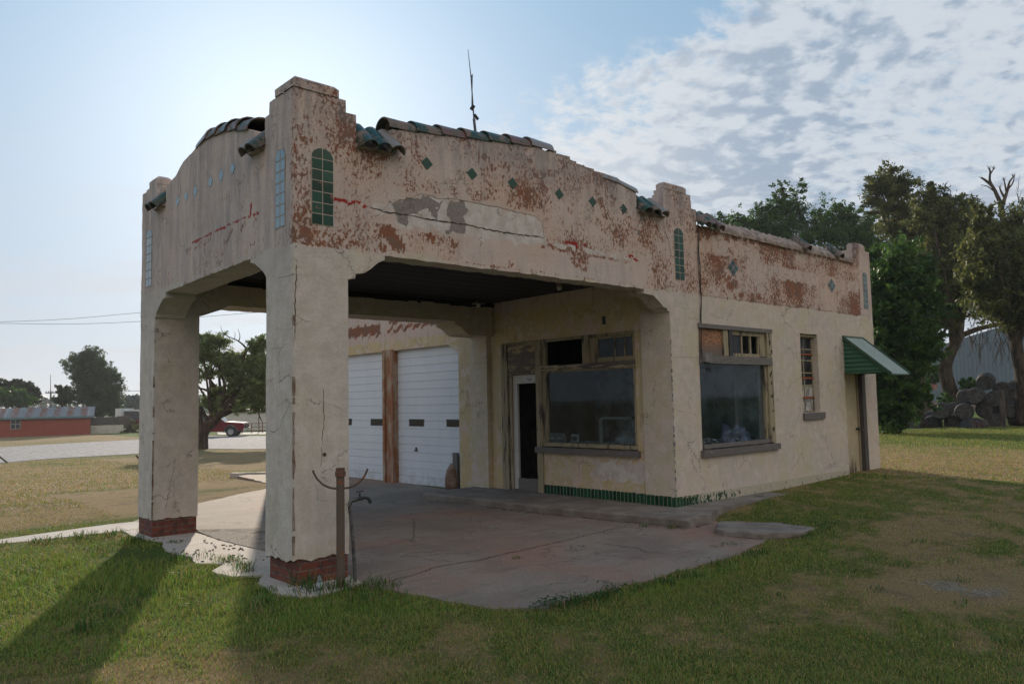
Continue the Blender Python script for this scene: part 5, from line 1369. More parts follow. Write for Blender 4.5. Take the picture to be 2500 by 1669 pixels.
# ---- grass blades
def inpoly(x, y, poly, grow=0.):
    sd = sdpoly(x, y, poly); return sd < grow
def grass_blades(N, rmin, rmax, seed, wide, hmul, segs):
    rg = np.random.default_rng(seed)
    az = yaw+rg.uniform(R(-41), R(40), N); r = rmin+(rmax-rmin)*rg.random(N)**1.0
    x = CAM[0]+r*np.cos(az); y = CAM[1]+r*np.sin(az)
    ok = ~(inpoly(x, y, SLAB, -.02) | inpoly(x, y, WALK, -.03) | inpoly(x, y, CURB, .0) | inpoly(x, y, CHUNK, -.03))
    ok &= ~((x > 6.0) & (y > -.03) & (x < 13.2)) & ~((x > -.03) & (x < .64) & (y > -.03) & (y < .64)) & ~((x > -.03) & (x < .64) & (y > 4.03) & (y < 4.68))
    ap_ = inpoly(x, y, APRON, 0.)
    # a few tufts grow through the broken apron
    hole = (np.exp(-(((x-.12)/.22)**2+((y-1.75)/.55)**2)) > .55) | (np.exp(-(((x-.10)/.2)**2+((y-3.45)/.25)**2)) > .6) | (np.exp(-(((x+.02)/.2)**2+((y-1.15)/.18)**2)) > .6)
    ok &= (~ap_) | (hole & (rg.random(N) < .7))
    ok &= ~((x > .4) & (x < 6.2) & (y > .6) & (y < 12))
    ok &= ~((x > .3) & (y > 5.95) & (x*.92+5.6 > y) )
    g = greenness(x, y)+.22*rg.normal(size=N)
    dens = .62+.36*fbm(x, y, 1.5, 8, 3)+.12*np.clip(g, -1, 1)
    dens = np.where(y > 5.9, dens*.8, dens)
    dens -= .9*np.exp(-(((x-4.3)/.8)**2+((y+4.4)/.6)**2))
    bare = np.exp(-(((x+.45)/.45)**2+((y-3.0)/.55)**2)); dens -= 1.0*bare
    ok &= rg.random(N) < np.clip(dens, .05, 1)
    x, y, g, r = x[ok], y[ok], g[ok], r[ok]; n = len(x)
    z = tz(x, y)+.012*fbm(x, y, 1.4, 2)
    lush = np.clip(np.exp(-(((x+1.1)/1.7)**2+((y-1.6)/2.9)**2))*1.1+.8*np.exp(-(((x-.9)/.8)**2+((y+.9)/.9)**2))*(x < 1.4)+.5*np.exp(-(((x-2.8)/2.)**2+((y+2.5)/.28)**2)), 0, 1.2)
    green = (g > rg.normal(.10, .50, n)) | (rg.random(n) < .30)
    h = .85*(.020+.024*rg.random(n)**1.5+.014*np.clip(g, 0, 1))*(1+.45*fbm(x, y, 5., 9, 2))*(1+1.3*lush*rg.random(n)*(green))*hmul
    tall = rg.random(n) < (.004+.02*lush); h = np.where(tall, h*2.0, h)
    w = wide*(.7+.6*rg.random(n))*np.where(green, 1.15, .8)
    th_ = rg.uniform(0, 2*np.pi, n); lean = rg.normal(.6, .45, n)*np.where(green, 1., 1.5); bd = th_+rg.normal(np.pi/2, .5, n)
    dx_, dy_ = np.cos(th_), np.sin(th_); lx, ly = np.cos(bd), np.sin(bd)
    base = np.stack([x, y, z-.004], -1); side = np.stack([dx_, dy_, dx_*0], -1)*w[:, None]/2
    L = np.stack([lx*lean, ly*lean, np.ones(n)], -1); L /= np.linalg.norm(L, axis=1)[:, None]
    tip_dir = np.stack([lx*(lean*2.6), ly*(lean*2.6), np.ones(n)*.9], -1); tip_dir /= np.linalg.norm(tip_dir, axis=1)[:, None]
    mid = base+L*(h*.55)[:, None]; tip = mid+tip_dir*(h*.55)[:, None]
    cg = np.stack([.125+.12*rg.random(n), .175+.12*rg.random(n), .036+.025*rg.random(n)], -1)
    cg = np.where((lush > .4)[:, None], cg*np.array([.85, 1.05, .8]), cg)
    mixv = np.clip(rg.normal(.12, .2, n), 0, 1)[:, None]
    cd = np.stack([.44+.20*rg.random(n), .30+.14*rg.random(n), .13+.09*rg.random(n)], -1)*rg.uniform(.35, 1.15, n)[:, None]*(1+.25*fbm(x, y, 3., 4, 2))[:, None]
    col = np.where(green[:, None], cg*(1-mixv)+cd*mixv, cd)
    if segs == 2:
        V = np.stack([base-side, base+side, mid+side*.75, mid-side*.75, tip], 1).reshape(-1, 3)
        k = np.arange(n)*5
        F = np.concatenate([np.stack([k, k+1, k+2], -1), np.stack([k, k+2, k+3], -1), np.stack([k+3, k+2, k+4], -1)])
        C = np.repeat(col, 5, 0)
    else:
        V = np.stack([base-side, base+side, tip], 1).reshape(-1, 3); k = np.arange(n)*3; F = np.stack([k, k+1, k+2], -1); C = np.repeat(col, 3, 0)
    return V, F, C
def leafmat(name, tr=.45, rough=.55, hue=(1., 1.05, .5), spec=.3):
    m, b, out = newmat(name); c = b.attr('col')
    df = b.n('ShaderNodeBsdfPrincipled', {'Base Color': c, 'Roughness': rough, 'Specular IOR Level': spec})
    tl = b.n('ShaderNodeBsdfTranslucent', {'Color': b.mix(1., c, (*[min(1, 1.7*h) for h in hue], 1), 'MULTIPLY')})
    mx = b.n('ShaderNodeMixShader', {0: tr, 1: df.outputs[0], 2: tl.outputs[0]})
    b.L.new(mx.outputs[0], out.inputs[0]); return m
M['blade'] = leafmat('grass_blade', .40, .6)
parts_ = [grass_blades(520000, 2.6, 8.2, 1, .0042, 1.0, 2), grass_blades(380000, 8.2, 16, 2, .008, 1.15, 1), grass_blades(380000, 16, 40, 3, .022, 1.5, 1)]
off = 0; VV, FF, CC = [], [], []
for V, F, C in parts_: VV.append(V); FF.append(F+off); CC.append(C); off += len(V)
gr = fast_mesh('lawn_grass', np.concatenate(VV), np.concatenate(FF), M['blade'], np.concatenate(CC))
tag(gr, 'short patchy lawn grass, part green and part dried tan', 'grass', kind='stuff')
# weeds: broader tufts at given spots
def weeds(spots, seed, name, label):
    rg = np.random.default_rng(seed); V = []; F = []; C = []; k = 0
    for (x0, y0, rad, n, hh) in spots:
        for i in range(n):
            a = rg.uniform(0, 6.28); rr = rad*rg.random()**.7; x, y = x0+rr*math.cos(a), y0+rr*math.sin(a)
            z = float(tz(x, y))+.01; h = hh*rg.uniform(.4, 1.1); a2 = rg.uniform(0, 6.28); ln = rg.uniform(.2, .9); w = rg.uniform(.004, .009)
            p = np.array([x, y, z]); s = np.array([-math.sin(a2), math.cos(a2), 0])*w/2; d_ = np.array([math.cos(a2)*ln, math.sin(a2)*ln, 1.]); d_ /= np.linalg.norm(d_)
            m1 = p+d_*h*.55; d2_ = d_+np.array([math.cos(a2)*.9, math.sin(a2)*.9, -.5]); d2_ /= np.linalg.norm(d2_); t = m1+d2_*h*.5
            V += [p-s, p+s, m1+s*.9, m1-s*.9, t]; F += [(k, k+1, k+2), (k, k+2, k+3), (k+3, k+2, k+4)]; k += 5
            g0 = rg.uniform(.6, 1.25); cc = (.05*g0, .13*g0, .022*g0) if rg.random() < .8 else (.28, .2, .1); C += [cc]*5
    o = fast_mesh(name, np.array(V), np.array(F), M['blade'], np.array(C)); return tag(o, label, 'weeds', kind='stuff')
rs = random.Random(21)
sp = [(.05, -.30, .25, 90, .22), (.25, -.36, .16, 60, .20), (.60, -.55, .22, 120, .17), (.30, -.9, .35, 130, .15), (.02, .05, .06, 14, .30), (.12, -.10, .1, 40, .28), (.36, -.33, .08, 24, .2)]
for i in range(26):
    t = rs.random(); sp.append((.8+3.6*t, -2.33+rs.uniform(-.12, .08), .12, 30, rs.uniform(.05, .12)))
for i in range(22): sp.append((rs.uniform(-2.6, .0), rs.uniform(-.6, 4.2), rs.uniform(.1, .25), 45, rs.uniform(.10, .2)))
for i in range(14): sp.append((rs.uniform(-2.2, -.2), rs.uniform(4.6, 5.1), .14, 36, rs.uniform(.10, .2)))
for i in range(26): sp.append((5.5+rs.uniform(0, 1.1), -2.1+rs.uniform(-.15, .12)+max(0, rs.uniform(-.6, .6)), .12, 30, rs.uniform(.04, .07)))
sp += [(.12, 1.75, .15, 70, .14), (.08, 1.35, .10, 50, .12), (-.02, 1.05, .1, 60, .18), (.10, 3.45, .12, 50, .08), (5.1, -.62, .10, 45, .11), (4.98, -.25, .08, 26, .09), (4.6, -1.82, .14, 60, .04), (4.4, -1.75, .1, 40, .03), (2.36, -.55, .06, 22, .07), (2.2, 1.2, .05, 12, .06), (6.7, -.28, .12, 50, .08), (7.3, -.3, .14, 50, .06), (7.9, -.25, .1, 40, .06)]
for i in range(18): sp.append((rs.uniform(2, 6.5), rs.uniform(-5.5, -2.6), .12, 26, rs.uniform(.05, .09)))
weeds(sp, 5, 'weeds', 'taller green weed tufts along the slab edge and round the pillars')
# broad-leaf weed creeping over the slab edge
M['leaf'] = leafmat('tree_leaf', .50, .5)
rg = np.random.default_rng(31); V = []; F = []; C = []
for i in range(700):
    t = rg.random(); x = 1.02+1.0*t+rg.normal(0, .05); y = -2.30+.10*math.sin(t*7)+rg.normal(0, .06); z = .02+.05*rg.random()
    a = rg.uniform(0, 6.28); s_ = rg.uniform(.008, .017); u_ = np.array([math.cos(a), math.sin(a), rg.uniform(-.4, .6)])*s_; v_ = np.array([-math.sin(a), math.cos(a), rg.uniform(-.3, .3)])*s_*.6
    p = np.array([x, y, z]); k = len(V); V += [p-u_, p+v_, p+u_, p-v_]; F.append((k, k+1, k+2, k+3)); C += [(.03, .085, .02)]*4
tag(fast_mesh('creeping_weed', np.array(V), np.array(F), M['leaf'], np.array(C)), 'low broad-leaved weed creeping onto the front edge of the slab', 'weed', kind='stuff')

# dark chips of leaf and plaster scattered on the pale apron
mb = MB(); rs = random.Random(77)
for i in range(55):
    y = rs.gauss(2.4, .6); x = rs.uniform(-.15, .6); a = rs.uniform(0, 3.14); L = rs.uniform(.006, .022); w = L*rs.uniform(.25, .6)
    mb.obox((x, y, .012), (math.cos(a)*L, math.sin(a)*L, rs.uniform(-.003, .003)), (-math.sin(a)*w, math.cos(a)*w, 0), (0, 0, .004))
tag(mb.build('litter', M['crackdark']), 'dark chips and dead leaves scattered on the pale apron between the pillars', kind='stuff')
# ================================================================ TREES
def barkmat(name, ca, cb):
    m, b, out = newmat(name); P = b.obj()
    n = b.noise(b.mp(P, (1, 1, .22)), 9., 8, .72, .5)
    c = b.mix(b.ss(n, .4, .6), ca, cb); pbr(b, out, c, .95, b.bump(n, .9, .06), spec=.15); return m
M['bark'] = barkmat('dark_bark', (.030, .022, .018), (.095, .072, .055))
M['bark_dead'] = barkmat('dead_bark', (.055, .045, .04), (.13, .105, .09))
def spline(pts, n=10):
    P = [np.array(p, float) for p in pts]; P = [2*P[0]-P[1]]+P+[2*P[-1]-P[-2]]; out_ = []
    for i in range(1, len(P)-2):
        for k in range(n):
            t = k/n; a, b_, c, d_ = P[i-1:i+3]
            out_.append(.5*((2*b_)+(-a+c)*t+(2*a-5*b_+4*c-d_)*t*t+(-a+3*b_-3*c+d_)*t**3))
    out_.append(P[-2]); return out_
def limb(mb, pts, r0, r1, seg=7, n=7, wob=0., rs_=None):
    q = spline(pts, n)
    if wob and rs_: q = [q[0]]+[p+np.array([rs_.gauss(0, wob) for _ in range(3)]) for p in q[1:]]
    L = len(q); mb.tube(q, [r0+(r1-r0)*(i/(L-1))**.8 for i in range(L)], seg); return q
def leaves(lobes, n, size, cols, seed, clump=.28, flat=.75, spiky=0., aspect=.5, hollow=.45, per=46):
    """leaf-sized faces scattered in clumps through each crown lobe"""
    rg = np.random.default_rng(seed); vol = np.array([max(l[1]*l[2]*l[3], 1e-3)**.8 for l in lobes]); vol /= vol.sum()
    Vs, Cs = [], []
    for l, f in zip(lobes, vol):
        c0, rx, ry, rz = l[:4]; c0 = np.array(c0); N = int(n*f); nc = max(6, int(N/per))
        d_ = rg.normal(size=(nc, 3)); d_ /= np.linalg.norm(d_, axis=1)[:, None]
        rad = hollow+(1-hollow)*rg.random(nc)**.7
        rad *= 1+.27*rg.normal(size=nc)
        cc = c0+d_*rad[:, None]*np.array([rx, ry, rz])
        out_d = d_*np.array([1, 1, .5])+np.array([0, 0, spiky]); out_d /= np.linalg.norm(out_d, axis=1)[:, None]
        k = rg.integers(0, nc, N); rm = (rx*ry*rz)**(1/3)*clump
        cs_ = (.55+.9*rg.random(nc))
        t = rg.random(N)
        q = cc[k]+out_d[k]*((t-.35)*rm*1.7*cs_[k])[:, None]+rg.normal(size=(N, 3))*(rm*.50*cs_[k]*(1.05-.65*t))[:, None]*np.array([1, 1, flat])
        a = rg.normal(size=(N, 3)); a[:, 2] -= .3; a /= np.linalg.norm(a, axis=1)[:, None]
        b_ = np.cross(a, rg.normal(size=(N, 3))); b_ /= np.linalg.norm(b_, axis=1)[:, None]
        s = size*(.6+.8*rg.random(N))[:, None]
        V = np.stack([q-a*s, q+b_*s*aspect, q+a*s, q-b_*s*aspect], 1).reshape(-1, 3)
        tone = (rg.random(nc)*.7+.3*rg.random(nc))[k]; tone = np.clip(tone+.15*rg.normal(size=N), 0, 1)[:, None]
        col = np.array(cols[0])*(1-tone)+np.array(cols[1])*tone
        col = col*rg.uniform(.75, 1.2, N)[:, None]
        Vs.append(V); Cs.append(np.repeat(col, 4, 0))
    V = np.concatenate(Vs); C = np.concatenate(Cs); F = np.arange(len(V)).reshape(-1, 4); return V, F, C
def tree(name, label, cat, base, trunk, r0, lobes, n, size, cols, seed, group=None, bark='bark', limbs=None, twigs=3, limb_r=.35, **kw):
    root = empty(name, tuple(base)); tag(root, label, cat, group)
    rs_ = random.Random(seed); base = np.array(base, float); mb = MB(); B = lambda p: np.array(p, float)-base
    q = limb(mb, [B(p) for p in trunk], r0, r0*.5, 10, 8)
    for i, l in enumerate(lobes):
        c = B(l[0]); j = int(len(q)*(.45+.5*rs_.random())); j = min(j, len(q)-1)
        s0 = q[j]; mid = s0*.5+c*.5+np.array([rs_.gauss(0, .08), rs_.gauss(0, .08), -.08])*np.linalg.norm(c-s0)
        lq = limb(mb, [s0, mid, c], r0*limb_r, r0*.07, 6, 6)
        for _ in range(twigs):
            e = c+np.array([rs_.gauss(0, .55)*l[1], rs_.gauss(0, .55)*l[2], abs(rs_.gauss(0, .6))*l[3]])
            s1 = lq[rs_.randrange(len(lq)//2, len(lq))]
            limb(mb, [s1, s1*.5+e*.5+np.array([0, 0, .05*l[3]]), e], r0*.10, r0*.02, 4, 4)
    for lm in (limbs or []):
        limb(mb, [B(p) for p in lm[0]], lm[1], lm[2], 7, 7)
    mb.build('trunk', M[bark], root, smooth=True)
    V, F, C = leaves(lobes, n, size, cols, seed, **kw)
    cr = fast_mesh('crown', V-base, F, M['leaf'], C); cr.parent = root
    return root
def lobe(z, x, y, rx, ry, d_, s, depth=None):
    """crown lobe centred at zoom point, radii in zoom pixels at distance d_"""
    p = at(*z(x, y), d_); k = d_/FPX/s; return (p, rx*k, (depth or (rx+ry)/2)*k, ry*k)
GR = ((.03, .06, .018), (.08, .14, .035))
GO = ((.045, .060, .020), (.19, .20, .065))
GB = ((.025, .060, .015), (.10, .20, .04))
# -- right: leafy trees directly behind the station
sT = 2.1775; T = lambda x, y, rx, ry, d_, dp=None: lobe(zT, x, y, rx, ry, d_, sT, dp)
def gb(z, x, y, d_):
    p = at(*z(x, y), d_); return (p[0], p[1], float(tz(p[0], p[1])))
d0 = 30.
tree('leafy_tree', 'tall dark green leafy tree with low branches directly behind the far end of the station', 'tree', gb(zT, 1060, 1400, d0),
     [gb(zT, 1060, 1400, d0), at(*zT(1060, 1150), d0), at(*zT(1050, 800), d0), at(*zT(1060, 600), d0)], .20,
     [T(1080, 640, 140, 150, d0), T(1030, 800, 130, 160, d0), T(1140, 800, 120, 150, d0+1), T(1060, 1000, 140, 150, d0), T(1150, 1010, 115, 130, d0), T(1060, 1180, 130, 130, d0), T(1000, 1330, 110, 130, d0), T(1130, 1290, 90, 90, d0+1), T(1170, 620, 60, 80, d0), T(940, 560, 60, 90, d0+2), T(1040, 1400, 80, 60, d0)],
     56000, .085, ((.020, .046, .012), (.085, .165, .032)), 3, clump=.30, hollow=.35)
d1_ = 62.
tree('leafy_tree', 'leafy tree with one tall bright shoot rising above the station roof line', 'tree', gb(zT, 480, 1400, d1_),
     [gb(zT, 480, 1400, d1_), at(*zT(480, 800), d1_), at(*zT(480, 350), d1_), at(*zT(460, 180), d1_)], .16,
     [T(480, 330, 95, 90, d1_), T(525, 215, 40, 85, d1_), T(430, 260, 60, 50, d1_), T(350, 360, 80, 70, d1_), T(452, 180, 22, 50, d1_), T(470, 250, 60, 60, d1_), T(360, 310, 60, 50, d1_), T(560, 340, 60, 70, d1_), T(400, 395, 120, 70, d1_), T(520, 430, 120, 60, d1_), T(410, 160, 30, 14, d1_), T(330, 290, 30, 30, d1_)],
     22000, .085, ((.03, .07, .016), (.085, .17, .035)), 4, clump=.30, spiky=.5)
tree('leafy_tree', 'low spreading pale green tree top just behind the roof ridges nearest the tall pier', 'tree', gb(zT, 170, 1400, d1_),
     [gb(zT, 170, 1400, d1_), at(*zT(170, 800), d1_), at(*zT(180, 400), d1_)], .12,
     [T(110, 330, 60, 28, d1_), T(190, 335, 50, 28, d1_), T(260, 350, 60, 45, d1_), T(180, 400, 140, 60, d1_), T(320, 400, 80, 60, d1_), T(220, 310, 20, 25, d1_)],
     9000, .085, ((.035, .08, .018), (.10, .19, .04)), 5, clump=.32, spiky=.4)
tree('leafy_tree', 'dark green tree between the tall bright shoot and the end pier', 'tree', gb(zT, 800, 1400, d1_),
     [gb(zT, 800, 1400, d1_), at(*zT(800, 800), d1_), at(*zT(800, 380), d1_)], .16,
     [T(690, 360, 80, 80, d1_), T(800, 330, 70, 70, d1_), T(880, 390, 90, 80, d1_), T(740, 300, 40, 45, d1_), T(820, 290, 30, 45, d1_), T(960, 350, 60, 70, d1_), T(650, 430, 110, 60, d1_), T(800, 450, 140, 70, d1_), T(640, 300, 26, 36, d1_), T(682, 262, 10, 26, d1_), T(930, 470, 100, 60, d1_)],
     30000, .085, GB, 6, clump=.30, spiky=.4)
# -- elms farther back on the right
d2_ = 42.
elm = dict(aspect=.42, clump=.42, per=80, hollow=.35, spiky=.35)
tree('elm_tree', 'tall olive elm with a rounded top leaning left above the other trees', 'tree', gb(zT, 1180, 1380, 46),
     [gb(zT, 1180, 1380, 46), at(*zT(1190, 1000), 46), at(*zT(1150, 600), 46), at(*zT(1100, 330), 46), at(*zT(1020, 240), 46)], .30,
     [T(1020, 150, 90, 80, 46), T(1110, 520, 90, 90, 46), T(1180, 330, 90, 80, 46), T(960, 210, 60, 60, 46), T(1080, 170, 70, 70, 46), T(1010, 260, 90, 60, 46), T(1100, 290, 80, 70, 46), T(1060, 380, 110, 70, 46), T(1150, 420, 110, 80, 46), T(1200, 540, 110, 80, 46), T(925, 170, 30, 30, 46), T(1030, 90, 60, 30, 46)],
     32000, .09, GO, 7, **elm)
tree('elm_tree', 'broad dark elm in the middle of the right hand tree row with sky showing below', 'tree', gb(zT, 1400, 1300, d2_),
     [gb(zT, 1400, 1300, d2_), at(*zT(1330, 1180), d2_), at(*zT(1335, 1080), d2_), at(*zT(1390, 950), d2_), at(*zT(1400, 700), d2_), at(*zT(1370, 450), d2_)], .42,
     [T(1470, 480, 110, 110, d2_), T(1490, 640, 110, 110, d2_), T(1480, 330, 80, 80, d2_), T(1440, 760, 110, 90, d2_), T(1340, 520, 150, 110, d2_), T(1250, 680, 120, 110, d2_), T(1430, 620, 130, 120, d2_), T(1220, 820, 90, 100, d2_), T(1340, 850, 90, 60, d2_), T(1220, 200, 70, 60, d2_), T(1330, 250, 100, 60, d2_), T(1250, 320, 100, 80, d2_), T(1380, 330, 90, 90, d2_), T(1300, 430, 110, 80, d2_), T(1420, 470, 100, 90, d2_), T(1250, 570, 90, 80, d2_), T(1370, 610, 110, 80, d2_), T(1290, 740, 80, 80, d2_), T(1400, 770, 80, 60, d2_), T(1280, 880, 50, 70, d2_), T(1250, 980, 40, 60, d2_), T(1205, 1080, 40, 60, d2_)],
     78000, .085, GO, 8, limbs=[([at(*zT(1400, 960), d2_), at(*zT(1500, 920), d2_), at(*zT(1600, 900), d2_), at(*zT(1680, 905), d2_)], .16, .10), ([at(*zT(1390, 960), d2_), at(*zT(1330, 900), d2_), at(*zT(1290, 840), d2_)], .10, .03), ([at(*zT(1600, 905), d2_), at(*zT(1540, 850), d2_), at(*zT(1480, 760), d2_)], .07, .02)], **elm)
tree('elm_tree', 'dark thin-leaved elm at the right edge of the photo behind the dead tree', 'tree', gb(zT, 1735, 1400, 34),
     [gb(zT, 1735, 1400, 34), at(*zT(1735, 1200), 34), at(*zT(1700, 1000), 34), at(*zT(1690, 700), 34), at(*zT(1640, 450), 34)], .34,
     [T(1600, 560, 150, 140, 34), T(1700, 420, 110, 110, 34), T(1560, 760, 130, 90, 34), T(1730, 760, 110, 150, 34), T(1500, 330, 60, 70, 34), T(1560, 420, 90, 80, 34), T(1680, 420, 80, 90, 34), T(1500, 520, 80, 90, 34), T(1620, 560, 90, 80, 34), T(1740, 540, 80, 100, 34), T(1560, 680, 90, 60, 34), T(1700, 700, 90, 80, 34), T(1760, 340, 60, 60, 34), T(1650, 820, 80, 50, 34), T(1500, 700, 60, 60, 34), T(1760, 850, 60, 80, 34)],
     50000, .085, GO, 9, limbs=[([at(*zT(1700, 1000), 34), at(*zT(1660, 940), 34), at(*zT(1600, 700), 34), at(*zT(1560, 500), 34)], .12, .04)], **elm)
# dead tree with a lopped, splayed top
dd = 36.
root = empty('dead_tree', tuple(gb(zT, 1725, 1470, dd))); tag(root, 'bare dead tree with lopped splayed branches rising above the elms', 'tree')
base = np.array(gb(zT, 1725, 1470, dd)); mb = MB(); zz_ = lambda x, y: at(*zT(x, y), dd)-base
limb(mb, [base-base, zz_(1728, 1300), zz_(1715, 1100), zz_(1690, 900), zz_(1665, 650), zz_(1640, 430), zz_(1625, 300), zz_(1622, 250)], .30, .10, 12, 8)
for P_, a_, b_ in (([(1622, 262), (1600, 215), (1575, 165), (1535, 130), (1515, 118)], .11, .04), ([(1575, 165), (1560, 130), (1562, 85), (1556, 68)], .07, .03), ([(1562, 100), (1575, 80), (1580, 72)], .04, .02),
                   ([(1628, 262), (1640, 225), (1655, 180), (1665, 140), (1685, 112)], .10, .03), ([(1640, 225), (1620, 190), (1612, 165)], .06, .03), ([(1648, 190), (1640, 150), (1636, 130)], .05, .02), ([(1655, 180), (1680, 150), (1690, 118)], .05, .02),
                   ([(1590, 195), (1550, 165), (1512, 155)], .04, .01), ([(1640, 290), (1670, 262), (1700, 240)], .03, .01), ([(1715, 1000), (1640, 900), (1560, 860), (1480, 800)], .08, .02), ([(1700, 900), (1742, 780), (1760, 650)], .08, .03)):
    limb(mb, [zz_(*p) for p in P_], a_, b_, 7, 5)
rs_ = random.Random(5)
for i in range(60):
    x = rs_.uniform(1420, 1700); y = rs_.uniform(880, 1000); e = (x+rs_.uniform(-60, 60), y+rs_.uniform(40, 160))
    limb(mb, [zz_(x, y), zz_((x+e[0])/2+rs_.uniform(-20, 20), (y+e[1])/2), zz_(*e)], .018, .008, 4, 3)
for i in range(50):
    s_ = rs_.choice([(1556, 75), (1515, 120), (1685, 115), (1612, 170), (1636, 135), (1580, 75), (1690, 120)]); 
    limb(mb, [zz_(*s_), zz_(s_[0]+rs_.uniform(-14, 14), s_[1]-rs_.uniform(4, 26))], .014, .006, 4, 2)
mb.build('trunk', M['bark_dead'], root, smooth=True)
root['label'] = 'bare dead tree with lopped splayed branches rising above the elms'
# bare saplings at the right edge
root = empty('bare_sapling', tuple(gb(zT, 1760, 1400, 38))); tag(root, 'thin bare grey twigs at the right edge beside the dead tree', 'sapling'); base = np.array(root.location); mb = MB()
zz2 = lambda x, y: at(*zT(x, y), 38)-base
limb(mb, [base*0, zz2(1755, 900), zz2(1748, 500), zz2(1720, 290), zz2(1708, 200)], .06, .01, 6, 6)
for i in range(16):
    y = rs_.uniform(180, 620); limb(mb, [zz2(1712+(y-200)*.08, y), zz2(1712+rs_.uniform(-25, 40), y-rs_.uniform(30, 90))], .016, .004, 4, 3)
mb.build('trunk', M['bark_dead'], root, smooth=True)
# slim trunk before the metal shed
root = empty('small_tree', tuple(gb(zB, 1080, 820, 60))); tag(root, 'straight slim tree trunk standing before the blue metal shed', 'tree'); base = np.array(root.location); mb = MB()
limb(mb, [base*0, at(*zB(1070, 650), 60)-base, at(*zB(1060, 480), 60)-base], .55, .45, 9, 6); mb.build('trunk', M['bark'], root, smooth=True)
V, F, C = leaves([lobe(zB, 1060, 330, 190, 160, 60, 5.22), lobe(zB, 1000, 560, 110, 90, 60, 5.22)], 5000, .16, GB, 33); fast_mesh('crown', V-base, F, M['leaf'], C).parent = root

# -- metal building
dm = 78.
def wallpts(z, x0, x1, yt0, yt1, yb, d0_, d1_):
    a0 = at(*z(x0, yb), d0_); a1 = at(*z(x1, yb), d1_); t0 = at(*z(x0, yt0), d0_); t1 = at(*z(x1, yt1), d1_); return a0, a1, t0, t1
a0, a1, t0, t1 = wallpts(zT, 1130, 1800, 1060, 860, 1350, dm, dm*.95)
gz0 = .1
m, b, out = newmat('blue_ribbed_metal'); P = b.obj(); x, y, z = b.xyz(P)
c = b.mix(b.noise(b.mp(P, (1, 1, .1)), 1.5, 6, .6), (.10, .145, .19), (.15, .20, .25))
pbr(b, out, c, .5, spec=.4); M['bluemetal'] = m
root = empty('metal_shed', (a0[0], a0[1], gz0)); tag(root, 'large blue-grey ribbed metal shed behind the barrels and trees', 'shed')
dv = (a1-a0); dv[2] = 0; L_ = np.linalg.norm(dv); dv /= L_; nrm_ = np.array([dv[1], -dv[0], 0]); 
if nrm_@(CAM-a0) < 0: nrm_ = -nrm_
mb = MB(); n = int(L_/.35); pts = []
for i in range(n+1):
    for t, o_ in ((0, 0), (.7, 0), (.78, .06), (.92, .06)):
        u_ = (i+t)*L_/(n+1); pts.append((dv*u_+nrm_*o_, t0[2]+(t1[2]-t0[2])*u_/L_))
vs = []
for p, zt in pts: vs += [(p[0], p[1], 0), (p[0], p[1], zt-gz0)]
mb.add(vs, [(2*i, 2*i+2, 2*i+3, 2*i+1) for i in range(len(pts)-1)])
bk = -nrm_*12
mb.add([(0, 0, 0), tuple(bk), tuple(bk+(0, 0, t0[2]-gz0)), (0, 0, t0[2]-gz0)], [(0, 1, 2, 3)])
e1 = dv*L_
mb.add([(0, 0, t0[2]-gz0), (e1[0], e1[1], t1[2]-gz0), (e1[0]+bk[0], e1[1]+bk[1], t1[2]-gz0), (bk[0], bk[1], t0[2]-gz0)], [(0, 1, 2, 3)])
mb.build('wall', M['bluemetal'], root)
sgp = at(*zB(1205, 490), dm*.975); mb = MB(); mb.obox(sgp-np.array(root.location), dv*.28, nrm_*.06, (0, 0, .30)); mb.build('red_sign', simple('faded_red_box', (.25, .06, .05), (.28, .3, .32), 2, .6), root)
mb = MB(); mb.obox(a0*0+dv*L_/2+nrm_*.12+(0, 0, .25), dv*L_/2, nrm_*.06, (0, 0, .45)); mb.build('footing', simple('shed_footing', (.20, .14, .11), (.13, .11, .10), 2, .9), root)

# -- barrels
m, b, out = newmat('grey_barrel_oak'); P = b.obj(); x, y, z = b.xyz(P)
an_ = b.m('ARCTAN2', y, x); stv = b.n('ShaderNodeTexWhiteNoise', {'Vector': b.cxyz(b.m('FLOOR', b.m('MULTIPLY', an_, 4.4)), 0., 0.)}).outputs['Value']
c = b.mix(b.m('ADD', b.m('MULTIPLY', stv, .6), b.m('MULTIPLY', b.noise(b.mp(P, (4, 4, .6)), 8., 6, .6), .4)), (.007, .008, .010), (.026, .028, .034))
rr_ = b.vm('LENGTH', b.cxyz(x, y, 0.)); hd_ = b.m('MULTIPLY', b.ss(b.m('ABSOLUTE', z), .44, .45), b.ss(rr_, .296, .29))
c = b.mix(hd_, c, b.mix(b.noise(P, 7., 6, .65), (.030, .042, .058), (.075, .09, .11)))
pbr(b, out, c, .75, b.bump(b.noise(b.mp(P, (4, 4, .6)), 20., 5, .6), .4, .01)); M['oak'] = m
M['oak_rust'] = simple('rusty_barrel', (.030, .014, .012), (.018, .011, .011), 6., .8)
M['hoop'] = simple('dark_hoop', (.10, .105, .11), (.06, .045, .038), 8, .5, metal=.6)
def barrel_mesh(r=.385, L=.98):
    prof = []
    for i in range(13):
        t = i/12; prof.append((r*(.80+.20*math.sin(math.pi*t)), -L/2+L*t))
    pr = [(.0, -L/2+.035), (r*.76, -L/2+.035), (r*.765, -L/2)]+prof+[(r*.765, L/2), (r*.76, L/2-.035), (.0, L/2-.035)]
    return pr
mb = MB(); mb.lathe(barrel_mesh(), 28); bar0 = mb.build('barrel', M['oak'], None, autosm=35)
rB = lambda t: .385*(.80+.20*math.sin(math.pi*t))
hoops = []
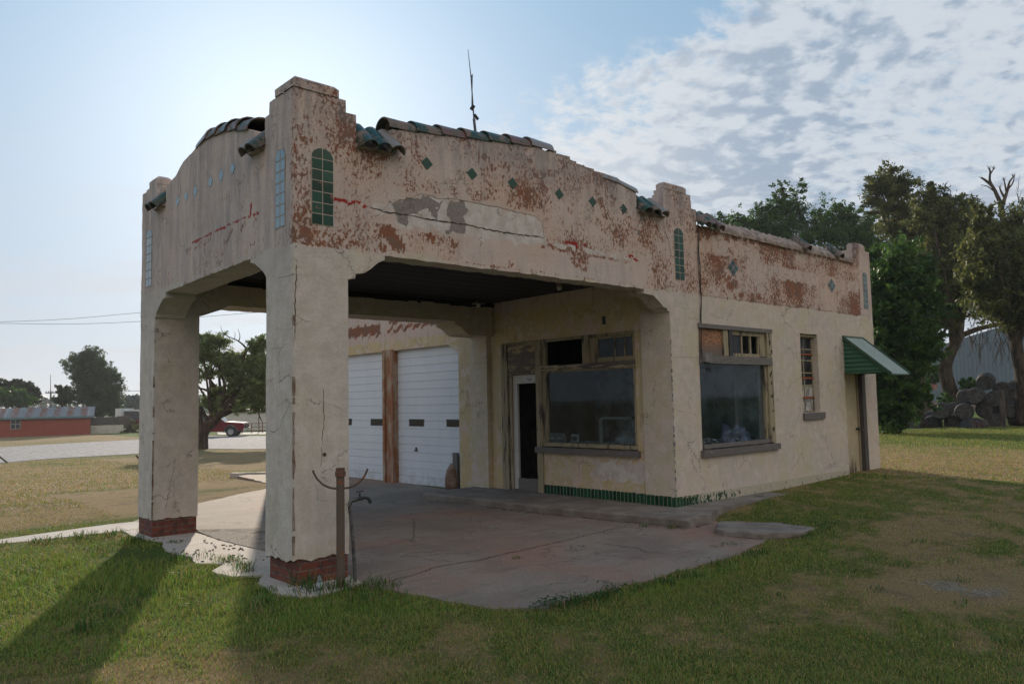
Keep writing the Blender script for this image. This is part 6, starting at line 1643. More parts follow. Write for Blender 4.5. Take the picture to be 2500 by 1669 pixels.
for t in (.03, .14, .34, .66, .86, .97):
    mb = MB(); w = .022; z = -.49+.98*t; mb.lathe([(rB(t)-.01, z-w), (rB(t)+.008, z-w), (rB(t)+.008, z+w), (rB(t)-.01, z+w)], 28)
    h_ = mb.build('hoop', M['hoop'], bar0, autosm=35); hoops.append(h_)
db = 34.
BP = [(945, 965, 0, 'r', 'rusty brown barrel at the left end of the bottom row'), (1165, 965, .5, 'k', 'grey barrel second from the left in the bottom row'), (1430, 950, .4, 'k', 'barrel of the bottom row under the gap between the two left barrels above'),
      (1710, 1000, -.9, 'rl', 'reddish brown barrel lying sideways at the front of the heap'), (1960, 930, .2, 'k', 'dark barrel of the bottom row just left of the wooden post'), (2250, 920, .4, 'k', 'barrel at the right end of the bottom row beside the dead tree'),
      (1290, 800, -.1, 'k', 'barrel at the left end of the second row'), (1580, 810, 0, 'k', 'second barrel of the second row, head toward the lawn'), (1840, 785, .5, 'k', 'third barrel of the second row, set back from its neighbours'), (2190, 790, .3, 'k', 'barrel of the second row right of the wooden post'),
      (1600, 625, .9, 'k', 'half-hidden barrel at the left end of the third row'), (1720, 610, 0, 'k', 'broad barrel of the third row under the topmost one'), (1960, 650, .3, 'k', 'third-row barrel just left of the wooden post'), (2200, 600, .8, 'k', 'third-row barrel right of the wooden post'),
      (1850, 440, .6, 't', 'topmost barrel, tilted, at the peak of the heap'), (2060, 530, 1.2, 'k', 'barrel at the back right of the peak'), (2240, 510, 1.3, 'k', 'high barrel at the right end beside the dead tree'),
      (1450, 790, 1.3, 'k', 'barrel behind the second row in shade'), (2080, 800, 1., 'k', 'dark barrel hidden behind the wooden post'), (1160, 900, 1.2, 'k', 'barrel at the back left with its rim catching light')]
right_ = np.array([cR[0], cR[1], 0]); right_ /= np.linalg.norm(right_); fwd = np.array([cF[0], cF[1], 0]); fwd /= np.linalg.norm(fwd)
rs_ = random.Random(9); g_grp = 'old barrels heaped under the trees'
BP.insert(0, BP.pop(1)); made = []
for i, (bx, by, dd_, kind_, lab) in enumerate(BP):
    dist = db+dd_; p = at(*zB(bx, by), dist)
    ax = fwd*math.cos(.62)+right_*math.sin(.62)
    a_ = rs_.uniform(-.12, .12); ax = ax*math.cos(a_)+np.cross((0, 0, 1), ax)*math.sin(a_)
    if kind_ == 'rl': ax = right_*.93+fwd*.36
    if kind_ == 't': ax = ax+np.array([0, 0, .18])
    ax /= np.linalg.norm(ax)
    c = p+ax*.45 if kind_ != 'rl' else p+ax*.0
    o = bar0 if i == 0 else tree_copy(bar0)
    qv = Vector(ax).to_track_quat('Z', 'Y'); o.rotation_mode = 'QUATERNION'; o.rotation_quaternion = qv @ Matrix.Rotation(rs_.uniform(0, 6), 4, 'Z').to_quaternion(); o.location = tuple(c)
    tag(o, lab, 'barrel', g_grp)
    made.append((o, kind_))
for o, kind_ in made:
    if kind_[0] == 'r':
        o.material_slots[0].link = 'OBJECT'; o.material_slots[0].material = M['oak_rust']
bs = 1.0
pp = gb(zB, 2095, 1060, 33); mb = MB(); mb.gbox(-.09, .09, -.09, .09, -.1, 1.55, .2); mb.jitter(.01, 3); o = mb.build('wooden_post', M['bark_dead']); o.location = pp; tag(o, 'short dark wooden post standing in front of the barrels', 'post')

# ================================================================ LEFT BACKGROUND
sSh = 4.48; H = lambda x, y, rx, ry, d_, dp=None: lobe(zSh, x, y, rx, ry, d_, sSh, dp)
def groundpt(z, x, y):
    p = gpt(*z(x, y)); return p
gs = groundpt(zSh, 985, 1165); ds = float((gs-CAM)@cF); gs2 = groundpt(zSh, 0, 1205); ds2 = float((gs2-CAM)@cF)
print('shed depth', ds, ds2)
# red shed
sa = at(*zSh(985, 1165), ds); sb_ = at(*zSh(-700, 1228), ds*.93)
zt_ = at(*zSh(985, 962), ds)[2]; base = np.array([sa[0], sa[1], sa[2]])
dv = sb_-sa; dv[2] = 0; L_ = np.linalg.norm(dv); dv /= L_; nrm_ = np.array([dv[1], -dv[0], 0])
if nrm_@(CAM-sa) < 0: nrm_ = -nrm_
root = empty('red_shed', tuple(base)); tag(root, 'low red-orange shed with a rust-streaked metal roof', 'shed')
H_ = zt_-base[2]; W_ = 5.5
m, b, out = newmat('red_orange_paint'); P = b.obj(); x, y, z = b.xyz(P)
along = b.m('ADD', b.m('MULTIPLY', x, float(dv[0])), b.m('MULTIPLY', y, float(dv[1])))
c = b.mix(b.noise(P, 1.2, 6, .6), (.25, .055, .032), (.19, .042, .027))
c = b.mix(b.ss(b.m('ADD', along, b.m('MULTIPLY', b.noise(P, .9, 4, .6), 3.)), 15.5, 17.2), c, b.mix(b.noise(P, 2., 5, .6), (.30, .27, .25), (.15, .12, .11)))
pbr(b, out, c, .8); M['redpaint'] = m
def panel(mb, p, q, z0, z1, t=0.1):
    p, q = np.array(p, float), np.array(q, float); mb.obox(((p+q)/2)[:2].tolist()+[(z0+z1)/2], (q-p)/2, nrm_*t/2, (0, 0, (z1-z0)/2))
o0 = np.zeros(3); mb = MB()
panel(mb, o0, dv*L_, -.4, H_); panel(mb, o0-nrm_*W_, dv*L_-nrm_*W_, -.4, H_)
ms = MB(); 
for e in (o0, dv*L_):
    vs = [e-nrm_*.05+(0, 0, -.4), e-nrm_*(W_-.05)+(0, 0, -.4), e-nrm_*(W_-.05)+(0, 0, H_-.02), e-nrm_*W_/2+(0, 0, H_+.95), e-nrm_*.05+(0, 0, H_-.02)]
    mb.add(vs+[v+dv*.08*(1 if e is o0 else -1) for v in vs], [(0, 1, 2, 3, 4), (9, 8, 7, 6, 5)])
mb.build('wall', M['redpaint'], root)
m, b, out = newmat('rust_striped_roof'); P = b.obj(); x, y, z = b.xyz(P)
along = b.m('ADD', b.m('MULTIPLY', x, float(dv[0])), b.m('MULTIPLY', y, float(dv[1])))
st_ = b.m('FRACT', b.m('ADD', b.m('DIVIDE', along, 1.25), b.m('MULTIPLY', b.noise(P, 1.6, 5, .6), .35)))
rs1 = b.m('MULTIPLY', b.ss(st_, .35, .6), b.ss(st_, 1., .85)); rs1 = b.m('MULTIPLY', rs1, b.ss(b.noise(P, 2.2, 6, .7), .36, .55))
c = b.mix(rs1, (.17, .185, .20), (.17, .075, .05)); pbr(b, out, c, .8, spec=.2); M['roofstripe'] = m
mb = MB(); ov = .35; rz0, rz1 = H_-.03, H_+.98
nseg = 90; vs = []
for i in range(nseg+1):
    u_ = -ov+(L_+2*ov)*i/nseg; o_ = .03 if i % 4 == 0 else 0
    a_ = dv*u_+nrm_*.28+(0, 0, rz0+o_); t_ = dv*u_-nrm_*W_/2+(0, 0, rz1+o_); c_ = dv*u_-nrm_*(W_+.28)+(0, 0, rz0+o_); vs += [a_, t_, c_]
mb.add(vs, [(3*i, 3*i+3, 3*i+4, 3*i+1) for i in range(nseg)]+[(3*i+1, 3*i+4, 3*i+5, 3*i+2) for i in range(nseg)])
mb.build('roof', M['roofstripe'], root)
mb = MB(); mb.obox((dv*L_/2+nrm_*.29+(0, 0, rz0-.05)), dv*(L_/2+ov), nrm_*.03, (0, 0, .10)); mb.build('fascia', simple('blue_fascia', (.10, .19, .22), None, 2, .6), root)
def along_px(x): # distance along the wall for a zoom column
    v = cF+cR*(zSh(x, 1000)[0]-1250)/FPX; vv = v[:2]; A_ = np.array([dv[:2], -vv]).T; s = np.linalg.solve(A_, CAM[:2]-base[:2]); return s[0]
u1, u2 = along_px(252), along_px(140); zc_ = H_*.66
mb = MB(); mb.obox(dv*(u1+u2)/2+nrm_*.08+(0, 0, zc_), dv*abs(u2-u1)/2, nrm_*.04, (0, 0, .52)); w_ = mb.build('window', simple('old_sash', (.30, .28, .25), None, 4, .7), root)
for i in range(2):
    for j in range(2):
        mb = MB(); mb.obox(dv*((u1+u2)/2+(i-.5)*abs(u2-u1)*.46)+nrm_*.13+(0, 0, zc_+(j-.5)*.48), dv*abs(u2-u1)*.19, nrm_*.01, (0, 0, .20)); mb.build('pane', simple('dark_pane', (.03, .045, .06), None, 4, .15), w_)
# stacked panel fence right of the shed
fd = ds*1.01; root = empty('panel_fence', tuple(at(*zSh(985, 1162), fd))); base = np.array(root.location); tag(root, 'low fence of dark panels above white ribbed panels beside the red shed', 'fence')
fa, fb = at(*zSh(985, 1162), fd), at(*zSh(1315, 1156), fd*1.02); dvf = fb-fa; dvf[2] = 0; Lf = np.linalg.norm(dvf); dvf /= Lf; nf = np.array([dvf[1], -dvf[0], 0]); nf = nf if nf@(CAM-fa) > 0 else -nf
pxm = fd/FPX/sSh
def fpanel(u0, u1, z0, z1, mat, name, rows):
    mb = MB(); k = (z1-z0)/rows
    for r_ in range(rows): mb.obox(dvf*(u0+u1)/2+(0, 0, z0+k*(r_+.46)), dvf*(u1-u0)/2, nf*(.04), (0, 0, k*.43)); 
    mb.obox(dvf*(u0+u1)/2-nf*.05+(0, 0, (z0+z1)/2), dvf*(u1-u0)/2, nf*.02, (0, 0, (z1-z0)/2)); mb.build(name, mat, root)
fpanel(0, 330*pxm, 0, 92*pxm, simple('off_white_panel', (.50, .49, .42), (.42, .41, .35), 2, .6), 'lower_panel', 4)
fpanel(0, 395*pxm, 94*pxm, 180*pxm, simple('charcoal_panel', (.055, .05, .05), (.08, .07, .07), 2, .6), 'upper_panel', 4)
fpanel(385*pxm, 398*pxm, 0, 94*pxm, M['dark'], 'end_post', 1)
# trees on the left
FAR = ((.045, .070, .035), (.11, .15, .07))  # leaf colours lightened to stand for haze on the far trees
dt = ds*1.18
tree('elm_tree', 'tall feathery elm rising behind the red shed and the panel fence', 'tree', gb(zSh, 1090, 1000, dt),
     [gb(zSh, 1090, 1000, dt), at(*zSh(1090, 900), dt), at(*zSh(1070, 700), dt), at(*zSh(1000, 450), dt)], .5,
     [H(900, 330, 100, 90, dt), H(1010, 310, 100, 90, dt), H(830, 400, 110, 90, dt), H(960, 430, 130, 110, dt), H(1090, 420, 90, 100, dt), H(880, 540, 110, 90, dt), H(1050, 570, 150, 130, dt), H(1180, 560, 120, 110, dt), H(1010, 720, 180, 130, dt), H(1190, 720, 150, 140, dt), H(850, 690, 70, 60, dt), H(1100, 880, 170, 110, dt), H(1250, 860, 100, 100, dt), H(760, 760, 100, 60, dt), H(1280, 640, 60, 70, dt), H(1280, 560, 50, 50, dt), H(900, 800, 90, 50, dt)],
     60000, .13, FAR, 12, spiky=.9, clump=.36, hollow=.2, aspect=.35, per=60)
tree('small_tree', 'small ragged tree between the utility pole and the tall feathery elm', 'tree', gb(zSh, 680, 1000, dt),
     [gb(zSh, 680, 1000, dt), at(*zSh(680, 820), dt), at(*zSh(680, 740), dt)], .2,
     [H(680, 700, 60, 55, dt), H(650, 660, 35, 25, dt), H(640, 790, 50, 40, dt), H(700, 790, 80, 50, dt)], 5000, .18, FAR, 13, spiky=.4)
tree('round_tree', 'olive round-topped tree behind the left end of the red shed', 'tree', gb(zSh, 220, 1000, dt),
     [gb(zSh, 220, 1000, dt), at(*zSh(220, 800), dt), at(*zSh(220, 700), dt)], .4,
     [H(60, 640, 80, 60, dt), H(180, 640, 90, 70, dt), H(290, 680, 90, 80, dt), H(370, 700, 55, 60, dt), H(200, 740, 160, 80, dt), H(370, 790, 60, 40, dt), H(-60, 680, 100, 80, dt)], 13000, .19, ((.03, .045, .02), (.08, .095, .04)), 14)
tree('round_tree', 'brighter green bushy tree at the left edge behind the red shed', 'tree', gb(zSh, 80, 1000, dt*.95),
     [gb(zSh, 80, 1000, dt*.95), at(*zSh(80, 850), dt*.95), at(*zSh(80, 780), dt*.95)], .3,
     [H(50, 760, 110, 80, dt*.95), H(170, 750, 90, 80, dt*.95), H(290, 790, 70, 60, dt*.95), H(10, 700, 60, 50, dt*.95), H(-90, 760, 100, 90, dt*.95)], 12000, .17, ((.04, .09, .02), (.10, .19, .04)), 15)
df_ = ds*1.9
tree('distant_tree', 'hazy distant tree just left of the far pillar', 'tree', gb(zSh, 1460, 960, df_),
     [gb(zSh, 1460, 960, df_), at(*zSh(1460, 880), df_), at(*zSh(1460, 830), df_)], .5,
     [H(1410, 820, 50, 60, df_), H(1480, 800, 60, 60, df_), H(1450, 880, 90, 60, df_), H(1560, 810, 70, 70, df_), H(1650, 840, 80, 70, df_), H(1600, 880, 100, 50, df_)], 9000, .30, ((.07, .11, .10), (.12, .16, .14)), 16)  # blue-grey haze put into the leaf colours
# long far hedge line closing the horizon
V, F, C = leaves([(at(x, 985+random.Random(int(x)).uniform(-4, 4), 260.), 26, 12, 2.2+2.*random.Random(int(x)+5).random()) for x in range(-600, 1200, 120)]+[(at(x, 958, 230.), 24, 10, 3.5) for x in range(1900, 3000, 130)], 16000, .7, ((.06, .09, .08), (.10, .13, .11)), 44, clump=.25)  # distance haze mixed into these leaf colours too
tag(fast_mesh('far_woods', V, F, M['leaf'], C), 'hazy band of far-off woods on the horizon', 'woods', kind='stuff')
# utility poles
M['pole'] = simple('weathered_pole', (.13, .10, .085), None, 6, .9)
def upole(z, x, yt, yb, d_, arm, lab, s, army):
    p = at(*z(x, yb), d_); g_ = (p[0], p[1], float(tz(p[0], p[1]))); t = at(*z(x, yt), d_)
    root = empty('utility_pole', g_); tag(root, lab, 'utility pole'); zt = t[2]-g_[2]; k = d_/FPX/s
    mb = MB(); mb.tube([(0, 0, 0), (0, 0, zt)], [.16, .11], 8); mb.build('pole', M['pole'], root)
    za = at(*z(x, army), d_)[2]-g_[2]; r_ = right_
    mb = MB(); mb.obox((0, 0, za), r_*arm*k, np.cross(r_, (0, 0, 1))*.06, (0, 0, .07)); mb.build('crossarm', M['pole'], root)
    for q in (-.9, -.4, .4, .9):
        mb = MB(); mb.lathe([(.05, 0), (.07, .08), (.05, .2), (0, .22)], 8); i_ = mb.build('insulator', M['galv'], root); i_.location = tuple(r_*arm*k*q+np.array([0, 0, za+.07]))
    return root, g_, za
upole(zSh, 553, 690, 820, ds*1.35, 58, 'utility pole with one crossarm beyond the red shed', sSh, 710)
p_ = at(*zSh(553, 700), ds*1.34); mb = MB(); q_ = at(*zSh(553, 508), ds*1.34); mb.tube([(p_[0], p_[1], float(tz(p_[0], p_[1]))), p_, q_], [.07, .05, .03], 6); tag(mb.build('radio_mast', M['galv']), 'very thin mast rising just behind the utility pole', 'mast')
for x_, yt_, l_ in ((455, 765, 'tiny far pole left of the utility pole'), (508, 770, 'tiny far pole right beside the utility pole')):
    d_ = ds*2.2; p_ = at(*zSh(x_, yt_), d_); mb = MB(); mb.tube([(p_[0], p_[1], float(tz(p_[0], p_[1]))), p_], .15, 6); tag(mb.build('far_pole', M['pole']), l_, 'pole')
# overhead wires
def wire(pts, r_, lab, sag=.0):
    q = spline(pts, 12); mb = MB(); mb.tube(q, r_, 5); tag(mb.build('overhead_wire', M['black_metal'], None, smooth=True), lab, 'wire', 'wires crossing the sky at left')
zV = lambda x, y: (x*1.0643, y*1.0643)
wire([at(*zV(-300, 745), 60), at(*zV(0, 738), 58), at(*zV(160, 731), 57), at(*zV(322, 717), 56), at(*zV(520, 703), 55), at(*zV(640, 690), 54)], .014, 'upper of the two thin wires left of the far pillar')
wire([at(*zV(-300, 738), 60), at(*zV(0, 741.5), 58), at(*zV(160, 743), 57), at(*zV(322, 737), 56), at(*zV(520, 722), 55), at(*zV(900, 690), 54)], .014, 'lower of the two thin wires left of the far pillar')
wire([at(*zSh(1200, 686), ds*1.3), at(*zSh(1530, 689), ds*1.3), at(*zSh(2200, 700), ds*1.3)], .03, 'low wire between the tall elm and the far pillar')
# dark sticks lying on the lawn edge
for (x0, y0, x1, y1, l_) in ((-60, 905, 48, 992, 'dark slanting stick at the left edge by the gravel'), (868, 944, 888, 968, 'short dark stake just left of the far pillar')):
    g0_ = gpt(*zL(x1, y1)); d_ = float((g0_-CAM)@cF); mb = MB(); a_ = at(*zL(x0, y0), d_); mb.tube([a_, g0_], .035, 8); mb.tube([g0_, g0_-(0, 0, .05)], .05, 8); tag(mb.build('stick', simple('dark_rusty_stake', (.05, .035, .03), None, 4, .8)), l_, 'stick')
# kerb block at left
kb = gpt(*zL(1640, 1082)); mb = MB(); mb.gbox(-.85, .85, -.1, .1, 0, .13, .2); mb.jitter(.012, 3); o = mb.build('concrete_kerb_block', M['drive2']); o.location = (kb[0]+.2, kb[1], kb[2]-.02); o.rotation_euler = (0, 0, math.atan2(right_[1], right_[0])+.02); tag(o, 'low pale concrete kerb block on the lawn between the two pillars', 'kerb block')

# near elm between the pillars
nb = gpt(*zTr(178, 1338)); dn = float((nb-CAM)@cF); print('near tree', dn)
sTr = 4.236; K = lambda x, y, rx, ry, d_=dn, dp=None: lobe(zTr, x, y, rx, ry, d_, sTr, dp)
q = lambda x, y, dd_=0: at(*zTr(x, y), dn+dd_)
tree('leaning_elm', 'leaning forked elm on the lawn edge seen between the two pillars', 'tree', tuple(nb), [nb-(0, 0, .1), q(185, 1200), q(225, 1130), q(330, 1020), q(400, 900), q(430, 780)], .36,
     [K(230, 240, 110, 80), K(370, 220, 100, 80), K(200, 380, 110, 90), K(350, 400, 120, 90), K(500, 430, 110, 90), K(250, 560, 90, 70), K(480, 560, 120, 90), K(640, 480, 110, 100), K(740, 300, 90, 90), K(830, 230, 80, 70), K(760, 450, 110, 100), K(620, 640, 110, 90), K(780, 640, 120, 100), K(680, 790, 110, 90), K(820, 800, 110, 110), K(560, 900, 90, 60), K(740, 920, 100, 50), K(950, 500, 150, 150), K(1000, 750, 150, 120), K(350, 740, 70, 70), K(220, 860, 80, 60), K(330, 870, 60, 90), K(480, 720, 80, 60), K(180, 180, 60, 40), K(60, 350, 100, 100), K(90, 600, 90, 90)],
     95000, .062, ((.10, .135, .055), (.30, .36, .15)), 17, limbs=[([q(180, 1180), q(165, 1080), q(150, 950), q(90, 800)], .20, .10), ([q(430, 800), q(540, 620), q(600, 420), q(640, 310), q(570, 230), q(470, 180)], .14, .02), ([q(560, 230), q(575, 170), q(555, 95)], .035, .008), ([q(470, 185), q(400, 130), q(370, 55)], .03, .006), ([q(520, 205), q(525, 150), q(515, 125)], .02, .005), ([q(380, 950), q(300, 790), q(230, 730), q(140, 705)], .10, .05), ([q(770, 900), q(775, 990), q(815, 1070)], .06, .015)],
     aspect=.38, clump=.42, spiky=.1, twigs=2, per=60, hollow=.2)
# pickup truck
wp = gpt(*zTr(510, 1204)); dtk = float((wp-CAM)@cF); print('truck', dtk, 'wheel px', 45/4.236, 'm', 45/4.236*dtk/FPX)
zg = wp[2]; hd = right_*math.cos(.10)-fwd*math.sin(.10)*(-1)
th_ = math.atan2(hd[1], hd[0])
wr = .41
root = empty('pickup_truck', (0, 0, 0), th_); tag(root, 'dark red pickup truck parked on the gravel behind the leaning elm', 'pickup truck')
front_axle = np.array([wp[0], wp[1]])
root.location = (front_axle[0]-hd[0]*1.75, front_axle[1]-hd[1]*1.75, zg)
paintm = simple('dark_red_car_paint', (.13, .010, .016), (.10, .008, .013), 2, .6, .02, 5, spec=.15)
def car_prism(mb, prof, w0, w1, mi=0):
    n = len(prof); vs = [(x, -w, z) for (x, z), w in zip(prof, w0)]+[(x, w, z) for (x, z), w in zip(prof, w0)]
    mb.add(vs, [tuple(range(n)), tuple(range(2*n-1, n-1, -1))]+[(i, n+i, n+(i+1) % n, (i+1) % n) for i in range(n)], mi)
def arch(cx, r, z0=.42, n=10): return [(cx+r*math.cos(a), z0+r*math.sin(a)) for a in np.linspace(0, math.pi, n)]
mb = MB(); low = [(2.72, .55), (2.78, .95), (2.70, 1.12), (1.45, 1.22), (1.30, 1.25), (-2.75, 1.22), (-2.85, .55)]
prof = [(-2.85, .55)]+[(-2.35, .48)]+[p for p in reversed(arch(-1.75, .50))]+[(-1.2, .42), (1.2, .42)]+[p for p in reversed(arch(1.75, .50))]+[(2.30, .48), (2.76, .55), (2.80, .95), (2.70, 1.13), (1.5, 1.22), (.95, 1.24), (-2.85, 1.22)]
car_prism(mb, prof, [.96]*len(prof), None); body = mb.build('body', paintm, root); 
mb = MB(); cabp = [(1.25, 1.20), (.55, 1.78), (.35, 1.84), (-.85, 1.84), (-1.05, 1.76), (-1.20, 1.20)]
car_prism(mb, cabp, [.90, .74, .72, .72, .74, .90], None); mb.build('cab', paintm, root)
gl = simple('car_glass', (.02, .025, .03), None, 3, .08, .01); 
for s_ in (-1, 1):
    mb = MB(); mb.add([(1.02, s_*.905, 1.26), (.50, s_*.775, 1.73), (-.22, s_*.765, 1.75), (-.22, s_*.905, 1.26)], [(0, 1, 2, 3)]); mb.build('side_window', gl, root)
    mb = MB(); mb.add([(-.30, s_*.905, 1.26), (-.30, s_*.765, 1.75), (-.85, s_*.765, 1.74), (-1.05, s_*.905, 1.26)], [(0, 1, 2, 3)]); mb.build('side_window', gl, root)
    mb = MB(); mb.obox((2.74, s_*.70, .98), (.05, 0, 0), (0, .18, 0), (0, 0, .12)); mb.build('headlight', simple('headlamp', (.5, .5, .48), None, 3, .1), root)
    mb = MB(); mb.obox((1.02, s_*1.05, 1.32), (.08, 0, 0), (0, .09, 0), (0, 0, .10)); mb.build('wing_mirror', paintm, root)
    for cx in (1.75, -1.75):
        mb = MB(); a_ = [(cx+.52*math.cos(t)+0, .42+.52*math.sin(t)) for t in np.linspace(0, math.pi, 14)]; mb.tube([(x, s_*.965, z) for x, z in a_], .035, 6); mb.build('arch_trim', M['galv'], root)
mb = MB(); mb.add([(1.22, -.86, 1.25), (1.22, .86, 1.25), (.58, .70, 1.75), (.58, -.70, 1.75)], [(0, 1, 2, 3)]); mb.build('windscreen', gl, root)
mb = MB(); mb.obox((2.82, 0, .58), (.07, 0, 0), (0, .95, 0), (0, 0, .12)); mb.build('bumper', simple('chrome', (.55, .55, .56), None, 3, .2, .02, metal=.8), root)
mb = MB(); mb.obox((2.80, 0, .92), (.02, 0, 0), (0, .5, 0), (0, 0, .14)); mb.build('grille', M['black_metal'], root)
for cx in (1.75, -1.75):
    for s_ in (-1, 1):
        mb = MB(); mb.lathe([(.24, -.13), (.38, -.13), (wr, -.09), (wr, .09), (.38, .13), (.24, .13)], 26, cap=False); t_ = mb.build('wheel', simple('tyre_rubber', (.02, .02, .02), None, 9, .8), root, smooth=True)
        t_.location = (cx, s_*.86, wr); t_.rotation_euler = (R(90), 0, 0)
        mb = MB(); mb.lathe([(.0, -.06), (.07, -.07), (.24, -.10), (.25, -.12), (.25, .12), (.24, .10), (.07, .07), (.0, .06)], 26)
        for k in range(6):
            a_ = k*math.pi/3; 
            for zz in (-.115, .115): mb.obox((math.cos(a_)*.13, math.sin(a_)*.13, zz), (math.cos(a_)*.11, math.sin(a_)*.11, 0), (-math.sin(a_)*.03, math.cos(a_)*.03, 0), (0, 0, .012))
        mb.build('rim', simple('alloy', (.45, .45, .46), None, 5, .3, .02, metal=.7), t_)
# white mobile home and pipe fence behind the truck
dmh = dtk*1.25
a0, a1 = at(*zTr(430, 1130), dmh), at(*zTr(1100, 1135), dmh); t_ = at(*zTr(600, 985), dmh)
dvm = a1-a0; dvm[2] = 0; Lm = np.linalg.norm(dvm); dvm /= Lm; nm = np.array([dvm[1], -dvm[0], 0]); nm = nm if nm@(CAM-a0) > 0 else -nm
root = empty('mobile_home', (a0[0], a0[1], a0[2]-.4)); tag(root, 'white horizontal-sided mobile home behind the pipe fence', 'house'); hh = t_[2]-a0[2]+.8
mb = MB(); mb.obox(dvm*Lm/2-nm*2+(0, 0, hh/2-.3), dvm*Lm/2, nm*2, (0, 0, hh/2+.3))
k = 0; zz = .1
while zz < hh-.1: mb.obox(dvm*Lm/2+nm*.02+(0, 0, zz+.12), dvm*Lm/2, nm*.025, (0, 0, .13)); zz += .30
mb.build('wall', simple('white_siding', (.55, .55, .52), (.48, .48, .45), 2, .6), root)
mb = MB(); mb.obox(dvm*Lm/2-nm*2+(0, 0, hh+.05), dvm*(Lm/2+.2), nm*2.3, (0, 0, .12)); mb.build('roof', simple('grey_flat_roof', (.35, .35, .34), None, 2, .6), root)
dfn = dtk*1.12
fp = [gpt(*zTr(x, 1160)) for x in (600, 1000)]
fb0 = at(*zTr(600, 1160), dfn); fb0[2] = float(tz(fb0[0], fb0[1])); root = empty('pipe_fence', tuple(fb0)); tag(root, 'red pipe rail fence beyond the gravel right of the pickup', 'fence')
kf = dfn/FPX/sTr; top_ = 100*kf
mrp = simple('red_pipe', (.22, .07, .06), (.12, .06, .05), 4, .7)
for zz in (1., .62, .28):
    mb = MB(); mb.tube([(0, 0, top_*zz), right_*420*kf+(0, 0, top_*zz)], .03, 6); mb.build('rail', mrp, root)
for x_ in (0, 97, 208, 320, 420):
    mb = MB(); mb.tube([right_*x_*kf, right_*x_*kf+(0, 0, top_)], .045, 6); mb.build('post', mrp, root)
p_ = gpt(*zTr(772, 1172)); d_ = float((p_-CAM)@cF); mb = MB(); mb.tube([p_, at(*zTr(770, 1000), d_)], .05, 7); tag(mb.build('grey_post', M['pole']), 'dark upright post standing before the red pipe fence', 'post')
# trailer and parked cars far left of the far pillar
dtl = ds*1.12; kk = dtl/FPX/sSh
def gxy(x, y, d_):
    p = at(*zSh(x, y), d_); return (p[0], p[1], p[2])
p = gxy(1350, 1090, dtl); root = empty('white_trailer', (p[0], p[1], p[2])); tag(root, 'small white box trailer beyond the panel fence', 'trailer')
mb = MB(); mb.obox(right_*10*kk+(0, 0, 150*kk), right_*32*kk, fwd*1.5, (0, 0, 58*kk)); mb.build('box', simple('trailer_white', (.6, .62, .62), None, 3, .5), root)
for s_ in (-1, 1):
    mb = MB(); mb.tube([right_*(10+s_*16)*kk-fwd*1.3+(0, 0, .35), right_*(10+s_*16)*kk-fwd*1.55+(0, 0, .35)], .35, 14); mb.build('wheel', M['dark'], root)
mb = MB(); mb.obox(right_*10*kk+(0, 0, 45*kk), right_*30*kk, fwd*1.2, (0, 0, 45*kk)); mb.build('chassis', M['dark'], root)
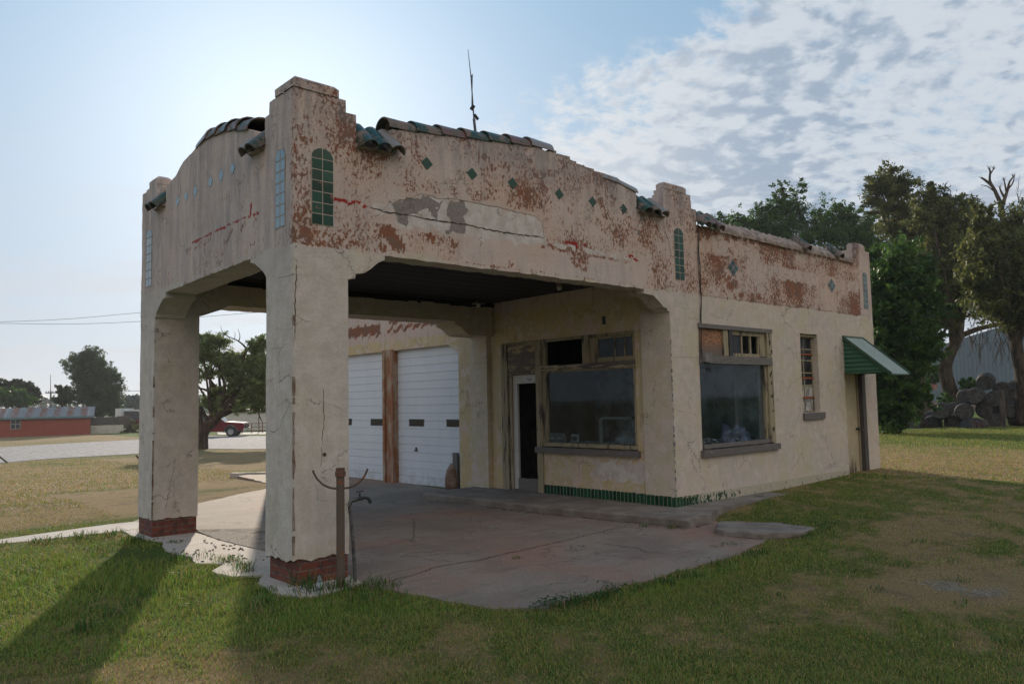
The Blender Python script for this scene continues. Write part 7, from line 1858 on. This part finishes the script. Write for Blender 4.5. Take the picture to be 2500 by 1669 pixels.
def far_car(x, y, d_, col, lab, L_=4.4, hgt=1.45, glasstop=True):
    p = gxy(x, y, d_); root = empty('parked_car', p, math.atan2(right_[1], right_[0])+.15); tag(root, lab, 'car', 'cars parked beyond the panel fence')
    mb = MB(); pr = [(-L_/2, .35), (L_/2, .35), (L_/2+.02, .75), (L_/2-.2, .9), (-L_/2, .95)]; car_prism(mb, pr, [.85]*5, None); mb.build('body', col, root)
    mb = MB(); pr = [(L_*.28, .88), (L_*.12, hgt), (-L_*.30, hgt), (-L_*.46, .92)]; car_prism(mb, pr, [.8, .66, .66, .8], None); mb.build('cab', gl if glasstop else col, root)
    mb = MB(); pr = [(L_*.11, hgt-.02), (L_*.10, hgt+.05), (-L_*.29, hgt+.05), (-L_*.30, hgt-.02)]; car_prism(mb, pr, [.66]*4, None); mb.build('roof', col, root)
    for cx in (-L_*.3, L_*.3):
        for s_ in (-1, 1):
            mb = MB(); mb.tube([(cx, s_*.65, .33), (cx, s_*.88, .33)], .33, 16); mb.build('wheel', M['dark'], root)
far_car(1475, 1085, dtl*1.0, simple('silver_roof_paint', (.5, .52, .54), None, 3, .3), 'silver-roofed car just left of the far pillar', 4.6, 1.9)
far_car(1400, 1090, dtl*.98, simple('maroon_paint', (.14, .02, .025), None, 3, .3), 'small maroon car half hidden by weeds beside the panel fence', 3.4, 1.3)
p = gxy(1500, 1000, dtl*1.3); root = empty('white_camper', (p[0], p[1], p[2]-1.5)); tag(root, 'long low white camper behind the parked cars', 'camper')
mb = MB(); mb.obox((0, 0, 1.9), right_*4., fwd*1.2, (0, 0, 1.1)); mb.build('body', simple('camper_white', (.6, .6, .58), None, 3, .5), root)
for i in range(4):
    mb = MB(); mb.obox(right_*(-3+i*1.5)-fwd*1.22+(0, 0, 2.4), right_*.45, fwd*.02, (0, 0, .28)); mb.build('window', gl, root)
V, F, C = leaves([(at(*zSh(1330+i*30, 1105+(i % 3)*8), dtl*.93), .9, .6, .7) for i in range(8)], 3000, .10, ((.06, .08, .03), (.16, .15, .07)), 51)
tag(fast_mesh('tall_weeds', V, F, M['leaf'], C), 'tall yellowing weeds in front of the parked cars', 'weeds', kind='stuff')
# low sunlit bush by the barrels
bp = gb(zB, 1650, 600, 41); V, F, C = leaves([(at(*zB(1660, 490), 41), .6, .5, .45), (at(*zB(1330, 650), 41), .35, .3, .35)], 1600, .09, GB, 52)
tag(fast_mesh('bush', V, F, M['leaf'], C), 'pale bush with sunlit leaves behind the barrels', 'bush')

# ---- morning haze in the air
mb = MB(); mb.box(-905, 2205, -905, 2205, -2.6, 14.)
m = bpy.data.materials.new('morning_haze'); m.use_nodes = True; nt = m.node_tree; nt.nodes.clear(); b = NB(nt); out = b.n('ShaderNodeOutputMaterial')
pv = b.n('ShaderNodeVolumePrincipled', {'Color': (.80, .86, .92, 1), 'Density': .0004, 'Anisotropy': .3})
b.L.new(pv.outputs[0], out.inputs[1]); hz = mb.build('haze', m); tag(hz, kind='stuff')
